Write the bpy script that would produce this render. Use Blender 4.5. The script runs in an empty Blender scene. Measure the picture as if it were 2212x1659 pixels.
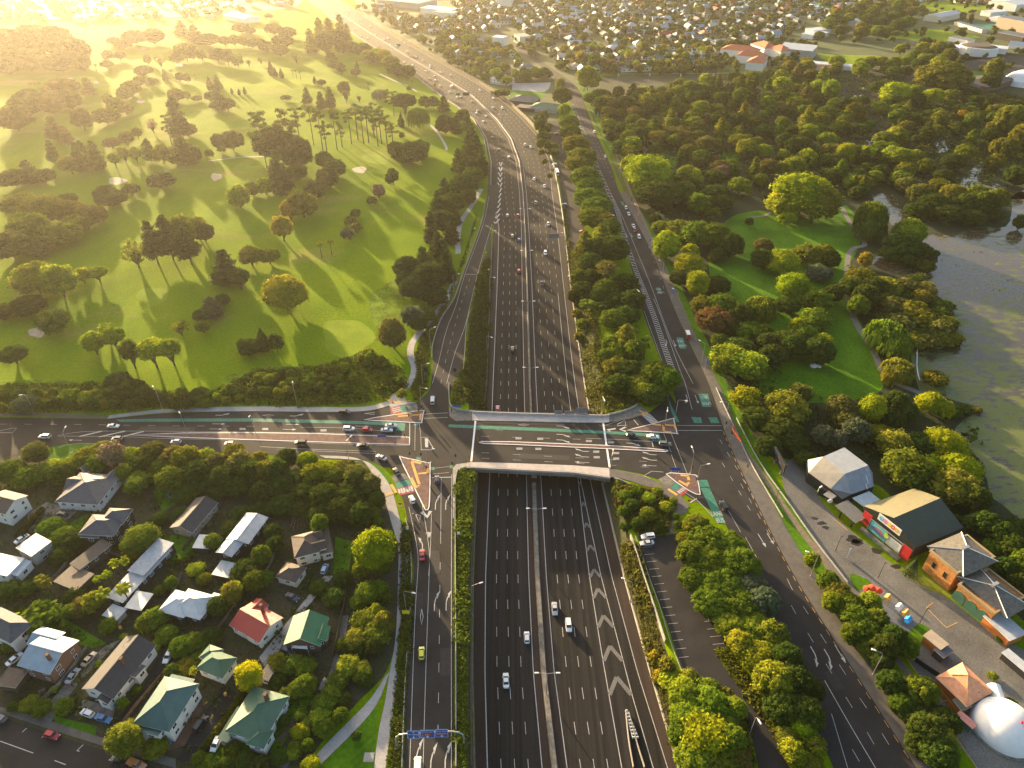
import bpy, bmesh, math, random
from mathutils import Vector, Matrix, noise, geometry
R = random.Random(11)
scene = bpy.context.scene
COL = scene.collection
rad = math.radians
# ---------------------------------------------------------------- camera model (measurements of the photo are on a 2212 x 1659 grid)
F, CX, CY, PITCH, HC = 1533.0, 1106.0, 829.5, rad(35.6), 180.0
SP, CP = math.sin(PITCH), math.cos(PITCH)
SUN_AZ, SUN_EL = rad(-31.5), rad(9)
def P(x, y, z=0.0):
    u, v = (x-CX)/F, (y-CY)/F
    t = (HC-z)/(SP+v*CP)
    return (u*t, t*(CP-v*SP))
def dep(x, y, z=0.0):
    return (HC-z)/(SP+(y-CY)/F*CP)
def proj(X, Y, Z=0.0):
    dz = Z-HC
    d = Y*CP-dz*SP
    return (CX+F*X/d, CY-F*(Y*SP+dz*CP)/d)
cam = bpy.data.objects.new('camera', bpy.data.cameras.new('camera'))
COL.objects.link(cam)
cam.location = (0, 0, HC)
cam.rotation_euler = (math.pi/2-PITCH, 0, 0)
cam.data.sensor_width = 36
cam.data.lens = F/2212*36
cam.data.clip_end = 6000
scene.camera = cam
# ---------------------------------------------------------------- objects
def tag(o, label=None, cat=None, group=None, kind=None):
    if label: o['label'] = label
    if cat: o['category'] = cat
    if group: o['group'] = group
    if kind: o['kind'] = kind
    return o
def empty(name, loc=(0, 0, 0), rz=0.0):
    o = bpy.data.objects.new(name, None)
    o.empty_display_size = 0.3
    o.location = loc
    o.rotation_euler = (0, 0, rz)
    COL.objects.link(o)
    return o
def link(name, mesh, parent=None, loc=(0, 0, 0), rz=0.0, scale=None, color=None):
    o = bpy.data.objects.new(name, mesh)
    o.location = loc
    o.rotation_euler = (0, 0, rz)
    if scale: o.scale = scale
    if color: o.color = (*color[:3], 1)
    if parent: o.parent = parent
    COL.objects.link(o)
    return o
KIDS = {}
def copy_thing(o, kids, loc, rz, color=None):
    c = o.copy()
    c.location = loc
    c.rotation_euler = (0, 0, rz)
    COL.objects.link(c)
    for k in kids:
        d = k.copy()
        d.parent = c
        if color and k.get('paint'): d.color = (*color, 1)
        COL.objects.link(d)
    return c
class MB:
    def __init__(s):
        s.v, s.f, s.m = [], [], []
    def poly(s, pts, m=0):
        n = len(s.v)
        s.v += [tuple(p) for p in pts]
        s.f.append(tuple(range(n, n+len(pts))))
        s.m.append(m)
    def box(s, c, d, rz=0.0, m=0, top=None):
        """centre of the base, size; top = (scale x, scale y) of the upper face"""
        cs, sn = math.cos(rz), math.sin(rz)
        n = len(s.v)
        for z, k in ((0, (1, 1)), (d[2], top or (1, 1))):
            for a, b in ((-1, -1), (1, -1), (1, 1), (-1, 1)):
                x, y = a*d[0]/2*k[0], b*d[1]/2*k[1]
                s.v.append((c[0]+x*cs-y*sn, c[1]+x*sn+y*cs, c[2]+z))
        for q in ((3, 2, 1, 0), (4, 5, 6, 7), (0, 1, 5, 4), (1, 2, 6, 5), (2, 3, 7, 6), (3, 0, 4, 7)):
            s.f.append(tuple(n+i for i in q)); s.m.append(m)
    def prism(s, pts, z0, z1, m=0, mtop=None):
        """pts: 2-D outline; z0/z1 numbers"""
        if sum(a[0]*b[1]-b[0]*a[1] for a, b in zip(pts, pts[1:]+pts[:1])) < 0: pts = pts[::-1]
        n, k = len(s.v), len(pts)
        s.v += [(p[0], p[1], z0) for p in pts]+[(p[0], p[1], z1) for p in pts]
        for i in range(k):
            j = (i+1) % k
            s.f.append((n+i, n+j, n+k+j, n+k+i)); s.m.append(m)
        s.f.append(tuple(range(n+k, n+2*k))); s.m.append(m if mtop is None else mtop)
        s.f.append(tuple(range(n+k-1, n-1, -1))); s.m.append(m)
    def tube(s, pts, rs, n=6, m=0, cap=True):
        pts = [Vector(p) for p in pts]
        if not hasattr(rs, '__len__'): rs = [rs]*len(pts)
        b = len(s.v)
        for i, p in enumerate(pts):
            d = (pts[min(i+1, len(pts)-1)]-pts[max(i-1, 0)]).normalized()
            a = Vector((1, 0, 0)) if abs(d.x) < .8 else Vector((0, 1, 0))
            e1 = d.cross(a).normalized(); e2 = d.cross(e1)
            for k in range(n):
                t = 2*math.pi*k/n
                s.v.append(tuple(p+(e1*math.cos(t)+e2*math.sin(t))*rs[i]))
        for i in range(len(pts)-1):
            for k in range(n):
                j = (k+1) % n
                s.f.append((b+i*n+k, b+i*n+j, b+(i+1)*n+j, b+(i+1)*n+k)); s.m.append(m)
        if cap:
            s.f.append(tuple(b+k for k in range(n-1, -1, -1))); s.m.append(m)
            e = b+(len(pts)-1)*n
            s.f.append(tuple(e+k for k in range(n))); s.m.append(m)
    def mesh(s, name, mats, smooth=False):
        me = bpy.data.meshes.new(name)
        me.from_pydata(s.v, [], s.f)
        for mt in (mats if isinstance(mats, (list, tuple)) else [mats]): me.materials.append(mt)
        me.polygons.foreach_set('material_index', s.m)
        if smooth: me.polygons.foreach_set('use_smooth', [True]*len(s.f))
        if any(len(f) > 4 for f in s.f):
            bm = bmesh.new(); bm.from_mesh(me)
            bmesh.ops.triangulate(bm, faces=[f for f in bm.faces if len(f.verts) > 4])
            bm.to_mesh(me); bm.free()
        me.update()
        return me
    def obj(s, name, mats, parent=None, loc=(0, 0, 0), rz=0.0, smooth=False):
        return link(name, s.mesh(name, mats, smooth), parent, loc, rz)
# ---------------------------------------------------------------- materials
MATS = {}
def nt(name):
    m = bpy.data.materials.new(name)
    m.use_nodes = True
    n = m.node_tree.nodes
    return m, n, m.node_tree.links, n['Principled BSDF']
def mat(name, col, rough=.85, var=.25, sc=.4, stretch=(1, 1, 1), col2=None, metal=0, fine=None, space='pos', spec=.3, rz=0):
    """noise-varied surface; col2 = a second colour it drifts to; fine = scale of a second, finer noise"""
    if name in MATS: return MATS[name]
    m, n, l, b = nt(name)
    b.inputs['Roughness'].default_value = rough
    b.inputs['Metallic'].default_value = metal
    b.inputs['Specular IOR Level'].default_value = spec
    if space == 'pos':
        g = n.new('ShaderNodeNewGeometry'); src = g.outputs['Position']
    else:
        g = n.new('ShaderNodeTexCoord'); src = g.outputs['Object']
    mp = n.new('ShaderNodeMapping'); mp.inputs['Scale'].default_value = stretch; mp.inputs['Rotation'].default_value = (0, 0, rz)
    l.new(src, mp.inputs['Vector'])
    nz = n.new('ShaderNodeTexNoise'); nz.inputs['Scale'].default_value = sc; nz.inputs['Detail'].default_value = 5; nz.inputs['Roughness'].default_value = .6
    l.new(mp.outputs['Vector'], nz.inputs['Vector'])
    cr = n.new('ShaderNodeValToRGB')
    c2 = col2 or tuple(min(1, c*(1+var)) for c in col)
    c1 = col if col2 else tuple(c*(1-var) for c in col)
    cr.color_ramp.elements[0].position = .35; cr.color_ramp.elements[0].color = (*c1, 1)
    cr.color_ramp.elements[1].position = .65; cr.color_ramp.elements[1].color = (*c2, 1)
    l.new(nz.outputs['Fac'], cr.inputs['Fac'])
    out = cr.outputs['Color']
    if fine:
        n2 = n.new('ShaderNodeTexNoise'); n2.inputs['Scale'].default_value = fine; n2.inputs['Detail'].default_value = 3
        l.new(src, n2.inputs['Vector'])
        mr = n.new('ShaderNodeMapRange'); mr.inputs[1].default_value = .3; mr.inputs[2].default_value = .7; mr.inputs[3].default_value = 1-var; mr.inputs[4].default_value = 1+var
        l.new(n2.outputs['Fac'], mr.inputs[0])
        mx = n.new('ShaderNodeMix'); mx.data_type = 'RGBA'; mx.blend_type = 'MULTIPLY'; mx.inputs[0].default_value = 1
        l.new(out, mx.inputs[6]); l.new(mr.outputs[0], mx.inputs[7]); out = mx.outputs[2]
    l.new(out, b.inputs['Base Color'])
    MATS[name] = m
    return m
def obmat(name, rough=.5, var=.12, sc=1.5, spec=.4, coat=0, wave=None, metal=0):
    """colour from the object's own colour, with wear; wave = (scale, axis) ribs as bump"""
    m, n, l, b = nt(name)
    b.inputs['Roughness'].default_value = rough
    b.inputs['Specular IOR Level'].default_value = spec
    b.inputs['Coat Weight'].default_value = coat
    b.inputs['Metallic'].default_value = metal
    oi = n.new('ShaderNodeObjectInfo'); tc = n.new('ShaderNodeTexCoord')
    nz = n.new('ShaderNodeTexNoise'); nz.inputs['Scale'].default_value = sc; nz.inputs['Detail'].default_value = 6; nz.inputs['Roughness'].default_value = .65
    l.new(tc.outputs['Object'], nz.inputs['Vector'])
    mr = n.new('ShaderNodeMapRange'); mr.inputs[1].default_value = .3; mr.inputs[2].default_value = .7; mr.inputs[3].default_value = 1-var; mr.inputs[4].default_value = 1+var
    l.new(nz.outputs['Fac'], mr.inputs[0])
    mx = n.new('ShaderNodeMix'); mx.data_type = 'RGBA'; mx.blend_type = 'MULTIPLY'; mx.inputs[0].default_value = 1
    l.new(oi.outputs['Color'], mx.inputs[6]); l.new(mr.outputs[0], mx.inputs[7])
    l.new(mx.outputs[2], b.inputs['Base Color'])
    if wave:
        w = n.new('ShaderNodeTexWave'); w.bands_direction = wave[1]; w.inputs['Scale'].default_value = wave[0]; w.inputs['Distortion'].default_value = 0
        l.new(tc.outputs['Object'], w.inputs['Vector'])
        bp = n.new('ShaderNodeBump'); bp.inputs['Strength'].default_value = .6; bp.inputs['Distance'].default_value = .06
        l.new(w.outputs['Fac'], bp.inputs['Height']); l.new(bp.outputs['Normal'], b.inputs['Normal'])
    return m
def leafmat(name, tr=.45):
    m, n, l, b = nt(name)
    n.remove(b)
    out = n['Material Output']
    oi = n.new('ShaderNodeObjectInfo'); at = n.new('ShaderNodeAttribute'); at.attribute_name = 'tint'
    mr = n.new('ShaderNodeMapRange'); mr.inputs[3].default_value = .45; mr.inputs[4].default_value = 1.55
    l.new(at.outputs['Fac'], mr.inputs[0])
    mx = n.new('ShaderNodeMix'); mx.data_type = 'RGBA'; mx.blend_type = 'MULTIPLY'; mx.inputs[0].default_value = 1
    l.new(oi.outputs['Color'], mx.inputs[6]); l.new(mr.outputs[0], mx.inputs[7])
    hs = n.new('ShaderNodeHueSaturation')
    h = n.new('ShaderNodeMapRange'); h.inputs[3].default_value = .515; h.inputs[4].default_value = .475
    l.new(at.outputs['Fac'], h.inputs[0]); l.new(h.outputs[0], hs.inputs['Hue']); l.new(mx.outputs[2], hs.inputs['Color'])
    d = n.new('ShaderNodeBsdfDiffuse'); t = n.new('ShaderNodeBsdfTranslucent'); ms = n.new('ShaderNodeMixShader')
    ms.inputs[0].default_value = tr
    l.new(hs.outputs['Color'], d.inputs['Color']); l.new(hs.outputs['Color'], t.inputs['Color'])
    l.new(d.outputs[0], ms.inputs[1]); l.new(t.outputs[0], ms.inputs[2]); l.new(ms.outputs[0], out.inputs['Surface'])
    return m
LEAF = leafmat('leaves')
BARK = mat('bark', (.09, .065, .045), var=.35, sc=3, space='obj')
ASPH = mat('asphalt', (.026, .0235, .0235), spec=.2, rough=.85, var=.22, sc=.12, fine=6)
ASPHM = mat('asphalt_motorway', (.021, .019, .0185), rough=.85, var=.4, sc=.75, stretch=(1, .012, 1), fine=5, spec=.12)
SHOUL = mat('chip_seal_shoulder', (.036, .0235, .019), rough=.9, var=.25, sc=.6, stretch=(1, .04, 1), fine=4)
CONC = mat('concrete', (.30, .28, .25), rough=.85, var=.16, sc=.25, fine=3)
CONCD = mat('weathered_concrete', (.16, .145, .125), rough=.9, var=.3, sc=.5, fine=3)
PATHC = mat('path_concrete', (.34, .315, .295), rough=.85, var=.12, sc=.2, fine=2)
WHITE = mat('road_paint_white', (.40, .39, .38), rough=.6, var=.2, sc=2)
WORN = mat('worn_road_paint', (.13, .125, .12), rough=.7, var=.3, sc=3)
GREENP = mat('green_lane_paint', (.035, .17, .12), rough=.75, var=.2, sc=.8, fine=5)
REDP = mat('red_crossing_paint', (.26, .035, .045), rough=.75, var=.2, sc=1)
YELP = mat('yellow_tactile', (.62, .33, .09), rough=.8, var=.15, sc=2)
ISLE = mat('red_island_paving', (.13, .072, .062), rough=.85, var=.25, sc=.5, fine=4)
STEEL = mat('galvanised_steel', (.38, .38, .38), rough=.45, var=.12, sc=1, metal=.5)
DARK = mat('dark_plastic', (.02, .02, .02), rough=.5, var=.2)
YEL = mat('yellow_pole', (.5, .26, .02), rough=.5, var=.1)
BLUES = mat('blue_sign_face', (.012, .075, .36), rough=.4, var=.06)
GLASS = mat('window_glass', (.018, .02, .024), rough=.12, var=.3, spec=.6)
WHITEW = mat('white_paint', (.72, .71, .69), rough=.6, var=.06, sc=.8)
TIMB = mat('weathered_timber', (.12, .085, .06), rough=.85, var=.3, sc=1.5)
REDS = mat('red_sign_face', (.5, .03, .03), rough=.5, var=.08)
LAMP = mat('lamp_glass', (.75, .74, .7), rough=.3, var=.05)
# ---------------------------------------------------------------- land: motorway cutting, ground sheet
def lerp(tab, x):
    if x <= tab[0][0]:
        (a, p), (b, q) = tab[0], tab[1]
    elif x >= tab[-1][0]:
        (a, p), (b, q) = tab[-2], tab[-1]
    else:
        for (a, p), (b, q) in zip(tab, tab[1:]):
            if x <= b: break
    return p+(q-p)*(x-a)/(b-a)
def zm(Y):
    return -7.0 if Y < 285 else (0.0 if Y > 410 else -7.0*(410-Y)/125)
def Pm(x, y):
    z = -3.0
    for _ in range(12): z = zm(P(x, y, z)[1])
    return P(x, y, z)
# rows of the motorway on the photo grid: y, left base, left line, median left, median right, right line, right base
MW = [(1659, 1028, 1053, 1171, 1225, 1442, 1463), (1452, 1023, 1047.5, 1152, 1197, 1377, 1402), (1244, 1024, 1049, 1142, 1180, 1321, 1345),
      (1024, 1033, 1058, 1137, 1168, 1272, 1294), (829, 1053, 1065, 1132, 1158, 1242, 1261), (615, 1060, 1074, 1128, 1149, 1217, 1231),
      (490, 1066, 1078, 1126, 1142, 1203, 1217), (415, 1054, 1060, 1122, 1137, 1192, 1206), (350, 1056, 1061, 1115, 1129, 1187, 1193),
      (300, 1047, 1051, 1098, 1110, 1165, 1171), (260, 1025, 1029, 1070, 1079, 1130, 1135), (230, 986, 989, 1040, 1047, 1099, 1103),
      (207, 952, 955, 1016, 1022, 1069, 1073), (180, 915, 918, 974, 980, 1029, 1033), (150, 877, 880, 924, 930, 975, 978),
      (120, 838, 841, 873, 878, 923, 926), (90, 788, 791, 826, 831, 870, 873), (60, 742, 745, 779, 783, 820, 823), (30, 704, 706, 735, 739, 780, 783),
      (2, 665, 667, 695, 698, 735, 738), (-25, 630, 632, 658, 661, 697, 700), (-45, 600, 602, 627, 630, 665, 668)]
ED = [[] for _ in range(6)]
for r in MW:
    for k in range(6):
        X, Y = Pm(r[k+1], r[0])
        ED[k].append((Y, X))
for e in ED: e.sort()
def edge(k, Y): return lerp(ED[k], Y)
TL = sorted((P(x, y)[1], P(x, y)[0]) for x, y in ((1007, 1659), (1007, 1450), (1008, 1244), (1024, 1024), (1022, 950), (1006, 829), (1010, 775), (1013, 710), (1038, 595), (1052, 530)))
TR = sorted((P(x, y)[1], P(x, y)[0]) for x, y in ((1505, 1659), (1470, 1500), (1436, 1392), (1384, 1244), (1352, 1130), (1328, 1024), (1297, 829), (1262, 615), (1240, 535), (1222, 450)))
def cut(Y):
    """x of the cutting at this Y: top left, base left, base right, top right"""
    bl, br = edge(0, Y), edge(5, Y)
    if zm(Y) >= 0: return bl-2, bl-.3, br+.3, br+2
    tl, tr = lerp(TL, Y), lerp(TR, Y)
    return min(tl, bl-.8), bl-.3, br+.3, max(tr, br+.8)
def golf(X, Y):
    a, b, c, d = cut(Y)
    x0 = a-45
    if Y < 235 or X > x0: return 0.0
    w = min(1, (x0-X)/40)*min(1, (Y-235)/30)
    return w*(noise.noise((X*.016, Y*.016, 3.1))*1.3+noise.noise((X*.04, Y*.04, 7.7))*.5)
def h(X, Y):
    a, b, c, d = cut(Y)
    z = zm(Y)
    if X < a: return golf(X, Y)
    if X < b: return z*(X-a)/(b-a)
    if X <= c: return z
    if X < d: return z*(d-X)/(d-c)
    return 0.0
def W(x, y, dz=0.0):
    z = 0.0
    for _ in range(8):
        X, Y = P(x, y, z)
        z = h(X, Y)
    return Vector((X, Y, z+dz))
ground_mat, n_, l_, b_ = nt('meadow_grass')
b_.inputs['Roughness'].default_value = .95; b_.inputs['Specular IOR Level'].default_value = .02
g_ = n_.new('ShaderNodeNewGeometry')
def nz_(sc, det=5, st=(1, 1, 1)):
    mp = n_.new('ShaderNodeMapping'); mp.inputs['Scale'].default_value = st; l_.new(g_.outputs['Position'], mp.inputs['Vector'])
    q = n_.new('ShaderNodeTexNoise'); q.inputs['Scale'].default_value = sc; q.inputs['Detail'].default_value = det; q.inputs['Roughness'].default_value = .6
    l_.new(mp.outputs[0], q.inputs['Vector']); return q.outputs['Fac']
def ramp_(f, stops):
    c = n_.new('ShaderNodeValToRGB')
    c.color_ramp.elements[0].position, c.color_ramp.elements[0].color = stops[0][0], (*stops[0][1], 1)
    c.color_ramp.elements[1].position, c.color_ramp.elements[1].color = stops[1][0], (*stops[1][1], 1)
    l_.new(f, c.inputs[0]); return c.outputs[0]
def mixc_(f, a, b, mode='MIX'):
    q = n_.new('ShaderNodeMix'); q.data_type = 'RGBA'; q.blend_type = mode
    if isinstance(f, float): q.inputs[0].default_value = f
    else: l_.new(f, q.inputs[0])
    l_.new(a, q.inputs[6]); l_.new(b, q.inputs[7]); return q.outputs[2]
c_ = ramp_(nz_(.03, 6, (1, .6, 1)), [(.35, (.100, .175, .0005)), (.68, (.170, .235, .001))])
dry = ramp_(nz_(.018, 6, (.7, 1.2, 1)), [(.56, (0, 0, 0)), (.72, (.8, .8, .8))])
dc = ramp_(nz_(.3, 3), [(.3, (.24, .20, .05)), (.7, (.30, .23, .08))])
c_ = mixc_(dry, c_, dc)
c_ = mixc_(.75, c_, ramp_(nz_(.9, 5), [(.3, (.6, .6, .6)), (.7, (1.25, 1.25, 1.25))]), 'MULTIPLY')
l_.new(c_, b_.inputs['Base Color'])
GRASS = ground_mat
LAWN = mat('park_lawn', (.065, .15, .004), rough=.95, var=.25, sc=.06, fine=.8, spec=.1)
GREENG = mat('putting_green', (.17, .235, .01), rough=.95, var=.12, sc=.1, fine=1, spec=.05)
ROUGHG = mat('long_grass', (.10, .155, .004), rough=.95, var=.35, sc=.15, fine=1.2, spec=.05)
SAND = mat('bunker_sand', (.42, .33, .24), rough=.95, var=.12, sc=.3)
BANK = mat('bank_earth', (.062, .05, .022), rough=.95, var=.4, sc=.25, col2=(.035, .045, .012), fine=1.5)
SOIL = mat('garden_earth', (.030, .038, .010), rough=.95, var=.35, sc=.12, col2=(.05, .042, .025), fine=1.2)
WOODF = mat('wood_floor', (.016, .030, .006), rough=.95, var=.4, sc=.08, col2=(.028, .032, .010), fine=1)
SUBG = mat('suburb_ground', (.04, .07, .012), rough=.95, var=.3, sc=.06, col2=(.075, .088, .03), fine=.8)
mb = MB()
rows = []
Y = -160.0
while Y < 2300:
    rows.append(Y)
    Y += 4 if 60 < Y < 480 else (8 if Y < 900 else 25)
NL, NR = 110, 60
for Y in rows:
    a, b, c, d = cut(Y)
    xs = [a-(a+1900)*(1-i/NL)**1.7 for i in range(NL)]+[a, b, c, d]+[d+(1900-d)*((i+1)/NR)**1.7 for i in range(NR)]
    mb.v += [(x, Y, h(x, Y)) for x in xs]
NC = NL+4+NR
for i in range(len(rows)-1):
    for j in range(NC-1):
        mb.f.append((i*NC+j, i*NC+j+1, (i+1)*NC+j+1, (i+1)*NC+j))
        mb.m.append(1 if j in (NL, NL+2) and zm(rows[i]) < 0 else 0)
tag(mb.obj('ground', [GRASS, BANK], smooth=True), kind='structure')
# ---------------------------------------------------------------- sheets and ribbons
def sm(pts, k=6):
    """smooth a polyline (Catmull-Rom) of 2-D points"""
    out = []
    n = len(pts)
    for i in range(n-1):
        p0, p1, p2, p3 = pts[max(i-1, 0)], pts[i], pts[i+1], pts[min(i+2, n-1)]
        for j in range(k):
            t = j/k
            out.append(tuple(.5*(2*b+(c-a)*t+(2*a-5*b+4*c-d)*t*t+(3*b-a-3*c+d)*t**3) for a, b, c, d in zip(p0, p1, p2, p3)))
    return out+[tuple(pts[-1])]
def sheet(name, pts, dz, m, mbx=None, mi=0):
    q = mbx or MB()
    w = [P(x, y) for x, y in pts]
    if sum(a[0]*b[1]-b[0]*a[1] for a, b in zip(w, w[1:]+w[:1])) < 0: w = w[::-1]
    q.poly([(x, y, dz) for x, y in w], mi)
    if mbx is None: return tag(q.obj(name, m), kind='structure')
def closed(pts, k=5):
    n = len(pts)
    return sm([pts[-1]]+pts+[pts[0], pts[1]], k)[k:-k-1]
def disc(name, cx, cy, rx, ry, dz, m, rot=0.0, kind='structure'):
    """a draped oval: radii on the photo grid"""
    q = MB(); N = 22
    q.v.append(tuple(W(cx, cy, dz)))
    for r in (.35, .7, 1):
        for i in range(N):
            t = 2*math.pi*i/N
            k = r*(1+.10*math.sin(3*t+cx)+.06*math.sin(5*t+cy)) if r == 1 else r
            q.v.append(tuple(W(cx+rx*k*math.cos(t), cy+ry*k*math.sin(t)+rot*rx*k*math.cos(t), dz)))
    for i in range(N):
        j = (i+1) % N
        q.f.append((0, 1+j, 1+i)); q.m.append(0)
        for r in (0, 1):
            q.f.append((1+r*N+i, 1+r*N+j, 1+(r+1)*N+j, 1+(r+1)*N+i)); q.m.append(0)
    return tag(q.obj(name, m, smooth=True), kind=kind)
def strip(q, pw, wd, m=0):
    """pw: world points; flat ribbon of width wd"""
    pw = [Vector(p) for p in pw]
    n = len(q.v)
    for i, p in enumerate(pw):
        d = pw[min(i+1, len(pw)-1)]-pw[max(i-1, 0)]
        s = Vector((-d.y, d.x, 0)).normalized()*wd/2
        q.v += [tuple(p-s), tuple(p+s)]
    for i in range(len(pw)-1):
        q.f.append((n+2*i, n+2*i+2, n+2*i+3, n+2*i+1) if False else (n+2*i+1, n+2*i, n+2*i+2, n+2*i+3)); q.m.append(m)
def walk(pw, step):
    """points along a world polyline every step metres"""
    out, acc = [pw[0].copy()], 0.0
    for a, b in zip(pw, pw[1:]):
        L = (b-a).length
        s = step-acc
        while s <= L:
            out.append(a+(b-a)*(s/L)); s += step
        acc = (acc+L) % step
    return out
def line(q, pts, wd, dz=.075, m=0, dash=None, k=4, flat=False):
    pts = sm(pts, k) if len(pts) > 2 else [(pts[0][0]+(pts[1][0]-pts[0][0])*i/8, pts[0][1]+(pts[1][1]-pts[0][1])*i/8) for i in range(9)]
    pw = [Vector((*P(*p), dz)) for p in pts] if flat else [W(*p, dz) for p in pts]
    if not dash:
        strip(q, pw, wd, m); return
    on, off = dash
    fine = walk(pw, .5)
    n_on, n_all = int(on/.5), int((on+off)/.5)
    for i in range(0, len(fine)-n_on, n_all):
        strip(q, [fine[i], fine[i+n_on//2], fine[i+n_on]], wd, m)
PN = [0]
def path(name, pts, wd, m, dz=.04, kind='structure', k=6):
    PN[0] += 1; dz += .0025*(PN[0] % 12)
    q = MB()
    strip(q, [W(*p, dz) for p in sm(pts, k)], wd)
    return tag(q.obj(name, m), kind=kind)
def ribbon2(name, L_, R_, dz, m, k=6):
    """paved band between two edge polylines given with equally many points"""
    q = MB()
    a, b = [W(*p, dz) for p in sm(L_, k)], [W(*p, dz) for p in sm(R_, k)]
    q.v = [tuple(v) for pr in zip(a, b) for v in pr]
    q.f = [(2*i, 2*i+1, 2*i+3, 2*i+2) for i in range(len(a)-1)]
    q.m = [0]*len(q.f)
    return tag(q.obj(name, m), kind='structure')
# ---- ground covers
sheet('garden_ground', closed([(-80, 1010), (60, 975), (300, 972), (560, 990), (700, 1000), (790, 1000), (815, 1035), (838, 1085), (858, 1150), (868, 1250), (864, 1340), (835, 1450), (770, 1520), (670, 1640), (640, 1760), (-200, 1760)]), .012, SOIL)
sheet('suburb_ground', [(738, -45), (2700, -45), (2700, 80), (2250, 120), (1800, 150), (1500, 158), (1290, 158), (1230, 205), (1205, 255), (1176, 300), (1106, 232), (928, 117), (780, 26)], .012, SUBG)
sheet('suburb_ground', [(-500, -45), (590, -45), (655, 3), (640, 18), (560, 28), (400, 38), (200, 42), (-500, 50)], .9, SUBG)
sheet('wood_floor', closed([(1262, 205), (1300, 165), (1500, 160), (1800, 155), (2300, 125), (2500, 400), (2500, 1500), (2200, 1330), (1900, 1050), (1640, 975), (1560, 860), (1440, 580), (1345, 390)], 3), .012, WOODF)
sheet('park_lawn', closed([(1565, 480), (1640, 455), (1730, 470), (1800, 455), (1830, 445), (1862, 500), (1850, 545), (1830, 580), (1835, 640), (1870, 720), (1905, 800), (1895, 850), (1780, 870), (1640, 850), (1600, 740), (1560, 660), (1530, 570)], 4), .03, LAWN)
sheet('park_lawn', closed([(1395, 335), (1430, 330), (1462, 345), (1455, 362), (1410, 362)]), .03, LAWN)
sheet('park_lawn', closed([(1560, 330), (1600, 332), (1585, 350), (1545, 348)]), .03, LAWN)
sheet('park_lawn', closed([(1255, 192), (1285, 196), (1282, 212), (1262, 210)]), .03, LAWN)
sheet('sports_field', [(1765, 117), (1895, 120), (1905, 141), (1830, 143), (1790, 139)], .03, GREENG)
sheet('sports_field', closed([(1915, 82), (1990, 62), (2100, 75), (2110, 82), (2030, 90), (1960, 84)]), .03, GREENG)
sheet('sports_field', closed([(1983, 12), (2020, 3), (2140, 10), (2130, 22), (2060, 28), (2000, 24)]), .03, GREENG)
sheet('hockey_turf', [(2075, 50), (2150, 52), (2160, 64), (2090, 62)], .035, GREENP)
sheet('park_lawn', closed([(2040, 160), (2060, 145), (2130, 158), (2100, 168), (2050, 172)]), .03, LAWN)
sheet('park_lawn', closed([(1090, 197), (1150, 196), (1180, 200), (1160, 217), (1120, 220), (1095, 208)]), .03, LAWN)
sheet('verge_grass', [(1240, 170), (1256, 195), (1278, 240), (1303, 300), (1331, 362), (1348, 415), (1416, 540), (1466, 665), (1541, 829), (1580, 925), (1640, 1040), (1720, 1190), (1850, 1340), (1880, 1330), (1770, 1190), (1680, 1040), (1620, 930), (1572, 829), (1492, 665), (1436, 540), (1360, 415), (1318, 300), (1290, 240), (1268, 195)], .02, LAWN)
path('tramway_track', [(1300, 245), (1352, 390), (1418, 540), (1445, 600), (1482, 690), (1571, 904), (1606, 970), (1659, 1042), (1715, 1125), (1779, 1210), (1850, 1310), (1920, 1400), (2010, 1520), (2120, 1659)], 2.2, mat('track_ballast', (.17, .13, .09), var=.25, sc=.8), dz=.035)
# ---- golf course features
for c in ((750, 730, 55, 42), (540, 362, 34, 14), (815, 342, 30, 13), (330, 640, 34, 20), (175, 175, 40, 10)): disc('putting_green', *c, .06, GREENG)
for c in ((777, 367, 15, 7), (467, 382, 12, 8), (253, 391, 20, 8), (80, 718, 18, 11), (310, 104, 8, 3), (388, 141, 8, 3), (304, 220, 10, 3), (150, 171, 8, 3), (207, 178, 7, 3), (455, 40, 8, 2)): disc('sand_bunker', *c, .09, SAND)
disc('long_grass', 110, 845, 175, 26, .1, ROUGHG); disc('long_grass', 640, 815, 150, 22, .1, ROUGHG); disc('long_grass', 840, 668, 40, 60, .1, ROUGHG)
path('golf_path', [(900, 250), (935, 275), (960, 310), (965, 325)], 2.0, PATHC, .1)
path('golf_path', [(450, 348), (520, 340), (570, 338), (640, 330)], 1.6, PATHC, .1)
path('golf_path', [(820, 160), (860, 178), (880, 185), (900, 198)], 1.8, PATHC, .1)
path('cycle_path', [(1040, 408), (1030, 425), (1015, 450), (998, 475), (989, 510), (990, 548)], 3.2, PATHC)
path('cycle_path', [(985, 600), (972, 630), (955, 660), (930, 692), (908, 716), (890, 742), (887, 768), (895, 790), (893, 812), (880, 833), (862, 850), (848, 862)], 3.2, PATHC)
path('park_path', [(1815, 440), (1830, 470), (1850, 500), (1868, 528), (1845, 536), (1833, 552), (1830, 580), (1828, 620), (1835, 655), (1850, 700), (1885, 755), (1905, 800), (1930, 825), (1990, 850)], 3.0, mat('park_path_asphalt', (.17, .15, .13), var=.15))
path('park_path', [(1615, 470), (1650, 466), (1665, 458)], 2.0, MATS['park_path_asphalt'])
path('dirt_path', [(1283, 705), (1290, 750), (1300, 800), (1318, 830)], 2.6, mat('red_earth', (.10, .055, .035), var=.2))
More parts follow.
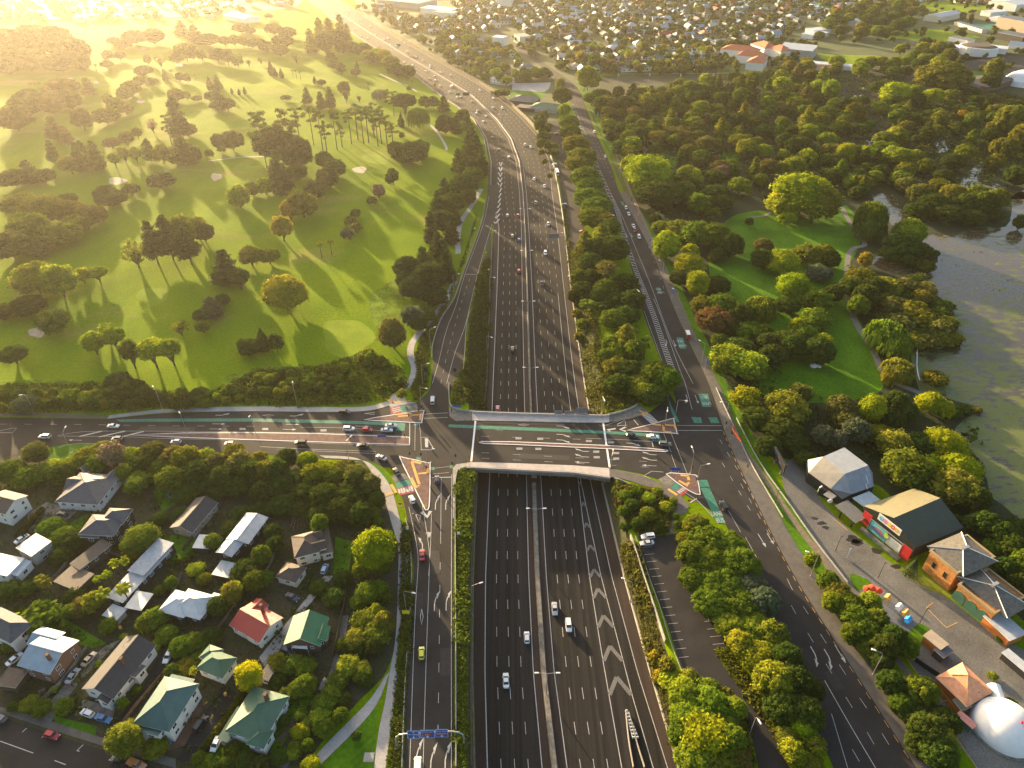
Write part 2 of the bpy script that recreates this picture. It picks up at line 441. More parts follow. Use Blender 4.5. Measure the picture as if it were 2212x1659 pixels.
# ---- water
wm, n_, l_, b_ = nt('pond_water')
g_ = n_.new('ShaderNodeNewGeometry')
b_.inputs['Specular IOR Level'].default_value = .42
big = nz_(.018, 3); bl = nz_(.22, 6, (.6, 1.2, 1)); fl = nz_(.9, 3)
lily = n_.new('ShaderNodeMath'); lily.operation = 'MULTIPLY_ADD'; lily.inputs[1].default_value = .35; l_.new(big, lily.inputs[0]); l_.new(bl, lily.inputs[2])
lr = n_.new('ShaderNodeMapRange'); lr.inputs[1].default_value = .66; lr.inputs[2].default_value = .74; sx_ = n_.new('ShaderNodeSeparateXYZ'); l_.new(g_.outputs['Position'], sx_.inputs[0]); ny_ = n_.new('ShaderNodeMapRange'); ny_.inputs[1].default_value = 330; ny_.inputs[2].default_value = 200; ny_.inputs[3].default_value = -.06; ny_.inputs[4].default_value = .09; l_.new(sx_.outputs[1], ny_.inputs[0]); la_ = n_.new('ShaderNodeMath'); l_.new(lily.outputs[0], la_.inputs[0]); l_.new(ny_.outputs[0], la_.inputs[1]); l_.new(la_.outputs[0], lr.inputs[0])
water = ramp_(fl, [(.3, (.060, .046, .028)), (.7, (.076, .058, .034))])
l_.new(mixc_(lr.outputs[0], water, ramp_(fl, [(.3, (.075, .10, .02)), (.7, (.13, .15, .04))])), b_.inputs['Base Color'])
rr = n_.new('ShaderNodeMapRange'); rr.inputs[3].default_value = .09; rr.inputs[4].default_value = .7; l_.new(lr.outputs[0], rr.inputs[0]); l_.new(rr.outputs[0], b_.inputs['Roughness'])
bp = n_.new('ShaderNodeBump'); bp.inputs['Strength'].default_value = .02; bp.inputs['Distance'].default_value = .1; l_.new(nz_(1.2, 3), bp.inputs['Height']); l_.new(bp.outputs[0], b_.inputs['Normal'])
LAKE = [(2300, 330), (2240, 395), (2183, 425), (2186, 450), (2172, 490), (2110, 490), (2060, 505), (2000, 505), (1993, 540), (2026, 545), (2012, 580), (1965, 585), (1990, 600), (2018, 640), (2005, 655), (2050, 685), (2066, 720), (2072, 755), (2040, 760), (1985, 735), (1968, 760), (1976, 810), (1995, 855), (2040, 850), (2050, 862), (2110, 878), (2122, 888), (2085, 905), (2060, 935), (2085, 960), (2105, 980), (2128, 1020), (2140, 1070), (2165, 1090), (2215, 1128), (2330, 1180), (2700, 1200), (2700, 500)]
sheet('lake_water', closed(LAKE, 3), .05, wm)
sheet('pond_water', closed([(1884, 427), (1900, 417), (1935, 425), (1945, 450), (1985, 470), (2000, 490), (1960, 500), (1925, 485), (1915, 455)], 4), .05, wm)
sheet('pond_water', closed([(2005, 332), (2030, 300), (2066, 308), (2060, 322), (2030, 330)], 4), .05, wm)
sheet('pond_water', closed([(2074, 400), (2105, 360), (2135, 340), (2130, 375), (2160, 400), (2200, 412), (2230, 430), (2120, 425)], 4), .05, wm)
sheet('pond_water', closed([(1868, 545), (1900, 553), (1960, 575), (1980, 600), (1930, 590), (1885, 572)], 4), .05, wm)
sheet('pond_water', closed([(1860, 306), (1895, 297), (1905, 302), (1880, 315), (1855, 318)], 4), .05, wm)
# ---------------------------------------------------------------- motorway
def mw(k, Y, dz=.075):
    return Vector((edge(k, Y), Y, zm(Y)+dz))
mb = MB()
Ys = [i*4.0 for i in range(5, 150)]+[600+i*12.0 for i in range(1, 95)]
mid = lambda Y: (edge(2, Y)+edge(3, Y))/2
for Y in Ys:
    mb.v += [(edge(k, Y), Y, zm(Y)+.05) for k in range(6)]
for i in range(len(Ys)-1):
    for k in range(5):
        mb.f.append((i*6+k, i*6+k+1, i*6+k+7, i*6+k+6)); mb.m.append((1, 0, 1, 0, 1)[k])
motorway = tag(mb.obj('motorway', [ASPHM, SHOUL]), kind='structure')
mk = MB()
Y0, Y1 = 78.0, P(0, 895)[1]
def along(fn, a, b, wd, dash=None, q=mk, m=0):
    pw = [fn(a+(b-a)*i/int((b-a)/4+1)) for i in range(int((b-a)/4)+2)]
    if not dash: return strip(q, pw, wd, m)
    fine = walk(pw, .5)
    n_on, n_all = int(dash[0]/.5), int(sum(dash)/.5)
    for i in range(0, len(fine)-n_on, n_all): strip(q, [fine[i], fine[i+n_on]], wd, m)
def frac(k0, k1, f): return lambda Y: mw(k0, Y)*(1-f)+mw(k1, Y)*f
YE = 1300
for k in (1, 2, 3, 4): along(lambda Y: mw(k, Y), 60, YE, .22 if k > 1 else .28)
for f in (.25, .5, .75): along(frac(1, 2, f), 60, 900, .16, (3.5, 6.5))
gl = sorted((Pm(x, y)[1], Pm(x, y)[0]) for x, y in ((1343, 1659), (1301, 1419), (1273, 1244), (1248, 1032), (1246, 1000)))
gr = sorted((Pm(x, y)[1], Pm(x, y)[0]) for x, y in ((1411, 1659), (1366, 1504), (1298, 1244), (1253, 1032), (1249, 1000)))
G0 = P(0, 1000, -7)[1]
gL = lambda Y: Vector((lerp(gl, Y), Y, -6.925)); gR = lambda Y: Vector((lerp(gr, Y), Y, -6.925))
for f in (.25, .5, .75): along(lambda Y: mw(3, Y)*(1-f)+gL(Y)*f, 60, G0, .16, (3.5, 6.5))
for f in (.2, .4, .6): along(frac(3, 4, f), G0+4, 900, .16, (3.5, 6.5))
along(frac(3, 4, .8), G0+4, P(0, 640, -6)[1], .2)
along(frac(3, 4, .8), P(0, 640, -6)[1]+6, 900, .16, (3.5, 6.5))
along(gL, 60, G0, .22); along(gR, 60, G0, .22)
ch = MB()
def chev(q, L, M_, R_, wd, up=1):
    """a V: two bars from L and R to the tip M_"""
    for a in (L, R_):
        strip(q, [a, M_], wd)
for x, y in ((1258, 1040), (1261, 1085), (1269, 1130), (1279, 1178), (1292, 1230), (1290, 1272), (1302, 1330), (1315, 1396), (1330, 1463)):
    X, Yt = Pm(x, y)
    hw = (lerp(gr, Yt)-lerp(gl, Yt))/2
    b = Yt-max(2.2, 1.75*hw)
    tip = Vector(((lerp(gl, Yt)+lerp(gr, Yt))/2, Yt, -6.92))
    chev(ch, gL(b)+Vector((.2, 0, .004)), tip, gR(b)+Vector((-.2, 0, .004)), .55+.22*hw)
ch.obj('gore_chevrons', WORN, motorway)
ch = MB()
for i in range(12):
    y = 477-i*11.2
    xl, xr = 1078-1.3*(477-y)/12-(477-y)*.005, 0
    cx = lerp([(345, 1082), (400, 1080), (440, 1075), (480, 1070)], y)
    hw = lerp([(345, 3), (400, 4.5), (440, 6), (480, 8.5)], y)
    a, b, t = W(cx-hw, y-3.5, .10), W(cx+hw, y-3.5, .10), W(cx, y+6, .10)
    chev(ch, a, t, b, .9)
ch.obj('merge_chevrons', WHITE, motorway)
mk.obj('lane_lines', WHITE, motorway)
# ---------------------------------------------------------------- ramps and roads
RL = [(897, 872), (924, 848), (931, 829), (935, 790), (936, 765), (937, 740), (954, 690), (983, 645), (1000, 597), (1023, 535), (1043, 477), (1052, 430), (1053, 400)]
RR = [(969, 892), (970, 860), (981, 829), (997, 798), (1003, 765), (1005, 740), (1008, 710), (1020, 650), (1034, 595), (1051, 530), (1066, 483), (1075, 440), (1080, 400)]
ribbon2('on_ramp', RL, RR, .11, ASPH)
mk = MB()
line(mk, [(934, 829), (948, 780), (964, 715), (985, 660), (1003, 597), (1026, 535), (1046, 477), (1056, 425)], .18, .16)
line(mk, [(965, 829), (983, 762), (1003, 710), (1018, 650), (1031, 595), (1049, 530), (1063, 485)], .18, .16)
line(mk, [(952, 829), (967, 762), (980, 715), (998, 650), (1016, 600)], .14, .16, dash=(3, 5))
line(mk, [(1006, 593), (1031, 593)], .35, .16)
mk.obj('lane_lines', WHITE, tag(mb_ := bpy.data.objects['on_ramp'], kind='structure'))
ribbon2('off_ramp', [(800, 985), (843, 1010), (862, 1055), (878, 1110), (888, 1180), (893, 1244), (886, 1369), (878, 1494), (872, 1659), (870, 1730)],
        [(984, 985), (983, 1010), (982, 1055), (981, 1110), (981, 1180), (980, 1244), (981, 1369), (981, 1494), (982, 1659), (983, 1730)], .03, ASPH)
# the cross street and the overbridge carriageway
NK = [(-150, 900), (0, 902), (120, 903), (232, 905), (350, 893), (450, 890), (553, 889), (700, 890.5), (790, 888), (845, 874), (897, 871), (935, 850), (968, 850), (969, 872), (972, 900), (985, 910), (1028, 909), (1106, 911), (1200, 913), (1306, 914), (1360, 905), (1400, 893), (1432, 868), (1446, 850)]
SK = [(-150, 1010), (0, 990), (100, 968), (137, 960), (200, 960), (282, 966), (400, 975), (553, 980), (700, 991), (760, 994), (800, 997), (830, 1010), (980, 1012), (984, 1003), (1018, 998), (1106, 1000), (1241, 1005), (1316, 1011), (1380, 1022), (1440, 1042), (1490, 1075), (1540, 1105), (1575, 1110), (1600, 1090)]
q = MB()
w = [P(*p) for p in NK]+[P(*p) for p in SK[::-1]]
q.poly([(x, y, .045) for x, y in w])
cross = tag(q.obj('cross_street', ASPH), kind='structure')
GW = [(1118, 108), (1181, 153), (1215, 190), (1235, 228), (1257, 287), (1281, 350), (1297, 415), (1322, 470), (1341, 502), (1360, 565), (1378, 630), (1392, 685), (1428, 780), (1458, 858), (1475, 960), (1520, 1060), (1566, 1130), (1640, 1290), (1720, 1470), (1800, 1659), (1840, 1760)]
GE = [(1131, 105), (1188, 145), (1246, 188), (1268, 238), (1281, 270), (1293, 300), (1321, 362), (1338, 415), (1372, 475), (1406, 540), (1432, 600), (1456, 665), (1494, 750), (1531, 829), (1566, 934), (1603, 1019), (1659, 1135), (1719, 1249), (1796, 1372), (1879, 1502), (1979, 1659)]
GE = GE[:20]+[(2045, 1760)]
gnr = ribbon2('main_road', GW, GE, .06, ASPH, 4)
ribbon2('main_road', [(1060, 60), (1085, 85), (1118, 108)], [(1072, 58), (1097, 82), (1131, 105)], .075, ASPH, 4)
ribbon2('footpath', [(1338, 415), (1406, 540), (1456, 665), (1531, 829), (1565, 930), (1602, 1017), (1658, 1134), (1719, 1249), (1796, 1372), (1879, 1502), (1979, 1659)],
        [(1352, 415), (1422, 540), (1474, 665), (1553, 829), (1594, 930), (1634, 1015), (1692, 1130), (1762, 1244), (1838, 1367), (1925, 1497), (2030, 1659)], .10, mat('footpath_asphalt', (.11, .098, .088), var=.15), 4)
ribbon2('parking_lane', [(1315, 330), (1338, 390), (1372, 458), (1410, 535)], [(1326, 350), (1352, 410), (1390, 480), (1420, 542)], .085, MATS['red_earth'], 4)
# markings of the main road
mk = MB()
line(mk, [(1293, 440), (1320, 420), (1345, 470), (1385, 565), (1411, 630), (1450, 735), (1497, 829)][1:], .18)
line(mk, [(1412, 645), (1430, 690), (1465, 790), (1480, 829), (1495, 885)], .18)
line(mk, [(1391, 672), (1410, 725), (1430, 780), (1437, 800)], .16)
for a, b in (((1330, 480), (1395, 640)), ((1372, 450), (1440, 640)), ((1240, 215), (1310, 370)), ((1262, 245), (1330, 400))):
    line(mk, [a, b], .14, dash=(3, 7))
hat = [(1236, 225), (1262, 290), (1290, 360), (1312, 410), (1332, 452), (1345, 500), (1372, 580), (1394, 635), (1415, 690), (1435, 750), (1455, 806)]
hw = sm(hat, 6)
off = lambda p, d: (p[0]+d*(p[1]+330)/1100, p[1])
line(mk, [off(p, -5.5) for p in hat], .14); line(mk, [off(p, 5.5) for p in hat], .14)
for i in range(len(hw)-1):
    for s in ((0, .5) if hw[i][1] > 430 else (0,)):
        p = (hw[i][0]+(hw[i+1][0]-hw[i][0])*s, hw[i][1]+(hw[i+1][1]-hw[i][1])*s)
        a, b = off(p, -5), off(p, 5)
        strip(mk, [W(a[0], a[1]-1.5, .078), W(b[0], b[1]+1.5, .078)], .5)
for a, b in (((1563, 1085), (1600, 1150)), ((1610, 1160), (1640, 1215)), ((1700, 1250), (1712, 1275)), ((1709, 1308), (1719, 1326)), ((1735, 1310), (1746, 1327)),
             ((1745, 1368), (1757, 1388)), ((1772, 1370), (1785, 1390)), ((1784, 1434), (1797, 1455)), ((1813, 1436), (1827, 1458)), ((1827, 1506), (1841, 1529)),
             ((1857, 1508), (1872, 1530)), ((1873, 1582), (1888, 1608)), ((1905, 1584), (1920, 1609)), ((1841, 1619), (1856, 1645))):
    line(mk, [a, b], .14)
for a, b in (((1555, 950), (1660, 1130)), ((1600, 1045), (1670, 1170)), ((1560, 1000), (1625, 1110))): line(mk, [a, b], .13, dash=(2.5, 5))
line(mk, [(1781, 1470), (1830, 1556), (1891, 1659)], .18); line(mk, [(1796, 1542), (1831, 1659)], .14)
line(mk, [(1461, 919), (1558, 920)], .18); line(mk, [(1461, 930), (1560, 930)], .18)
mk.obj('lane_lines', WHITE, gnr)
q = MB()
line(q, [(1562, 932), (1601, 1022), (1657, 1138), (1717, 1252), (1793, 1374), (1876, 1504), (1976, 1659)], .13, dash=(2, 2))
q.obj('kerb_lines', YELP, gnr)
def poly_on(q, pts, dz, m=0): q.poly([(*P(x, y), dz) for x, y in pts], m)
gq = MB()
for pts in ([(1508, 851), (1529, 851), (1536, 879), (1517, 879)], [(1461, 729), (1475, 730), (1482, 753), (1469, 753)], [(1418, 621), (1426, 622), (1431, 635), (1423, 635)],
            [(1493, 901), (1514, 902), (1517, 914), (1500, 914)], [(1530, 902), (1549, 902), (1554, 914), (1536, 914)],
            [(1443, 858), (1452, 880), (1468, 912), (1460, 912), (1448, 885)], [(1508, 1037), (1527, 1037), (1533, 1052), (1512, 1052)], [(1513, 1054), (1533, 1054), (1568, 1132), (1548, 1128)],
            [(1340, 435), (1346, 435), (1350, 444), (1344, 444)], [(1228, 230), (1235, 231), (1236, 235), (1230, 235)]):
    if P(*pts[0]) and sum(0 for _ in pts) == 0:
        ww = pts if sum(a[0]*b[1]-b[0]*a[1] for a, b in zip([P(*p) for p in pts], [P(*p) for p in pts[1:]+pts[:1]])) > 0 else pts[::-1]
        poly_on(gq, ww, .07)
gq.obj('bus_lane_patches', GREENP, gnr)
# lettering
def text_mesh(s, size, mt, font_x=1.0, sp=1.0, align='CENTER', thick=0.0):
    cu = bpy.data.curves.new('lettering', 'FONT')
    cu.body = s; cu.size = size; cu.align_x = align; cu.align_y = 'CENTER'; cu.extrude = thick; cu.space_character = sp; cu.resolution_u = 3
    o = bpy.data.objects.new('tmp', cu)
    me = bpy.data.meshes.new_from_object(o)
    bpy.data.objects.remove(o); bpy.data.curves.remove(cu)
    me.materials.clear(); me.materials.append(mt)
    return me
def dirW(a, b):
    (x0, y0), (x1, y1) = P(*a), P(*b)
    return math.atan2(y1-y0, x1-x0)
def road_text(s, x, y, ang, size, stretch, parent, dz=.085):
    o = link('lettering', text_mesh(s, size, WHITE), parent, (*P(x, y), dz), ang-math.pi/2)
    o.scale = (1, stretch, 1)
south = dirW((1497, 790), (1530, 870)); north = dirW((1540, 1110), (1515, 1055))
for x, y, s in ((1520, 859, 'BUS'), (1526, 872, 'LANE'), (1468, 737, 'BUS'), (1474, 747, 'LANE'), (1422, 625, 'BUS'), (1427, 632, 'LANE')):
    road_text(s, x, y, south, 1.6, 1.7, gnr)
road_text('LANE', 1548, 1110, north, 1.7, 1.8, gnr); road_text('BUS', 1556, 1125, north, 1.7, 1.8, gnr)
# arrows
def arrow(q, x, y, ang, kind='s', L=5.5, dz=.08, m=0):
    X, Y = P(x, y)
    d = Vector((math.cos(ang), math.sin(ang), 0)); s = Vector((-d.y, d.x, 0))
    o = Vector((X, Y, dz))
    def tri(a, b, c):
        n = (b-a).cross(c-a).z
        q.poly([a, b, c] if n > 0 else [a, c, b], m)
    if kind == 's':
        strip(q, [o-d*L*.5, o+d*L*.2], .22, m); tri(o+d*L*.2-s*.55, o+d*L*.2+s*.55, o+d*L*.5)
    else:
        k = 1 if kind == 'l' else -1
        strip(q, [o-d*L*.5, o-d*L*.1, o+d*L*.12+s*k*.35, o+d*L*.22+s*k*.75], .3, m)
        e = o+d*L*.2+s*k*.7
        tri(e-d*.9+s*k*.1, e+d*.9+s*k*.1-s*k*.3, e+d*L*.3+s*k*.9)
mk = MB()
east = dirW((600, 917), (800, 921)); west = east+math.pi
ebr = dirW((1106, 925), (1306, 935)); wbr = ebr+math.pi
def arr(lst, ang, kind='s', L=5.5):
    for x, y in lst: arrow(mk, x, y, ang, kind, L)
arr([(473, 916), (467, 927), (632, 917), (626, 928), (783, 921)], east); arr([(480, 897.5)], east, 'l'); arr([(640, 899)], east, 'l'); arr([(162, 951)], west)
arr([(1217, 921), (1610 if 0 else 1217, 939), (1217, 951), (1368, 958)], ebr, 'r'); arr([(1257, 975), (1257, 987), (1403, 982), (1403, 994)], wbr, 'r'); arr([(1257, 999), (1402, 1006)], wbr)
nr = dirW((940, 1300), (942, 1240))
arr([(941, 1085), (963, 1085), (939, 1298), (964, 1297)], nr, 'r', 7.5); arr([(913, 1175)], nr, 'l', 6)
arr([(900, 1628), (931, 1638), (962, 1635)], nr, 'r', 8)
arr([(1441, 1741/2), ], south) if 0 else None
arr([(1441, 741), (1485, 862)], south, 'r', 6); arr([(1457, 742), (1505, 863), (1353, 508), (1364, 508)], south, 's', 6)
srt = dirW((1700, 1250), (1760, 1350))
arr([(1646, 1168), (1815, 1413)], srt, 's', 6); arr([(1763, 1418), (1793, 1424)], srt, 'r', 6.5); arr([(1664, 1164)], srt, 's', 5)
mk.obj('arrows', WHITE, cross)
# lines of the cross street
mk = MB()
line(mk, [(0, 916.5), (160, 917), (320, 919.5), (553, 921)], .14, dash=(3, 7), flat=True)
line(mk, [(650, 923), (750, 925), (850, 933)], .14, flat=True)
line(mk, [(125, 941), (160, 935), (200, 932), (300, 931.5), (553, 933.5), (720, 936), (880, 943)], .15, flat=True)
line(mk, [(125, 942), (280, 944), (340, 947), (553, 952), (700, 958), (885, 963)], .15, flat=True)
line(mk, [(563, 965), (680, 971), (812, 975)], .14, flat=True); line(mk, [(670, 974), (812, 980)], .14, flat=True)
for a, b in (((172, 943), (221, 931.5)), ((214, 944), (271, 931.5)), ((258, 945), (311, 932))): line(mk, [a, b], .7, flat=True)
line(mk, [(125, 968), (150, 960), (200, 958.5), (270, 963)], .14, flat=True)
line(mk, [(-20, 935), (28, 925), (36, 925), (27, 935), (-20, 935)], .2, flat=True, k=1)
line(mk, [(885, 913), (885, 962)], .3, flat=True); line(mk, [(897, 914), (896, 973)], .15, flat=True); line(mk, [(906, 915), (909, 945), (910, 973)], .15, flat=True)
line(mk, [(916, 895), (967, 892)], .2, flat=True); line(mk, [(916, 904), (967, 902)], .2, flat=True)
line(mk, [(933, 1032), (975, 1031)], .35, flat=True); line(mk, [(936, 1012), (970, 1008)], .15, flat=True); line(mk, [(936, 1024), (970, 1021)], .15, flat=True)
line(mk, [(902, 1244), (896, 1344), (888, 1569), (885, 1659)], .16, flat=True); line(mk, [(927, 1244), (920, 1444), (915, 1619), (914, 1659)], .16, flat=True)
line(mk, [(883, 1095), (895, 1150), (903, 1200), (902, 1244)], .16, flat=True); line(mk, [(912, 1090), (922, 1150), (928, 1200), (927, 1244)], .16, flat=True)
line(mk, [(932, 1110), (930, 1180), (926, 1244)], .16, flat=True); line(mk, [(953, 1034), (952, 1175)], .16, flat=True)
line(mk, [(951, 1215), (948, 1450), (945, 1660)], .15, dash=(3, 6), flat=True); line(mk, [(976, 1025), (975, 1244), (975, 1659)], .16, flat=True)
line(mk, [(909, 945), (922, 945), (934, 965), (934, 972), (909, 972)], .25, flat=True, k=1); line(mk, [(921, 947), (922, 966)], 1.2, flat=True)
line(mk, [(1022, 927), (1100, 930)], .13, dash=(3, 6), flat=True)
line(mk, [(1266, 947), (1345, 950), (1408, 954)], .14, flat=True)
for y0, y1 in ((942.5, 946), (978, 990), (990, 1002)): line(mk, [(1040, y0), (1410, y1+8)], .13, dash=(3, 9), flat=True)
line(mk, [(1408, 953), (1411, 966)], .3, flat=True); line(mk, [(1434, 938), (1450, 977)], .15, flat=True); line(mk, [(1450, 937), (1485, 1025)], .15, flat=True); line(mk, [(1450, 982), (1462, 1016)], .15, flat=True)
line(mk, [(1369, 907), (1379, 919)], .3, flat=True); line(mk, [(1306, 920), (1350, 905), (1388, 896)], .14, flat=True)
line(mk, [(1333, 917), (1350, 908), (1352, 919), (1333, 920)], .3, flat=True, k=1); line(mk, [(1351, 923), (1340, 928), (1352, 932)], .9, flat=True, k=1); line(mk, [(1318, 932), (1312, 929), (1330, 926)], .8, flat=True, k=1)
line(mk, [(1392, 1027), (1408, 1018), (1433, 1020)], .2, flat=True, k=1); line(mk, [(1390, 1028), (1443, 1052)], .3, flat=True)
line(mk, [(1491, 1086), (1505, 1077)], .4, flat=True); line(mk, [(1480, 1064), (1510, 1085), (1540, 1118)], .15, flat=True)
for x, y in ((573, 927), (699, 930), (524, 927), (1120, 947), (1167, 948), (1272, 953), (1320, 956), (1122, 969.5), (1163, 970), (1288, 976), (1289, 988), (1331, 979), (1331, 991)):
    for d in (-1.6, 0, 1.6): line(mk, [(x-6.5, y+d), (x+6.5, y+d)], .28, flat=True)
for x, y, ang in ((830, 904, 0), (937, 0, 0)):
    if y: line(mk, [(787, 893.5), (809, 891), (809, 895.5), (787, 893.5)], .25, flat=True, k=1)
line(mk, [(898, 1112), (906, 1131), (908, 1113), (898, 1112)], .25, flat=True, k=1)
line(mk, [(911, 1106), (923, 1117), (930, 1104)], 1.3, flat=True, k=1); line(mk, [(923, 1150), (927, 1160), (929, 1150)], 1.2, flat=True, k=1)
for x, y in ((911, 1332),): line(mk, [(x, y-16), (x+3, y), (x, y+18), (x-3, y), (x, y-16)], .2, flat=True, k=1)
for x, y in ((580, 897.5), (1132, 918)): line(mk, [(x-13, y), (x, y-1.6), (x+13, y), (x, y+1.8), (x-13, y)], .2, flat=True, k=1)
mk.obj('lane_lines', WHITE, cross)
# expansion joints of the overbridge
q = MB()
for a, b, w_ in (((1027, 909.5), (1018, 997), .7), ((1303, 914), (1317, 1010), .7)):
    line(q, [a, b], w_, .082, flat=True)
q.obj('expansion_joints', WHITEW, cross)
# green lanes
q = MB()
def flatpoly(q, pts, dz, m=0):
    w = [P(*p) for p in pts]
    if sum(a[0]*b[1]-b[0]*a[1] for a, b in zip(w, w[1:]+w[:1])) < 0: w = w[::-1]
    q.poly([(x, y, dz) for x, y in w], m)
flatpoly(q, [(250, 906.5), (350, 904.5), (553, 904), (753, 909), (876, 913.5), (874, 931), (855, 930), (853, 919), (753, 915.5), (553, 911), (350, 911), (260, 911.5)], .064)
flatpoly(q, [(969, 917), (1106, 922), (1306, 931), (1424, 937), (1429, 955), (1408, 953), (1405, 943), (1306, 937), (1106, 929), (969, 923)], .064)
flatpoly(q, [(895, 914), (905, 914), (906, 919), (894, 919)], .064); flatpoly(q, [(899, 987), (909, 988), (911, 994), (900, 994)], .064)
flatpoly(q, [(931, 1009), (938, 1009), (939, 1016), (932, 1016)], .064); flatpoly(q, [(971, 1005), (979, 1005), (979, 1012), (971, 1012)], .064)
flatpoly(q, [(862, 874), (876, 872), (882, 890), (868, 893)], .064)
flatpoly(q, [(852, 1043), (885, 1034), (891, 1047), (857, 1056)], .064)
flatpoly(q, [(1446, 1054), (1464, 1040), (1476, 1049), (1457, 1063)], .064)
q.obj('cycle_lane', GREENP, cross)
q = MB()
flatpoly(q, [(842, 879), (862, 874), (868, 893), (845, 896)], .066); flatpoly(q, [(857, 1056), (891, 1047), (896, 1063), (864, 1071)], .066); flatpoly(q, [(1457, 1063), (1478, 1048), (1491, 1057), (1472, 1073)], .066)
q.obj('raised_crossing', REDP, cross)
q = MB()
for i in range(4): line(q, [(845+i*1.4, 880.5+i*3.6), (863+i*1.4, 876+i*3.6)], .55, .085, flat=True)
for i in range(6): line(q, [(861+i*5.4, 1057-i*1.4), (864+i*5.4, 1066-i*1.4)], .7, .085, flat=True)
for i in range(5): line(q, [(1463+i*3.4, 1061-i*2.4), (1470+i*3.6, 1066-i*2.4)], .6, .085, flat=True)
for i in range(7): line(q, [(1390+i*3.4, 898+i*2.9), (1402+i*3.6, 894+i*2.9)] if 0 else [(1388+i*3.2, 899+i*2.9), (1404+i*3.2, 895+i*2.9)], .7, .085, flat=True)
for i in range(3):
    a = (872+i*9.5, 1064-i*2.2); flatpoly(q, [(a[0]-3, a[1]+2), (a[0]+3, a[1]+.6), (a[0]+.5, a[1]-3)], .086)
q.obj('crossing_stripes', WHITE, cross)
q = MB()
flatpoly(q, [(878, 873), (900, 870), (904, 888), (882, 890)], .06); flatpoly(q, [(845, 1030), (872, 1022), (885, 1033), (852, 1042)], .06); flatpoly(q, [(1421, 1036), (1442, 1025), (1463, 1040), (1445, 1053)], .06)
q.obj('speed_table', CONCD, cross)
# ---------------------------------------------------------------- traffic islands
def island(label, pts, k=3, yel=()):
    o = empty('traffic_island', (*P(*[sum(c)/len(pts) for c in zip(*pts)]), 0))
    tag(o, label, 'traffic island', 'traffic islands at the junction')
    ox, oy = o.location[:2]
    w = closed([P(*p) for p in pts], k) if k > 1 else [P(*p) for p in pts]
    w = [(x-ox, y-oy) for x, y in w]
    q = MB(); q.prism(w, 0, .15); q.obj('kerb', WHITEW, o)
    cx, cy = sum(p[0] for p in w)/len(w), sum(p[1] for p in w)/len(w)
    if sum(a[0]*b[1]-b[0]*a[1] for a, b in zip(w, w[1:]+w[:1])) < 0: w = w[::-1]
    q = MB()
    ins = []
    n = len(w)
    for i in range(n):
        a, b, c = Vector(w[i-1]), Vector(w[i]), Vector(w[(i+1) % n])
        d1, d2 = (b-a).normalized(), (c-b).normalized()
        nn = Vector((-(d1.y+d2.y), d1.x+d2.x)); nn = nn.normalized() if nn.length > 1e-6 else nn
        ins.append(tuple(b+nn*.34))
    q.poly([(x, y, .165) for x, y in ins]); q.obj('paving', ISLE, o)
    if yel:
        q = MB()
        for a, b, wd in yel:
            strip(q, [Vector((P(*a)[0]-ox, P(*a)[1]-oy, .18)), Vector((P(*b)[0]-ox, P(*b)[1]-oy, .18))], wd)
        q.obj('tactile_paving', YELP, o)
island('red paved triangular island between the slip lane and the on ramp', [(786, 907), (850, 896), (912, 886), (915, 892), (912, 911), (906, 914), (850, 911)], 2,
       (((855, 896.5), (885, 892), .9), ((860, 900), (906, 896.5), .8), ((887, 892), (887, 901), .8), ((909, 894), (908, 908), .9)))
island('large red paved triangular island above the off ramp with yellow strips', [(863, 989), (872, 988), (926, 1000), (930, 1003), (929, 1080), (926, 1100), (920, 1102), (915, 1096), (885, 1035)], 2,
       (((888, 997), (910, 1001), 1.1), ((890, 999), (906, 1048), 1.0), ((902, 1049), (907, 1049), 1.2), ((903, 1024), (922, 1022), .8), ((888, 1033), (899, 1055), 1.2), ((924, 1012), (924, 1022), 1)))
island('long red paved median of the street west of the junction', [(277, 940), (400, 935), (553, 934.5), (700, 937), (884, 944.5), (886, 948), (885, 961), (700, 956), (553, 951), (400, 946)], 1)
island('long thin red paved median along the middle of the overbridge', [(1034, 956), (1040, 953.5), (1106, 954), (1311, 962), (1400, 968), (1441, 972.5), (1444, 974.5), (1438, 976.5), (1311, 970), (1106, 961), (1045, 959)], 1)
island('red paved triangular island at the east end of the overbridge', [(1354, 930), (1400, 918), (1452, 904), (1456, 907), (1463, 935), (1460, 937), (1400, 933)], 2,
       (((1408, 917), (1428, 919), .9), ((1433, 919), (1434, 933), .9), ((1434, 933), (1450, 934), .9), ((1436, 918), (1456, 920), .8), ((1456, 917), (1460, 927), .9)))
island('brown paved triangular island south east of the overbridge', [(1438, 1024), (1470, 1023), (1502, 1026), (1507, 1034), (1513, 1065), (1510, 1069), (1490, 1062)], 2,
       (((1470, 1027), (1488, 1029), .9), ((1486, 1029), (1488, 1038), 1), ((1466, 1039), (1486, 1050), 1), ((1484, 1046), (1489, 1043), 1)))
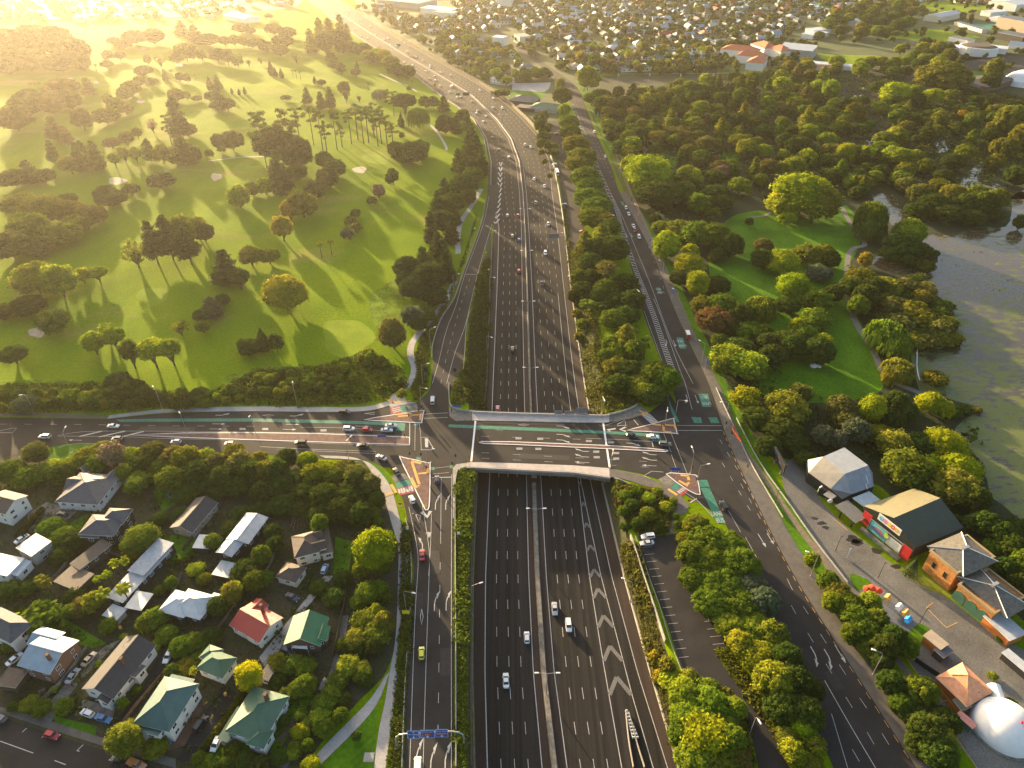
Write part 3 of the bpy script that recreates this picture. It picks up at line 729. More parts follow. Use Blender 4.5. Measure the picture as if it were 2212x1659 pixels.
# ---------------------------------------------------------------- footpaths of the junction
def pave(name, pts, m=PATHC, z=.13, k=1):
    q = MB(); q.prism([P(*p) for p in (closed(pts, k) if k > 1 else pts)], 0, z)
    return tag(q.obj(name, m), kind='structure')
ribbon2('footpath', [(232, 905), (350, 892), (450, 889.5), (553, 888.5), (680, 890), (760, 889.5), (805, 886), (842, 876)], [(237, 897.5), (350, 884.5), (450, 880), (553, 878.5), (680, 879.5), (760, 880), (800, 877), (838, 867)], .12, PATHC, 4)
ribbon2('footpath', [(-40, 899), (100, 900), (232, 904)], [(-40, 893), (100, 894), (236, 897)], .12, MATS['footpath_asphalt'], 4)
pave('junction_paving', [(838, 866), (848, 852), (862, 842), (874, 845), (873, 858), (880, 868), (898, 870), (862, 876), (843, 880)])
ribbon2('footpath', [(703, 990), (760, 993), (793, 998), (815, 1014), (833, 1035), (845, 1055), (852, 1075), (866, 1130), (881, 1180), (882, 1244), (878, 1320), (872, 1390), (862, 1460), (850, 1530), (841, 1600), (833, 1659), (828, 1720)],
        [(690, 984), (755, 987), (783, 996), (800, 1016), (818, 1045), (830, 1075), (834, 1088), (847, 1135), (860, 1180), (860, 1244), (858, 1320), (853, 1390), (842, 1450), (833, 1510), (818, 1580), (808, 1659), (802, 1720)], .10, PATHC, 4)
ribbon2('footpath', [(842, 1452), (815, 1520), (775, 1570), (730, 1615), (690, 1655), (640, 1710)], [(833, 1460), (800, 1510), (757, 1555), (715, 1597), (670, 1645), (610, 1710)], .098, PATHC, 4)
sheet('park_lawn', closed([(818, 1527), (812, 1580), (808, 1659), (802, 1710), (650, 1710), (695, 1650), (740, 1605), (790, 1548)], 2), .03, LAWN)
sheet('verge_grass', closed([(770, 995), (800, 998), (826, 1012), (842, 1034), (846, 1042), (835, 1044), (818, 1020), (795, 1003)], 3), .03, LAWN)
sheet('verge_grass', closed([(100, 970), (137, 961), (200, 961), (270, 968), (240, 985), (150, 1000), (105, 992)], 3), .03, LAWN)
pave('junction_paving', [(969, 850), (970, 872), (977, 885), (1000, 890), (1028, 892), (1028, 908), (985, 909.5), (974, 903), (970, 895)], CONCD)
pave('junction_paving', [(978, 1012), (986, 1003), (1018, 999.5), (1020, 1004), (995, 1012), (987, 1022), (983, 1060), (980, 1120), (978, 1120), (978, 1060)], CONC)
pave('footpath', [(1306, 899), (1340, 893), (1365, 884), (1378, 876), (1384, 878), (1402, 890), (1390, 895), (1360, 905), (1306, 913.5)], CONCD)
pave('footpath', [(1318, 1013), (1380, 1025), (1440, 1048), (1470, 1070), (1490, 1095), (1470, 1108), (1440, 1075), (1400, 1052), (1350, 1036), (1318, 1030)], MATS['footpath_asphalt'])
path('footpath', [(1478, 1098), (1455, 1112), (1445, 1130), (1442, 1152)], 3.6, MATS['footpath_asphalt'], .1)
q = MB()
for a, b, wd in (((832, 862), (850, 871), .8), ((841, 857), (850, 872), .7), ((845, 872), (886, 866), .6), ((845, 1047), (856, 1065), 1), ((831, 1072), (850, 1065), .9), ((1443, 1057), (1463, 1070), 1), ((1381, 887), (1392, 893), .8), ((1386, 896), (1399, 892), 1.2)):
    line(q, [a, b], wd, .155, flat=True)
tag(q.obj('tactile_paving', YELP), kind='structure')
# residential street, bottom left
street = sheet('residential_street', [(-120, 1515), (0, 1547), (100, 1582), (240, 1626), (330, 1655), (420, 1690), (300, 1800), (-300, 1800), (-300, 1500)], .055, ASPH)
ribbon2('footpath', [(-60, 1520), (0, 1540), (100, 1573), (240, 1617), (380, 1660)], [(-60, 1508), (0, 1527), (110, 1558), (240, 1600), (380, 1640)], .08, MATS['footpath_asphalt'], 3)
q = MB()
for a, b in (((0, 1601), (72, 1627)), ((118, 1643), (142, 1652)), ((166, 1622), (180, 1609)), ((166, 1622), (172, 1623)), ((90, 1594), (105, 1580)), ((48, 1582), (58, 1573))): line(q, [a, b], .2, .06, flat=True)
q.obj('lane_lines', WHITE, street)
# car parks
cp = sheet('car_park', [(1378, 1158), (1440, 1156), (1475, 1150), (1500, 1230), (1570, 1396), (1543, 1402), (1563, 1439), (1602, 1490), (1650, 1550), (1700, 1640), (1730, 1750), (1650, 1750), (1635, 1640), (1622, 1590), (1600, 1530), (1575, 1490), (1530, 1475), (1490, 1462), (1470, 1440), (1440, 1344), (1402, 1244)], .05, ASPH)
q = MB()
for i in range(15):
    y0 = lerp([(0, 1184), (4, 1245), (8, 1309), (12, 1388), (14, 1421)], i) if 0 else 1183+i*15.3+i*i*.12
    xl = lerp([(1180, 1386), (1244, 1407), (1344, 1442), (1442, 1473)], y0)
    line(q, [(xl, y0), (xl+21, y0-2)], .12, .08, flat=True)
for i in range(10):
    y0 = 1244+i*16.5
    xr = lerp([(1244, 1494), (1394, 1548)], y0)
    line(q, [(xr-8, y0), (xr+16, y0-2.5)], .12, .08, flat=True)
q.obj('bay_lines', WHITE, cp)
cp2 = sheet('car_park', [(1180, 262), (1207, 260), (1222, 330), (1245, 412), (1264, 505), (1262, 545), (1238, 540), (1226, 490), (1212, 415), (1200, 330)], .05, ASPH)
q = MB()
for i in range(26):
    y = 420+i*4.6
    xl, xr = lerp([(415, 1213), (537, 1237)], y), lerp([(415, 1247), (500, 1264)], y)
    line(q, [(xl, y), (xl+7, y)], .12, .08, flat=True); line(q, [(xr-8, y), (xr, y)], .12, .08, flat=True)
q.obj('bay_lines', WORN, cp2)
sheet('forecourt', [(1106, 180), (1190, 178), (1186, 192), (1175, 199), (1106, 195)], .05, PATHC)
# museum yard
yard = sheet('museum_yard', closed([(1690, 1010), (1720, 985), (1745, 975), (1760, 1060), (1820, 1130), (1880, 1180), (1980, 1260), (2060, 1300), (2160, 1380), (2300, 1460), (2400, 1700), (2150, 1700), (2080, 1600), (2020, 1520), (1960, 1420), (1900, 1350), (1830, 1290), (1770, 1190), (1720, 1110), (1695, 1060)], 3), .045, mat('yard_asphalt', (.13, .122, .108), var=.25, sc=.08, fine=2))
sheet('park_lawn', closed([(1935, 1370), (1975, 1345), (2015, 1365), (1990, 1395), (1955, 1395)], 3), .06, LAWN)
sheet('park_lawn', closed([(1835, 1240), (1870, 1250), (1880, 1262), (1850, 1275)], 3), .06, LAWN)
sheet('bus_loop', closed([(1800, 190), (1880, 178), (1960, 190), (2050, 186), (2130, 190), (2180, 195), (2140, 208), (2080, 205), (2000, 208), (1940, 212), (1870, 222), (1830, 215)], 3), .03, ASPH)
sheet('car_park', closed([(2070, 145), (2130, 125), (2300, 110), (2400, 150), (2250, 165), (2160, 160)], 2), .04, ASPH)
PATCH = mat('asphalt_patch', (.021, .0195, .0195), rough=.7, var=.15, sc=1)
PATCH2 = mat('worn_asphalt', (.034, .030, .029), rough=.85, var=.2, sc=.8)
rp = random.Random(4)
q = MB()
for a, b, w_ in (((300, 926), (420, 928), 3), ((600, 970), (680, 975), 2.6), ((1120, 985), (1230, 990), 3), ((940, 1190), (941, 1240), 3), ((963, 1400), (962, 1460), 3), ((1600, 1060), (1625, 1105), 3), ((1560, 960), (1575, 990), 4), ((1380, 560), (1400, 600), 3), ((1790, 1450), (1815, 1490), 3), ((905, 1280), (903, 1330), 2.6)):
    line(q, [a, b], w_, .068, rp.choice((0, 1)), flat=True)
q.obj('road_patches', [PATCH, PATCH2], cross)
# ---------------------------------------------------------------- overbridge
CONCL = mat('pale_concrete', (.42, .37, .34), var=.12, sc=.3, fine=2)
br = empty('road_overbridge', (*P(1165, 955), 0))
tag(br, 'grey concrete road overbridge carrying the cross street over the motorway', 'bridge')
bo = Vector(br.location)
def loc(pts): return [(P(*p)[0]-bo.x, P(*p)[1]-bo.y) for p in pts]
NE = [(1020, 891), (1028, 892), (1106, 895), (1200, 897.5), (1306, 900), (1316, 898)]
NI = [(1020, 909), (1028, 908.5), (1106, 910), (1200, 912), (1306, 913.5), (1316, 912)]
SI = [(1010, 999.5), (1018, 999), (1106, 1001), (1241, 1006), (1316, 1012)]
SE = [(1005, 1014), (1022, 1014), (1106, 1018), (1241, 1025), (1318, 1036)]
q = MB(); q.prism(loc(NE)+loc(SE)[::-1], -1.3, -.01); q.obj('deck', CONCD, br)
q = MB(); q.prism(loc(NE)+loc(NI)[::-1], 0, .17); q.obj('footway', CONCL, br)
q = MB(); q.prism(loc(SI)+loc(SE)[::-1], 0, .17); q.obj('footway', CONCL, br)
def off2(pts, d):
    out = []
    for i, p in enumerate(pts):
        a, b = Vector(pts[max(i-1, 0)]), Vector(pts[min(i+1, len(pts)-1)])
        t = (b-a).normalized()
        out.append((p[0]-t.y*d, p[1]+t.x*d))
    return out
for e, s in ((loc(NE), -1), (loc(SE), 1)):
    q = MB(); q.prism(e+off2(e, s*.35)[::-1], -.9, 1.0); q.obj('parapet', CONCL, br)
    r = MB(); r.tube([(x, y, 1.35) for x, y in off2(e, s*.17)], .06, 5)
    for p in off2(sm(e, 8), s*.17): r.tube([(*p, .95), (*p, 1.35)], .04, 4)
    r.obj('handrail', STEEL, br)
for i in range(7):
    f = (i+.5)/7
    a = [(x0+(x1-x0)*f, y0+(y1-y0)*f) for (x0, y0), (x1, y1) in zip(loc([(1022, 892), (1106, 895), (1306, 900)]), loc([(1022, 1012), (1106, 1016), (1316, 1031)]))]
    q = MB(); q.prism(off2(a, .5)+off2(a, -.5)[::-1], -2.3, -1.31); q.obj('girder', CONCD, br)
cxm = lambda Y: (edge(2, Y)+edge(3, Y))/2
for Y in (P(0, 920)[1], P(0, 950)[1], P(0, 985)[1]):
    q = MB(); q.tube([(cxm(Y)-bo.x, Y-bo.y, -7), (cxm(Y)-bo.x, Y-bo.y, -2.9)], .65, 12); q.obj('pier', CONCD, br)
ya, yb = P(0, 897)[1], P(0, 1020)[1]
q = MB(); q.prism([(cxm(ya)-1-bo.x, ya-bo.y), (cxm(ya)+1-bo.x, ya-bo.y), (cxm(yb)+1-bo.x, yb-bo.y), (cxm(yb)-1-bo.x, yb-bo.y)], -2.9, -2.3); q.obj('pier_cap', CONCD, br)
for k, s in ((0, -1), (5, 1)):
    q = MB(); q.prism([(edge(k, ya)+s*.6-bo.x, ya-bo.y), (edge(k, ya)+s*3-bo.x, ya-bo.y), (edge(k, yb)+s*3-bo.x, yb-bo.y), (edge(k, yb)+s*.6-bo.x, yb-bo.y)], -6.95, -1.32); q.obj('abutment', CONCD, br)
# ---------------------------------------------------------------- walls and barriers
def wall(name, label, cat, pts, wd, z0, z1, m=CONC, group=None, cap=None, world=False, posts=None):
    """a continuous wall: pts on the photo grid, on the ground; z relative to the ground"""
    w = [Vector(p) for p in pts] if world else [W(*p) for p in sm(pts, 4)]
    o = empty(name, w[len(w)//2]); tag(o, label, cat, group)
    q = MB(); n = 0
    for i, p in enumerate(w):
        d = w[min(i+1, len(w)-1)]-w[max(i-1, 0)]
        s = Vector((-d.y, d.x, 0)).normalized()*wd/2
        b = p-o.location
        zz = (z0, z1)
        q.v += [tuple(b-s+Vector((0, 0, z0))), tuple(b+s+Vector((0, 0, z0))), tuple(b+s*.7+Vector((0, 0, z1))), tuple(b-s*.7+Vector((0, 0, z1)))]
    for i in range(len(w)-1):
        for k in range(4):
            q.f.append((i*4+k, i*4+(k+1) % 4, i*4+4+(k+1) % 4, i*4+4+k)); q.m.append(0)
    e = (len(w)-1)*4
    q.f += [(3, 2, 1, 0), (e, e+1, e+2, e+3)]; q.m += [0, 0]
    q.obj('barrier_body' if 'barrier' in name else 'wall_body', m, o)
    if posts:
        q = MB(); q.box((0, 0, z0), (posts[1], posts[1], z1-z0+posts[2])); pm = q.mesh('post', posts[3])
        for p in walk(w, posts[0])[:98]: link('post', pm, o, p-o.location)
    return o
Ya, Yb = 62, 400
def wl(k, off, a, b, n=60, z=0): return [(edge(k, a+(b-a)*i/n)+off, a+(b-a)*i/n, zm(a+(b-a)*i/n)+z) for i in range(n+1)]
med = lambda a, b, n, f=.5: [(edge(2, Y)*(1-f)+edge(3, Y)*f, Y, zm(Y)) for Y in (a+(b-a)*i/n for i in range(n+1))]
yc0, yc1 = P(0, 1016)[1], P(0, 897)[1]
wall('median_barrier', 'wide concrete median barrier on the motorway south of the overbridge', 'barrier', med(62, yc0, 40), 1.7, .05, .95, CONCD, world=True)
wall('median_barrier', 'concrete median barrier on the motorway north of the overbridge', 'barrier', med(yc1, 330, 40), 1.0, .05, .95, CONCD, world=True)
wall('median_barrier', 'long sunlit median barrier on the far curve of the motorway', 'barrier', med(332, 1300, 110), .7, .05, 1.0, CONC, world=True)
wall('side_barrier', 'low concrete barrier along the right shoulder of the motorway south of the overbridge', 'barrier', wl(5, .35, 62, yc0), .55, 0, .95, CONC, world=True)
wall('side_barrier', 'low concrete barrier along the right shoulder of the motorway north of the overbridge', 'barrier', wl(5, .35, yc1, 420), .5, 0, .95, CONC, world=True)
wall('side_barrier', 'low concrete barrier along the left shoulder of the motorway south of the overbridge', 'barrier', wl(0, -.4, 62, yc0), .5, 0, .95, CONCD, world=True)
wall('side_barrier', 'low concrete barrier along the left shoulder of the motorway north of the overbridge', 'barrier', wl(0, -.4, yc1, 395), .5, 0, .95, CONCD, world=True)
wall('noise_wall', 'tall panelled noise wall with posts along the outside of the far motorway curve', 'wall', wl(5, 1.5, 560, 1290, 90), .3, 0, 3.2, mat('noise_wall_panel', (.2, .15, .11), var=.15), world=True, posts=(9, .5, .5, CONC))
wall('side_barrier', 'pale concrete barrier round the right curve of the motorway beside the upper car park', 'barrier', wl(5, .5, 425, 560, 30), .5, 0, 1.6, CONC, world=True)
wall('side_barrier', 'low concrete barrier along the golf course side of the far motorway', 'barrier', wl(0, -.6, 570, 1290, 70), .4, 0, 1.1, CONC, world=True)
wall('crib_wall', 'dark timber crib wall beside the planted strip below the off ramp', 'wall', [(1018, 1659), (1017, 1450), (1018, 1244), (1022, 1150), (1027, 1040)], .5, .1, 1.6, TIMB)
wall('ramp_wall', 'long concrete edge wall along the right side of the off ramp', 'wall', [(985, 1659), (985, 1500), (984, 1244), (983, 1100), (984, 1040), (990, 1015)], .35, 0, 1.0, CONC)
wall('ramp_wall', 'low concrete kerb wall along the left side of the off ramp', 'wall', [(868, 1659), (874, 1494), (882, 1369), (889, 1244), (884, 1160), (876, 1120)], .3, 0, .5, CONC)
wall('retaining_wall', 'sunlit concrete retaining wall below the lower car park', 'wall', [(1362, 1160), (1389, 1244), (1411, 1310), (1436, 1388)], .45, -.6, 1.5, CONC)
wall('guard_rail', 'steel guard rail with posts along the edge of the lower car park', 'guard rail', [(1372, 1160), (1400, 1244), (1424, 1310), (1448, 1390), (1472, 1452)], .12, .45, .8, STEEL, posts=(3, .12, 0, TIMB))
wall('ramp_wall', 'pale concrete edge wall on the golf course side of the on ramp', 'wall', [(933, 775), (935, 745), (952, 692), (980, 647), (998, 597), (1021, 535), (1041, 477), (1049, 430)], .35, 0, .9, CONC)
wall('guard_rail', 'guard rail round the lay-by on the right of the on ramp', 'guard rail', [(1001, 800), (1004, 760), (1007, 710), (1014, 675)], .15, .4, .8, STEEL, posts=(3, .12, 0, TIMB))
wall('wing_wall', 'curved concrete wall at the north west corner of the overbridge', 'wall', [(970, 829), (970, 860), (973, 876), (984, 885), (1003, 889), (1022, 891)], .35, 0, 1.0, CONC)
wall('wing_wall', 'curved concrete wall at the north east corner of the overbridge', 'wall', [(1312, 898), (1340, 892), (1362, 884), (1377, 875)], .35, 0, 1.0, CONC)
wall('wing_wall', 'low curved concrete wall below the south east corner of the overbridge', 'wall', [(1326, 1034), (1345, 1040), (1375, 1058), (1398, 1078), (1408, 1090)], .35, 0, .6, CONC)
wall('timber_fence', 'paling fence along the inner edge of the on ramp median bank', 'fence', [(1052, 829), (1055, 740), (1059, 640), (1063, 560)], .15, 0, 1.1, CONCD)
wall('wire_fence', 'long low fence beside the tramway track', 'fence', [(1590, 905), (1640, 1000), (1700, 1085), (1760, 1170), (1830, 1260)], .08, .2, 1.0, STEEL, posts=(4, .1, .1, STEEL))
wall('wire_fence', 'fence along the footpath of the main road', 'fence', [(1546, 840), (1585, 925), (1625, 1010), (1690, 1120)], .08, .3, 1.1, STEEL, posts=(3, .08, .1, STEEL))
wall('debris_net', 'orange plastic safety net by the footpath of the main road', 'safety net', [(1582, 923), (1584, 932), (1592, 945), (1599, 956)], .1, 0, 1.2, mat('orange_net', (.8, .16, .03)))
wall('crash_barrier', 'concrete crash barrier at the right edge of the motorway gore', 'barrier', [(1358, 1541), (1372, 1595), (1392, 1659)], .3, 0, .9, CONC)
wall('crash_barrier', 'concrete crash barrier at the left edge of the motorway gore', 'barrier', [(1352, 1541), (1358, 1600), (1368, 1659)], .3, 0, .9, CONC)
o = empty('crash_cushion', W(1356, 1560)); tag(o, 'steel framed crash cushion at the nose of the motorway gore', 'crash cushion')
p0, p1 = W(1353, 1537), W(1372, 1595)
q = MB(); r = MB()
for i in range(9):
    c = p0+(p1-p0)*(i/8)-o.location; w_ = .5+i*.14
    d_ = MB(); d_.box(c, (w_, .18, .9)); d_.obj('diaphragm', WHITEW, o)
    if i < 8:
        c2 = p0+(p1-p0)*((i+1)/8)-o.location; w2 = w_+.14
        for s in (-1, 1): r.tube([c+Vector((s*w_/2, 0, .6)), c2+Vector((s*w2/2, 0, .6))], .12, 5)
r.obj('rail', STEEL, o)
q = MB(); q.tube([p0-o.location+Vector((-.4, 0, .1)), p0-o.location+Vector((0, .5, .1)), p0-o.location+Vector((.4, 0, .1))], .15, 6); q.obj('nose', YELP, o)
# ---------------------------------------------------------------- tree crowns (unit size: radius 1, half height 1, centre 0)
rnd = random.Random(5)
def sph(r=rnd):
    z = r.uniform(-1, 1); t = r.uniform(0, 2*math.pi); s = math.sqrt(1-z*z)
    return Vector((s*math.cos(t), s*math.sin(t), z))
ICO = None
def ico():
    global ICO
    if ICO is None:
        bm = bmesh.new(); bmesh.ops.create_icosphere(bm, subdivisions=1, radius=1)
        ICO = ([v.co.copy() for v in bm.verts], [tuple(v.index for v in f.verts) for f in bm.faces]); bm.free()
    return ICO
class CB:
    def __init__(s): s.v, s.f, s.t = [], [], []
    def blob(s, c, r, rz, tint, rough=.18):
        vs, fs = ico(); n = len(s.v)
        for v in vs:
            k = 1+rnd.uniform(-rough, rough)
            s.v.append((c[0]+v.x*r*k, c[1]+v.y*r*k, c[2]+v.z*rz*k))
        for f in fs: s.f.append(tuple(n+i for i in f)); s.t.append(tint*rnd.uniform(.8, 1.2))
    def leaf(s, p, nrm, size, tint, asp=.6):
        a = nrm.orthogonal().normalized()
        a = Matrix.Rotation(rnd.uniform(0, 6.28), 3, nrm) @ a
        b = nrm.cross(a)
        a, b = a*size, b*size*asp
        n = len(s.v)
        s.v += [tuple(p-a), tuple(p-b*.9+a*.1), tuple(p+a), tuple(p+b*.9+a*.1)]
        s.f.append((n, n+1, n+2, n+3)); s.t.append(tint)
    def clump(s, c, r, rz, leaf, count, up=.25, core=.8, tint=None):
        t0 = rnd.uniform(.25, .75) if tint is None else tint
        c = Vector(c)
        if core: s.blob(c, r*core, rz*core, t0*.8)
        for _ in range(count):
            d = sph()
            if d.z < -.3 and rnd.random() < .6: d.z = -d.z
            q = rnd.uniform(.75, 1.1)+(.16 if rnd.random() < .15 else 0)
            p = c+Vector((d.x*r, d.y*r, d.z*rz))*q
            nr = (d+sph()*.55+Vector((0, 0, up))).normalized()
            s.leaf(p, nr, leaf*rnd.uniform(.6, 1.35), min(1, max(0, t0+rnd.uniform(-.3, .3))))
    def mesh(s, name):
        me = bpy.data.meshes.new(name); me.from_pydata(s.v, [], s.f); me.materials.append(LEAF)
        a = me.attributes.new('tint', 'FLOAT', 'FACE'); a.data.foreach_set('value', s.t)
        me.update(); return me
def fib(n, zmin=-1.0, jit=.25):
    out = []
    for i in range(n):
        z = 1-(1-zmin)*(i+.5)/n; t = i*2.39996+rnd.uniform(-jit, jit); s_ = math.sqrt(max(0, 1-z*z))
        out.append(Vector((s_*math.cos(t), s_*math.sin(t), z)))
    return out
def crown_round(n=34, leaf=.085, cnt=75):
    c = CB()
    for d in fib(n, -.75):
        r = rnd.uniform(.26, .42); k = rnd.uniform(.52, .76)
        c.clump(d*k, r, r*.85, leaf, cnt)
    for d in fib(7, -.6): c.clump(d*.3, .42, .42, leaf, 20)
    return c.mesh('round_crown')
def crown_dome(n=95, leaf=.055, cnt=42):
    c = CB()
    c.blob((0, 0, -.15), .80, .72, .3, .08)
    for d in fib(n, -.45):
        r = rnd.uniform(.14, .25); k = rnd.uniform(.74, .88)
        c.clump((d.x*k, d.y*k, d.z*k*.95-.03), r, r*.8, leaf, cnt, up=.4)
    return c.mesh('dome_crown')
def crown_pine(n=11, leaf=.075):
    c = CB()
    for i in range(n):
        z = -.9+1.8*i/(n-1)
        R0 = (1-(z+1)/2.05)**.65*(.95 if i else .7)
        m = max(2, int(7*R0)+1); a0 = rnd.uniform(0, 6)
        for j in range(m):
            a = a0+6.283*j/m+rnd.uniform(-.35, .35); rr = R0*rnd.uniform(.45, .8)
            c.clump((rr*math.cos(a), rr*math.sin(a), z+rnd.uniform(-.07, .07)), .33*R0+.09, .10, leaf, 44, up=.6, core=.7)
    for z in (-.6, -.2, .2, .55): c.blob((0, 0, z), .42*(1-z)/1.6, .3, .3)
    return c.mesh('pine_crown')
def crown_tall(leaf=.07):
    c = CB()
    for i in range(17):
        z = rnd.uniform(-.75, .95); a = rnd.uniform(0, 6.28); rr = rnd.uniform(.15, .8)*(1-.45*max(0, z))
        c.clump((rr*math.cos(a), rr*math.sin(a), z), rnd.uniform(.2, .36), rnd.uniform(.08, .15), leaf, 50, up=.6, core=.65)
    return c.mesh('tall_pine_crown')
def crown_cyp(leaf=.11):
    c = CB()
    for i in range(26):
        z = -.95+1.85*i/25; R0 = min(1, (1.0-z)*.75)*(.55+.45*min(1, (z+1.4)))
        for a in (rnd.uniform(0, 2), rnd.uniform(2, 4), rnd.uniform(4, 6.2)):
            c.clump((R0*.5*math.cos(a), R0*.5*math.sin(a), z), R0*.5+.05, .14, leaf, 22, up=.5)
    return c.mesh('cypress_crown')
def crown_willow(leaf=.07):
    c = CB()
    for d in fib(46, -.1):
        p = Vector((d.x*.72, d.y*.72, d.z*.68+.1)); r = rnd.uniform(.2, .3); t = rnd.uniform(.3, .7)
        c.clump(p, r, r*.7, leaf, 26, tint=t)
        for _ in range(26):
            q = p+sph()*r; dr = rnd.uniform(.3, .9)
            o = Vector((d.x, d.y, .25)).normalized()
            a = Vector((-o.y, o.x, 0)).normalized()*.035
            b = Vector((o.x*.08, o.y*.08, -dr)); n = len(c.v); q = q+o*.08
            c.v += [tuple(q-a), tuple(q+a), tuple(q+b+a*.3), tuple(q+b-a*.3)]; c.f.append((n, n+1, n+2, n+3)); c.t.append(min(1, max(0, t+rnd.uniform(-.3, .3))))
    return c.mesh('willow_crown')
def crown_loose(leaf=.075):
    c = CB()
    for d in fib(30, -.6):
        k = rnd.uniform(.45, .85); r = rnd.uniform(.16, .28)
        c.clump(d*k, r, r*.6, leaf, 38, core=.35)
    return c.mesh('loose_crown')
def crown_shrub(leaf=.15):
    c = CB()
    for d in fib(15, -.2):
        r = rnd.uniform(.3, .5); c.clump((d.x*.6, d.y*.6, d.z*.6-.1), r, r*.9, leaf, 42)
    return c.mesh('shrub_crown')
def crown_palm():
    c = CB()
    for i in range(26):
        a = i*2.4+rnd.uniform(-.2, .2); el = rnd.uniform(-.25, 1.25); L = rnd.uniform(.85, 1.05); t = rnd.uniform(.3, .8)
        pts = []; p = Vector((0, 0, 0)); e = el
        for k in range(6):
            pts.append(p.copy()); p = p+Vector((math.cos(a)*math.cos(e), math.sin(a)*math.cos(e), math.sin(e)))*L/5; e -= .38
        sd = Vector((-math.sin(a), math.cos(a), 0))
        for k in range(5):
            w0, w1 = (.05+.12*math.sin(math.pi*k/5)), (.05+.12*math.sin(math.pi*(k+1)/5)) if k < 4 else .01
            for s_ in (-1, 1):
                n = len(c.v)
                c.v += [tuple(pts[k]), tuple(pts[k]+sd*s_*w0+Vector((0, 0, -.06))), tuple(pts[k+1]+sd*s_*w1+Vector((0, 0, -.06))), tuple(pts[k+1])]
                c.f.append((n, n+1, n+2, n+3)); c.t.append(min(1, max(0, t+rnd.uniform(-.2, .2))))
    for k in range(14):
        a = k*.9; c.leaf(Vector((math.cos(a)*.15, math.sin(a)*.15, -.18)), Vector((math.cos(a), math.sin(a), 0)), .2, .1, .3)
    return c.mesh('palm_crown')
CROWN = {'r': [crown_round(), crown_round(28), crown_round(38, .075)], 'd': [crown_dome(), crown_dome(80), crown_dome(120, .05, 36)],
         'p': [crown_pine(), crown_pine(13)], 't': [crown_tall(), crown_tall(), crown_tall()], 'c': [crown_cyp()], 'w': [crown_willow(), crown_willow()],
         'l': [crown_loose(), crown_loose()], 's': [crown_shrub(), crown_shrub(), crown_shrub()], 'm': [crown_palm(), crown_palm()],
         'b': [crown_round(64, .05, 95), crown_round(58, .05, 95)]}
def trunk_mesh(limbs):
    q = MB()
    q.tube([(0, 0, -.02), (.02, .01, .4), (-.01, .02, .75), (.01, 0, 1)], [1, .8, .62, .4], 7)
    for i in range(limbs):
        a = i*2.3+.4; z = .5+.1*i
        q.tube([(0, 0, z), (3.2*math.cos(a), 3.2*math.sin(a), z+.1), (6*math.cos(a), 6*math.sin(a), z+.2)], [.5, .35, .15], 5)
    return q.mesh('trunk', BARK, True)
TRUNK, TRUNKS = trunk_mesh(4), trunk_mesh(0)
C = {'dk': (.031, .048, .008), 'md': (.056, .084, .008), 'ol': (.082, .090, .010), 'ye': (.120, .148, .006), 'go': (.15, .125, .010), 'br': (.070, .070, .016),
     'gr': (.055, .068, .036), 'pn': (.024, .038, .010), 'lg': (.105, .130, .010), 'pk': (.14, .095, .06), 'rd': (.085, .055, .016), 'yy': (.21, .21, .008)}
CW = {'dk': 'dark green', 'md': 'mid green', 'ol': 'olive green', 'ye': 'lime green', 'go': 'golden', 'br': 'brownish', 'gr': 'grey green', 'pn': 'blackish',
      'lg': 'light green', 'pk': 'pinkish brown', 'rd': 'rusty red', 'yy': 'vivid yellow'}
KN = {'r': ('broadleaf_tree', 'broadleaf tree'), 'b': ('broadleaf_tree', 'broadleaf tree'), 'd': ('domed_tree', 'domed tree'), 'p': ('conifer_tree', 'conifer'), 't': ('tall_pine_tree', 'bare-stemmed pine'),
      'c': ('cypress_tree', 'cypress'), 'w': ('willow_tree', 'willow'), 'l': ('open_crowned_tree', 'open-crowned tree'), 's': ('shrub', 'shrub'), 'm': ('palm_tree', 'palm')}
TREES = []      # (object, base label, zone)
def put_tree(X, Y, r, c, kind, col, trunk, zone, zb=None, far=False):
    z0 = h(X, Y) if zb is None else zb
    nm, word = KN[kind]
    if kind == 'd' and col in ('dk', 'pn'): nm, word = 'evergreen_tree', 'rounded evergreen'
    elif kind == 'd' and col not in ('md', 'lg', 'ye'): nm, word = 'spreading_tree', 'spreading tree'
    elif kind in 'rb' and col in ('ye', 'lg', 'yy', 'go'): nm, word = 'light_leaved_tree', 'leafy tree'
    o = empty(nm, (X, Y, z0), rnd.uniform(0, 6.28))
    k = .86+.28*rnd.random()
    cc = tuple(v*k*2.0*(1+rnd.uniform(-.1, .1)) for v in C[col])
    zc = trunk+c*(.86 if kind == 's' else .93)
    link('crown', rnd.choice(CROWN[kind]), o, (0, 0, zc), 0, (r, r, c), cc)
    if kind != 's':
        tr = max(.12, min(.5, .05*r+.016*zc))
        top = zc+(c*.15 if kind in 'rbdlw' else c*.85 if kind in 'pct' else 0)
        link('trunk', TRUNK if kind in 'rbdl' else TRUNKS, o, (0, 0, 0), 0, (tr, tr, top))
    size = 'large' if r > 7.5 else 'small' if r < 3.2 else ''
    TREES.append((o, ' '.join(w for w in (size, CW[col], word) if w), zone, (r, c)))
    return o
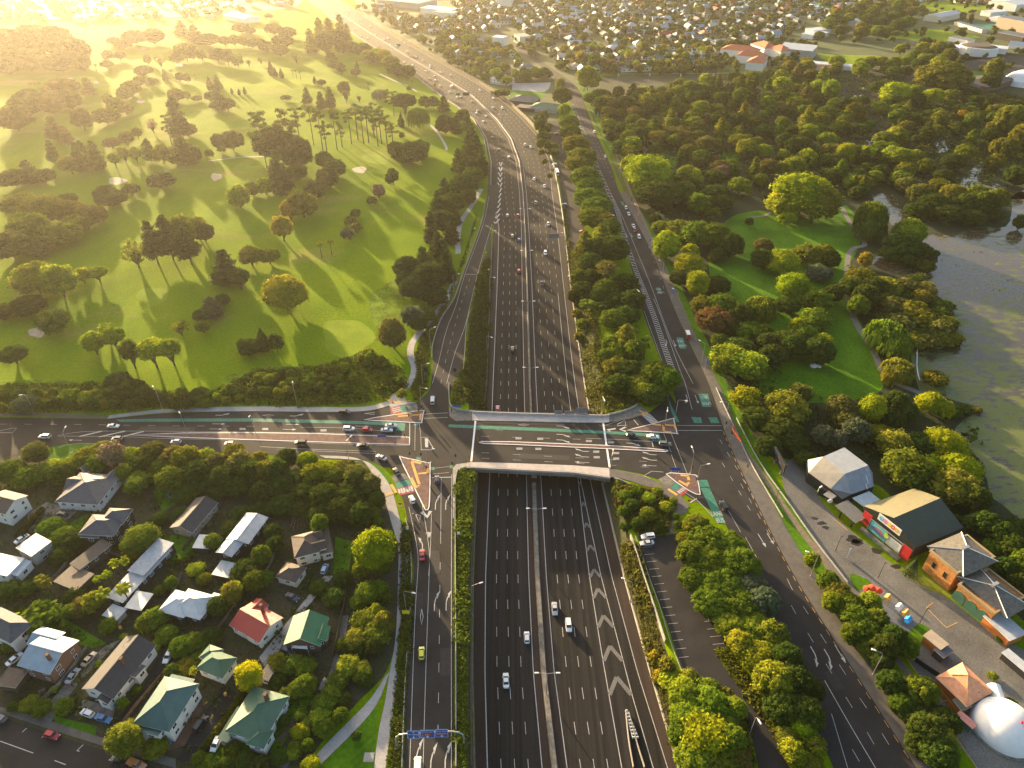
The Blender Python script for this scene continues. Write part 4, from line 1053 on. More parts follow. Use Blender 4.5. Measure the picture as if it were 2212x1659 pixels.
def tree(cx, cy, w_, h_, kind, col, zone, trunk=None):
    """silhouette on the photo grid: centre, width, height (crown only); kind; colour; trunk length in metres"""
    zc, gz = 4.0, 0.0
    for _ in range(6):
        t = dep(cx, cy, zc+gz); m = t/F
        X, Y = P(cx, cy, zc+gz)
        th = math.atan2(HC-zc, Y)
        r = w_*m/2; hh = h_*m/2
        s = hh*hh-(r*math.sin(th))**2
        c = math.sqrt(max(s, 0))/math.cos(th)
        lo = {'p': .8, 't': .55, 'c': 1.5, 's': .55, 'm': .5, 'd': .55}.get(kind, .62)
        c = min(max(c, lo*r), {'p': 2.2, 'c': 4, 't': 1.6}.get(kind, 1.25)*r)
        tl = trunk if trunk is not None else {'s': 0, 'p': c*.15, 'c': .3, 't': c*1.5, 'm': r*2.0, 'd': c*.12, 'w': 0, 'l': c*.5}.get(kind, c*.22)
        zc = tl+c*(.86 if kind == 's' else .93)
        gz = h(X, Y)
    return put_tree(X, Y, r, c, kind, col, tl, zone)
def many(zone, txt):
    for ln in txt.strip().split(';'):
        a = ln.split()
        k = .68 if zone == 'corner bank' else 1
        if a: tree(float(a[0]), float(a[1]), float(a[2])*k, float(a[3])*k, a[4], a[5], zone, float(a[6]) if len(a) > 6 else None)
many('golf', """615 632 104 90 b go 1; 484 575 82 78 p pn 1; 516 598 46 42 d dk 3; 540 552 56 44 r ol 1; 580 552 50 36 d ol 1; 290 545 60 68 l lg 1; 325 515 62 80 p pn 6; 358 505 70 84 p pn 6; 392 498 62 74 r ol 5; 400 520 70 72 p pn 6; 440 502 46 44 d dk 1; 425 490 50 50 r ol 2;
75 600 100 78 r lg 1; 125 605 76 78 r lg 1; 60 660 76 50 d dk 0; 12 672 60 40 d dk 0; 176 592 34 34 r ye 2; 209 588 46 26 d ye 3; 455 662 58 50 p gr 1; 480 648 34 30 d dk 0; 436 680 40 30 d dk 0; 112 693 66 58 r md 1; 200 738 50 52 r ye 2; 228 712 34 30 r ye 3; 243 725 54 46 d ye 4; 278 755 44 60 r md 5; 325 752 66 52 r ye 6; 365 752 50 46 d lg 5; 388 706 46 30 l lg 2; 437 705 32 28 r ol 1; 28 765 60 34 d dk 2;
566 733 34 50 c dk 0; 595 738 36 48 r dk 1; 540 750 52 42 d dk 0; 525 745 30 34 d md 0; 848 722 66 74 b br 0; 690 526 26 18 m ol 7; 712 520 26 18 m ol 7; 768 462 26 24 s br; 756 478 30 28 s br; 770 492 28 28 s br; 750 506 32 34 s gr; 608 490 48 54 r go 2; 652 440 70 62 r ol 1; 625 452 44 44 r go 1; 680 410 54 44 r br 1; 515 424 52 56 r lg 0; 545 408 40 34 d ol 0; 572 402 46 40 d ye 0; 592 396 36 32 d ol 0; 818 412 30 30 r pk 1; 804 434 26 26 s br; 848 378 28 34 r dk 2; 842 386 24 24 r dk 1;
600 370 70 90 p pn 1; 590 310 90 80 d pn 3; 640 330 70 80 d pn 1; 560 280 60 70 t dk; 610 270 60 60 t dk; 640 372 50 40 d dk 0; 700 385 40 50 r br 0; 722 362 50 46 r dk 0; 712 385 40 44 d dk 0; 700 345 40 40 d dk; 885 330 84 46 d dk 0; 905 318 50 34 d dk 0; 855 322 40 36 d dk 0; 872 218 58 36 d pn 9; 848 214 40 30 t pn 9; 903 255 50 44 w md 0; 866 258 18 30 c dk 0; 918 220 30 28 r dk 0; 936 220 26 28 r dk 0; 958 224 34 34 p dk 0; 868 292 14 14 r dk 0; 820 205 36 20 w gr 0; 662 206 30 34 p dk 1; 692 216 30 36 p dk 1; 712 210 32 44 p dk 1; 742 190 30 28 r br 4; 746 202 26 18 l br 5;
640 258 50 46 t dk 14; 668 250 46 44 t dk 16; 688 262 34 50 t dk 14; 720 262 40 44 t dk 15; 735 285 26 24 t dk 8; 752 252 34 34 t dk 16; 766 240 40 36 t dk 17; 778 246 36 40 t dk 17; 790 250 34 34 t dk 16; 802 236 34 34 t dk 17; 818 252 40 40 t dk 15; 832 268 40 34 t br 12; 846 280 34 34 t br 8; 812 270 30 30 t dk 12; 700 285 30 34 t dk 10; 550 262 40 40 t dk 12; 630 290 30 44 t dk 10;
379 250 58 84 p pn 3; 360 270 30 40 t pn; 405 280 40 30 d dk 0; 392 322 70 60 p dk 1; 415 335 40 40 d dk 0; 375 335 40 40 r ol 0; 470 305 30 46 d dk 1; 500 303 56 44 d dk 1; 452 332 20 22 s dk; 478 322 20 22 s dk; 204 334 48 60 p dk 1; 175 325 40 44 p dk 1; 150 355 46 40 r ol 1; 168 338 44 60 p dk 2; 110 325 34 44 p dk 2; 115 275 58 48 p br 3; 140 290 40 40 p br 2; 245 342 26 26 r lg 3; 266 330 26 30 r lg 3; 291 330 28 30 r lg 3; 320 322 40 46 p dk 2; 348 330 40 44 r ol 1; 176 257 44 46 r dk 1; 228 250 62 38 d ol 0; 270 232 36 28 r ol 1; 250 226 44 34 d ol 1; 232 212 24 22 r ol 1; 268 202 34 32 d ol 0; 282 190 42 34 d ol 0; 188 186 42 36 p br 1; 134 190 76 36 d br 0; 150 215 50 44 d br 0; 110 225 60 46 d br 0; 60 225 84 54 d br 0; 30 255 76 60 d br 0; 60 205 50 30 d br 0; 110 200 50 30 d br 0; 272 298 36 30 r br 1; 240 308 40 18 d br 1; 295 285 22 24 r br 2; 328 270 26 36 l pk 1;
348 390 62 40 d pn 1; 283 408 40 26 d dk 1; 228 418 54 40 d dk 1; 240 428 66 42 d dk 0; 60 370 60 40 p dk 0; 30 385 70 36 d dk 0; 95 380 50 34 d dk 0; 40 440 80 50 d ol 0; 90 450 100 54 d ol 0; 140 455 80 50 d ol 0; 195 465 70 50 d br 0; 60 490 90 70 d ol 0; 130 505 90 50 d ol 0; 20 530 90 70 d br 0; 170 480 70 40 d ol 0; 80 540 60 40 d br 0; 145 430 46 28 d dk 0;
20 95 90 70 d br 0; 70 85 90 70 d br 0; 120 90 80 70 d br 0; 165 110 60 60 d br 0; 60 130 90 50 d br 0; 130 135 80 40 d br 0; 15 140 70 44 d br 0; 175 135 40 40 d br 0; 245 88 30 16 d br 0; 290 80 56 30 d br 0; 330 78 50 36 d br 0; 265 95 40 20 d br 0; 420 75 50 36 p br 0; 450 85 50 24 d br 0; 390 60 40 30 p br 0; 485 88 24 22 d ol 1; 505 86 26 24 d ol 1; 525 88 24 22 d ol 1; 545 92 34 24 d ol 1; 575 100 36 24 d ol 1; 605 108 40 28 d ol 1; 232 118 26 22 r br 1; 258 120 28 18 d br 1; 230 138 30 14 d br 1; 318 128 20 20 r br 1; 345 130 24 24 l ol 2; 300 150 20 14 r br 0; 310 152 40 18 d br 0; 300 175 26 24 d ol 0; 327 176 26 20 d ol 0; 355 162 16 18 c br 0; 370 152 16 12 m br 3; 388 166 18 20 r dk 1; 404 168 16 22 r dk 1; 420 162 9 8 m br 4; 400 112 60 34 r ol 1; 380 125 34 24 r ol 1; 435 118 24 22 r ol 1; 468 118 36 28 r dk 2; 490 122 28 30 r dk 2; 512 130 28 26 r ol 1; 536 134 14 12 l br 3; 452 180 18 24 c dk 0; 468 178 28 30 p dk 0; 470 214 50 30 p pn 2; 490 224 36 28 d pn 2; 452 208 24 20 d dk 1; 380 205 40 30 d ol 0; 402 205 20 20 r ol 1; 425 212 24 10 d ol 0; 500 196 8 9 c dk; 516 198 8 9 c dk; 528 195 10 12 c dk; 205 140 10 12 m br 4; 188 130 9 10 m br 4; 80 181 14 10 s ol; 66 181 10 8 s ol;
""")
many('golf', """690 70 40 60 p ol 1; 710 65 40 50 p ol 1; 735 60 36 54 p ol 1; 670 88 36 50 p ol 1; 700 92 40 44 d dk 0; 735 85 44 44 d dk 0; 750 72 24 40 p ol 0; 738 104 30 26 d dk 0; 760 102 34 26 d dk 0; 785 108 40 32 d dk 1; 796 122 34 30 r ol 0; 828 122 40 32 r go 0; 845 135 40 32 r ol 0; 855 150 44 30 d dk 0; 880 155 36 30 d dk 0; 815 118 30 28 r lg 0; 720 130 34 30 p dk 2; 736 146 24 24 r dk 2; 710 118 24 28 p dk 1; 770 140 12 18 c dk 1; 768 156 24 16 d dk 1; 640 124 22 22 l br 2; 584 146 16 30 c pn 0; 594 156 12 20 c pn 0; 607 158 12 20 c dk 0; 631 152 11 9 m ol 6; 638 152 11 9 m ol 6; 647 154 11 9 m ol 6; 794 178 14 11 m ol 5; 835 194 14 11 m ol 5; 889 174 15 12 m ol 6; 939 182 15 12 m ol 6; 883 190 12 12 r ol 0; 679 172 10 14 c dk 1; 694 178 22 14 d dk 1; 618 212 26 10 s dk; 775 212 12 34 l br 1; 560 92 30 20 d ol 0; 590 62 40 26 d br 0; 620 70 40 26 d br 0; 610 90 50 22 d dk 0; 580 35 20 14 s br; 540 66 26 16 d br 0; 563 130 14 16 l ol 1; 520 60 40 20 d br 0""")
many('motorway belt', """962 268 44 46 d dk 0; 985 268 36 36 p dk 0; 1000 250 34 30 r dk 0; 1008 262 34 36 p dk 0; 1018 290 40 46 p dk 0; 1030 320 44 56 p pn 0; 1012 320 50 60 p dk 0; 1040 350 40 60 p pn 0; 1010 362 50 50 d dk 0; 990 345 40 50 p dk 0; 1022 380 50 44 d md 0; 1000 400 66 54 d dk 0; 960 412 44 56 p dk 0; 975 440 60 50 d dk 0; 945 440 50 60 p pn 0; 1010 425 40 40 d dk 0; 955 478 56 54 d pn 0; 930 490 44 70 p pn 0; 975 500 46 54 p pn 0; 945 530 60 60 p pn 0; 915 560 60 60 p pn 0; 880 580 64 60 d pn 0; 925 600 80 70 d pn 0; 965 575 50 70 p pn 0; 895 620 70 56 d pn 0; 940 640 60 46 d pn 0; 960 545 40 50 p pn 0; 875 605 44 44 d pn 0; 915 655 36 24 m md 1; 940 645 30 26 m md 1; 890 680 50 50 r gr 0; 920 680 46 30 d dk 0; 905 700 40 34 d dk 0; 985 470 30 34 p dk 0""")
hedge = []
rb = random.Random(3)
for i in range(58):
    x = rb.uniform(455, 875); y = lerp([(455, 850), (560, 815), (650, 815), (760, 800), (800, 770), (875, 830)], x)+rb.uniform(-14, 40)
    if y > 868 or (x > 850 and y > 835): continue
    hedge.append(f"{x:.0f} {y:.0f} {rb.uniform(18, 34):.0f} {rb.uniform(16, 28):.0f} {rb.choice('sssd')} {rb.choice(['ol', 'ol', 'md', 'lg', 'dk'])}")
for i in range(40):
    x = rb.uniform(-10, 455); y = rb.uniform(845, 882)-8*(x > 230)
    hedge.append(f"{x:.0f} {y:.0f} {rb.uniform(22, 44):.0f} {rb.uniform(18, 34):.0f} {rb.choice('sdd')} {rb.choice(['ol', 'md', 'dk', 'dk', 'dk'])}")
many('hedge', ';'.join(hedge)+"; 255 825 60 50 d pn 0; 285 840 60 50 d dk 0; 240 855 50 44 d dk 0; 310 855 50 44 d dk 0; 56 872 60 44 d gr 0; 150 858 50 36 r md 0; 190 862 50 36 r md 0; 868 852 24 34 s lg; 806 768 22 30 p md 0; 795 785 24 20 s md")
many('street belt', """76 978 60 52 b br 0; 20 1018 70 50 d md 0; 60 1030 70 46 d md 0; 110 1010 50 40 r lg 0; 130 1025 60 50 d dk 0; 160 1000 50 36 d lg 0; 185 985 56 44 r ol 0; 220 968 44 30 d ol 0; 240 982 60 56 r pk 0; 210 1000 50 44 d md 0; 285 985 46 40 r lg 0; 270 1020 50 44 r md 0; 305 1005 60 50 d dk 0; 330 975 60 50 d br 0; 300 1040 56 46 r md 0; 345 1010 56 44 d md 0; 375 985 56 50 r br 0; 370 1035 70 60 r md 0; 405 990 60 60 r ol 0; 425 1020 60 60 d dk 0; 445 985 46 34 r lg 0; 470 1000 50 50 r br 0; 440 1040 60 50 d dk 0; 480 1030 56 56 r dk 0; 505 975 50 36 r ol 0; 520 1000 60 60 r br 0; 510 1050 60 50 d dk 0; 545 1020 60 60 r dk 0; 560 990 40 36 r ol 0; 570 1020 50 60 r ol 0; 565 1060 50 50 d dk 0; 598 1015 56 56 r dk 0; 618 990 54 50 b dk 0; 600 1050 60 50 d dk 0; 640 1035 60 50 d dk 0; 665 995 50 46 b ye 0; 672 1025 50 50 r lg 0; 660 1065 70 50 d dk 0; 705 1015 50 46 r ye 0; 720 1030 50 46 d ol 0; 700 1070 70 60 d dk 0; 745 1015 60 46 d br 0; 770 1030 60 60 b br 0; 760 1070 80 60 d dk 0; 800 1050 50 60 r br 0; 815 1080 40 60 r dk 0; 735 1100 70 60 d dk 0; 780 1110 70 60 d dk 0; 690 1110 60 44 d dk 0; 650 1100 56 44 d dk 0; 808 1110 30 40 r md 0; 690 1130 40 50 r md 1; 610 1090 60 40 d dk 0; 560 1100 50 40 d dk 0; 818 1130 24 30 r md 0;
470 1060 50 36 d dk 0; 400 1065 56 36 d dk 0; 540 1125 40 30 d dk 0;
810 1185 96 104 b ye 0; 838 1175 46 70 r md 0; 822 1215 54 54 r md 0; 780 1230 40 40 d ol 0; 795 1280 60 50 r md 0; 818 1275 46 46 r md 0; 836 1290 24 40 r md 0; 775 1300 40 30 d md 0; 812 1320 52 42 p ye 0; 790 1340 60 50 r ol 0; 830 1345 44 50 w ol 0; 810 1365 70 56 r ol 0; 770 1380 56 46 r ol 0; 780 1400 46 40 l dk 0; 745 1395 44 40 d dk 0; 808 1395 40 40 d dk 0; 750 1440 56 40 r lg 0; 780 1450 50 40 r ol 0; 730 1470 50 40 r md 0; 790 1465 40 34 d dk 0; 715 1500 50 40 r md 0; 700 1520 56 44 d md 0; 690 1545 50 40 r lg 0; 740 1510 40 36 d dk 0; 670 1560 40 36 r ol 0; 650 1580 44 40 r ye 0; 700 1570 50 40 d md 0; 735 1545 36 36 d md 0; 640 1615 40 36 d md 0; 665 1610 30 30 d md 0; 604 1635 40 34 d dk 0; 672 1652 46 24 r ye 0; 636 1625 34 30 r lg 0; 770 1590 24 24 s dk; 760 1425 34 26 d ol""")
many('gardens', """110 1140 60 44 d md 0; 135 1160 60 40 d md 0; 160 1165 60 50 d dk 0; 185 1145 50 40 d dk 0; 200 1125 40 34 d dk 0; 290 1050 46 40 r md 1; 305 1165 86 70 b md 0; 285 1190 50 40 r ol 0; 345 1120 40 30 d dk 0; 400 1070 40 34 d dk 0; 245 1215 30 30 m ye 4; 268 1210 30 30 m ye 4; 230 1240 30 28 m ye 4; 210 1250 30 26 m lg 3; 85 1250 34 30 m ol 4; 95 1255 40 40 m ol 3; 60 1270 44 34 d dk 0; 20 1275 56 44 d dk 0; 130 1200 50 40 d dk 0; 160 1285 50 36 d dk 0; 180 1310 60 50 r br 0; 200 1300 50 50 r ol 0; 220 1280 44 40 m lg 4; 265 1270 44 40 m lg 6; 150 1320 36 36 r md 0; 235 1350 42 38 r md 0; 335 1335 60 50 r md 0; 310 1350 34 40 r md 0; 360 1370 50 40 d md 0; 395 1395 60 50 d md 0; 420 1385 50 44 r md 0; 455 1375 50 44 d dk 0; 440 1400 44 34 d dk 0; 470 1310 44 60 d dk 0; 500 1280 50 50 r ol 0; 510 1270 30 40 r lg 1; 530 1235 70 60 d dk 0; 550 1255 50 50 d md 0; 490 1220 40 34 d dk 0; 425 1230 40 34 r lg 0; 440 1250 34 30 d ol 0; 370 1260 30 60 s md; 345 1275 30 26 s md; 460 1170 40 40 d md 0; 390 1110 40 34 d dk; 500 1140 50 36 d dk 0; 520 1110 50 40 d dk 0; 565 1200 44 60 d md 0; 590 1150 40 40 d dk 0; 595 1175 40 40 d dk 0; 570 1250 44 40 d md 0; 690 1270 44 34 d dk 0; 720 1290 50 44 r dk 0; 740 1250 44 34 d dk 0; 400 1440 46 40 d ol 0; 385 1470 40 34 d md 0; 372 1450 34 34 d dk 0; 417 1448 26 34 m lg 2; 430 1420 40 24 s md; 537 1460 60 74 b yy 1; 600 1430 50 40 r ol 0; 630 1435 50 40 r md 0; 660 1440 50 44 r md 0; 660 1480 50 50 d md 0; 600 1470 40 30 d dk 0; 620 1500 44 40 r dk 0; 640 1490 40 40 r md 0; 267 1600 76 84 b ol 1; 280 1575 50 44 r ol 2; 335 1615 56 40 d ol 0; 265 1520 28 30 s md; 295 1490 26 24 s md; 213 1435 18 18 s lg; 267 1375 18 16 s lg; 64 1520 44 36 r ol 0; 90 1530 44 34 d md 0; 138 1525 44 40 r md 0; 30 1525 30 24 s dk; 115 1490 20 16 s lg; 450 1655 50 40 d md 0; 490 1650 40 30 d dk; 500 1620 40 36 d md 0; 530 1640 44 34 d dk; 560 1650 44 30 d dk; 430 1640 34 34 r md 0; 85 1335 100 20 s md; 20 1395 40 30 s md; 130 1370 40 26 s dk; 20 1360 44 30 d dk; 610 1560 36 34 s dk; 650 1545 30 30 s md; 335 1395 30 24 s lg""")
many('median trees', """1165 270 26 34 r dk 0; 1175 295 34 24 d dk 0; 1168 310 20 30 d ol 0; 1170 330 16 30 s ol; 1176 350 14 30 s ol; 1188 380 14 30 s ol;
1215 207 44 40 d dk 0; 1210 180 24 24 r lg 0; 1219 237 28 28 r ye 0; 1230 265 46 36 d md 0; 1232 285 50 34 d md 0; 1245 312 62 44 d ol 0; 1258 340 66 46 d ol 0; 1250 355 60 40 d ol 0; 1265 385 68 54 d md 0; 1275 402 64 46 d md 0; 1275 428 76 46 d md 0; 1290 445 70 46 d md 0; 1285 470 76 50 d md 0; 1305 480 60 46 d ol 0; 1315 490 56 44 d md 0; 1300 510 70 54 p ol 0; 1262 530 66 66 p ol 2; 1290 540 76 60 d dk 0; 1325 538 70 66 d dk 0; 1275 570 60 54 d dk 0; 1250 600 36 50 d ol 0; 1312 580 60 44 l br 6; 1260 625 50 40 d dk 0; 1280 600 50 44 d dk 0; 1310 625 60 50 d md 0; 1350 615 66 56 d dk 0; 1365 650 60 54 d dk 0; 1330 650 60 44 d dk 0; 1270 655 50 36 m md 1; 1300 660 44 34 m dk 1; 1345 660 44 34 m md 1; 1295 640 40 40 d dk 0; 1355 680 60 44 d dk 0; 1325 690 60 50 d md 0; 1365 710 50 44 m md 1; 1350 730 80 60 p ol 1; 1320 745 44 44 d md 0; 1340 760 60 50 r md 0; 1370 760 50 60 r md 0; 1330 790 60 46 r ol 0; 1360 800 60 50 d dk 0; 1395 745 30 46 t dk 3; 1310 770 40 40 d md 0; 1340 830 60 50 d dk 0; 1380 825 60 46 r ol 0; 1420 810 80 64 d md 0; 1390 845 50 44 r lg 0; 1440 820 66 60 d md 0; 1410 850 70 46 d dk 0; 1362 838 30 34 r lg 0; 1320 830 36 30 s dk; 1240 640 30 40 d dk 0; 1246 680 26 40 s ol; 1258 700 30 30 s ol; 1250 730 24 36 s ol""")
many('parkland', """1735 420 150 96 b ye 0; 1690 440 70 66 r ye 0; 1775 440 80 80 r ol 0; 1700 470 40 34 r ye 0; 1760 455 46 60 l md 1; 1400 370 110 60 b ye 0; 1365 355 50 50 r ye 0; 1430 385 56 50 r ye 0; 1355 325 34 36 r ye 0; 1368 312 40 36 r lg 0; 1474 385 26 26 r ye 0; 1500 384 36 42 r ye 1; 1440 380 50 30 d dk; 1420 420 100 50 d dk 0; 1390 410 50 40 d dk 0; 1470 420 80 50 d dk 0; 1510 440 50 50 r md 1; 1545 420 60 46 d dk 0; 1560 440 50 40 d dk; 1540 460 44 34 l md 1; 1618 480 22 24 s dk; 1415 472 30 24 d dk 0; 1430 490 46 30 d ol 0; 1470 495 70 44 d ol 0; 1510 505 80 60 d md 0; 1545 510 70 64 d md 0; 1580 530 56 60 d dk 0; 1550 555 44 30 d dk 0; 1440 530 64 66 b ye 0; 1492 545 44 40 r ye 0; 1490 572 70 56 b ye 0; 1470 600 50 40 d dk 0; 1507 612 52 60 b ye 0; 1550 615 60 44 d dk 0; 1520 660 60 50 d ol 0; 1560 660 70 60 d md 0; 1600 680 70 60 d dk 0; 1545 690 90 50 d rd 0; 1580 705 60 44 d dk 0; 1645 665 70 30 w md 0; 1620 715 70 46 d md 0; 1650 720 44 44 d md 0; 1555 735 40 34 d md 0; 1600 750 70 50 d dk 0; 1575 770 80 50 r lg 0; 1620 790 90 60 r lg 0; 1560 790 40 50 r ol 0; 1670 770 60 60 d dk 0; 1700 740 80 60 d dk 0; 1660 740 50 50 d dk; 
1650 530 44 34 d br 0; 1650 560 60 50 d dk 0; 1690 565 80 56 b ye 0; 1745 550 70 50 d ol 0; 1780 550 60 50 d ol 0; 1795 560 44 44 d dk 0; 1770 590 60 36 d gr 0; 1715 620 78 66 b ye 0; 1700 660 60 36 d dk 0; 1740 645 44 40 r ye 0; 1765 650 70 60 r md 0; 1800 635 44 44 d dk 0; 1760 690 70 50 r md 0; 1720 705 34 46 r ye 0; 1710 750 60 60 d dk 0; 1770 760 70 70 d dk 0; 1775 735 50 30 r ye 0; 1740 720 50 40 r md 0; 1800 700 44 34 d dk
1660 850 120 66 b ye 0; 1610 860 70 50 r ye 0; 1700 880 100 70 r ol 0; 1640 905 80 60 d dk 0; 1690 930 90 60 d dk 0; 1730 850 50 50 r br 0; 1885 885 62 68 b ye 0; 1820 880 70 60 d br 0; 1830 910 60 50 d br 0; 1935 870 60 60 d dk 0; 1960 890 50 50 d dk 0; 1780 940 50 50 d gr 0; 1810 950 40 50 d gr 0; 1850 930 60 60 d gr 0; 1930 910 50 50 d dk 0; 2010 870 60 56 b ye 0; 2040 885 40 40 r ye 0; 1905 940 70 50 d ol 0; 1935 960 80 70 r ol 0; 1990 960 70 60 d dk 0; 2040 960 100 70 b ye 0; 2020 1000 60 50 r ye 0; 1960 1010 110 90 r md 0; 2075 1010 90 70 b ye 0; 2060 1050 110 80 r ol 0; 2110 1080 60 70 d dk 0; 2010 1060 60 50 d dk 0; 2130 1130 60 60 d dk 0; 2160 1150 60 60 d dk 0; 2190 1180 60 60 d dk 0; 2200 1140 60 50 d dk 0; 2215 1210 60 60 d md 0; 2170 1225 50 50 d dk 0; 2200 1260 50 50 d dk 0; 2150 1180 50 40 d md 0; 2100 1130 40 40 d dk 0; 2060 890 40 20 s dk; 2085 885 34 18 s dk; 2110 885 24 14 s ol; 1720 960 60 50 d dk 0; 1740 990 50 40 d dk 0; 1660 965 60 50 d dk 0""")
many('lakeside', """1882 470 68 70 w md 0; 1880 495 70 50 w dk 0; 1965 500 76 60 b lg 0; 1950 530 80 60 d dk 0; 1985 540 60 40 d dk 0; 1920 550 50 40 s dk; 1955 560 50 30 s dk; 2000 575 44 30 s dk; 2022 548 18 18 s dk; 2005 538 14 10 s dk; 1860 600 70 50 d ol 0; 1840 620 60 50 d dk 0; 1890 620 60 50 d dk 0; 1870 560 34 34 r go 0; 1870 640 56 60 d dk 0; 1855 660 50 50 d md 0; 1920 620 70 50 s ol; 1960 620 60 44 s br; 1990 640 50 40 s ol; 1930 660 70 50 s br; 1970 670 80 50 s ol; 1940 700 80 50 s br; 1990 690 80 50 s ol; 2030 710 60 50 s br; 2040 735 50 36 s ol; 2010 740 60 40 s br; 1975 735 60 40 s ol; 1900 690 50 40 s dk; 1915 725 90 70 w md 0; 1935 750 70 56 w md 0; 1940 800 70 50 w ol 0; 1925 815 40 34 w ol; 2020 818 60 40 s ol; 
1960 400 50 40 r br 0; 1990 420 60 50 d br 0; 2020 440 70 50 d dk 0; 2030 405 50 40 r ol 0; 2060 420 60 50 d ol 0; 2090 440 60 50 d dk 0; 2110 420 50 40 r md 0; 2130 440 60 60 d dk 0; 2155 430 50 50 d ol 0; 2150 465 40 30 d dk 0; 2050 460 70 40 d dk 0; 1985 455 60 40 d dk 0; 2100 470 60 30 d dk 0; 1945 385 50 40 r md 0; 2205 480 30 40 d dk 0; 1855 415 40 30 d dk 0; 1840 395 44 34 r md 0; 2210 300 60 80 d ol 0; 2180 260 60 80 d ol 0; 2170 320 60 50 d ol 0; 2200 380 60 50 d dk 0; 2150 350 44 40 r ol 0; 2085 330 50 44 r md 0; 2100 300 40 44 p md 0; 2060 350 50 40 d dk 0; 2040 380 44 34 d dk 0""")
many('grove', """1505 1135 60 54 d ol 0; 1530 1170 96 70 d md 0; 1490 1195 60 60 d md 0; 1570 1180 90 70 d md 0; 1530 1215 100 80 d md 0; 1600 1220 90 80 d md 0; 1500 1250 70 60 d md 0; 1560 1260 100 80 d md 0; 1620 1265 80 70 d gr 0; 1540 1300 90 70 d md 0; 1600 1310 100 80 d md 0; 1650 1300 70 70 d gr 0; 1580 1350 80 60 d lg 0; 1630 1355 90 70 d lg 0; 1670 1370 70 70 r ol 0; 1600 1390 60 60 r lg 0; 1640 1420 90 80 r lg 0; 1700 1425 70 80 d dk 0; 1670 1470 90 90 d lg 0; 1720 1470 70 80 d dk 0; 1750 1490 60 70 d dk 0; 1690 1530 80 80 d dk 0; 1740 1540 80 80 d dk 0; 1665 1400 40 60 l md 1; 1730 1570 60 60 r ye 0; 1765 1560 40 70 l br 0; 1700 1590 50 50 r ol 0; 1760 1610 60 60 l ol 0; 1715 1625 60 60 r lg 0; 1750 1645 60 50 r ol 0; 1690 1560 40 40 d dk 0; 1480 1165 40 34 d ol 0;
1450 1470 60 50 s lg; 1490 1465 50 40 s ol; 1480 1500 80 70 r lg 0; 1530 1490 60 50 s md; 1540 1525 90 70 r md 0; 1490 1550 90 80 d lg 0; 1560 1560 80 70 d md 0; 1530 1590 110 90 r ye 0; 1470 1590 60 60 d md 0; 1590 1530 50 50 d lg 0; 1580 1600 70 70 d md 0; 1500 1640 90 60 r lg 0; 1560 1650 80 60 d ol 0; 1480 1640 50 50 d lg 0; 1600 1640 50 50 d br 0; 1440 1440 40 44 s ol; 1415 1420 30 34 s go; 1425 1460 30 30 s go""")
many('corner bank', """1375 1060 50 40 s md; 1400 1075 50 40 s lg; 1350 1070 50 40 s md; 1365 1090 50 40 d dk; 1400 1110 56 50 d ol 0; 1440 1095 50 34 s lg; 1380 1130 50 40 d dk; 1345 1105 40 40 s md; 1350 1140 40 34 s dk; 1465 1135 36 34 s dk; 1455 1080 30 24 s lg; 1425 1140 40 30 d dk; 1330 1060 30 30 s md; 1420 1060 40 24 s lg; 1460 1115 26 24 s md""")
many('avenue', """1790 1255 50 50 d md 0; 1810 1280 60 56 d ol 0; 1830 1305 66 60 d md 0; 1800 1300 50 50 d lg 0; 1850 1335 70 66 d md 0; 1870 1360 70 66 d md 0; 1895 1340 50 60 d ol 0; 1840 1370 50 50 d md 0; 1880 1395 70 60 d md 0; 1910 1400 60 66 d dk 0; 1930 1380 60 70 d dk 0; 1960 1400 50 50 d md 0; 1905 1430 50 50 d dk 0; 1880 1300 50 50 d lg 0; 1925 1475 60 60 d dk 0; 1950 1490 70 60 d ol 0; 1960 1525 80 70 d dk 0; 1985 1550 80 70 d dk 0; 1945 1520 50 50 d md 0; 2005 1580 80 80 d dk 0; 2030 1600 70 70 d ol 0; 1990 1610 70 60 d dk 0; 1755 1210 36 40 d ye 0; 2080 1470 24 20 s ol; 2095 1500 40 40 s dk; 2185 1520 30 24 s md; 2145 1460 24 20 s ol; 2160 1380 20 16 s md""")
# ---------------------------------------------------------------- woods filled in between
def pip(p, poly):
    x, y = p; c = False
    for (x0, y0), (x1, y1) in zip(poly, poly[1:]+poly[:1]):
        if (y0 > y) != (y1 > y) and x < (x1-x0)*(y-y0)/(y1-y0)+x0: c = not c
    return c
def fill(zone, poly, gap, kinds, cols, rr, tries=4000, avoid=(), maxn=200, sq=.75):
    w = [P(*p) for p in poly]; av = [[P(*q) for q in a] for a in avoid]
    xs, ys = [p[0] for p in w], [p[1] for p in w]
    pts = []
    old = [(o.location.x, o.location.y, s[0]) for o, _, z, s in TREES]
    for _ in range(tries):
        p = (rnd.uniform(min(xs), max(xs)), rnd.uniform(min(ys), max(ys)))
        if not pip(p, w) or any(pip(p, a) for a in av): continue
        if any((p[0]-q[0])**2+(p[1]-q[1])**2 < gap*gap for q in pts): continue
        if any((p[0]-q[0])**2+(p[1]-q[1])**2 < (q[2]*.8)**2 for q in old): continue
        pts.append(p)
        r = rnd.uniform(*rr); k = rnd.choice(kinds)
        c = r*rnd.uniform(sq*.85, sq*1.2)*(2.2 if k == 'c' else 1.4 if k == 'p' else 1)
        put_tree(*p, r, c, k, rnd.choice(cols), c*rnd.uniform(.05, .35), zone)
        if len(pts) >= maxn: break
    return pts
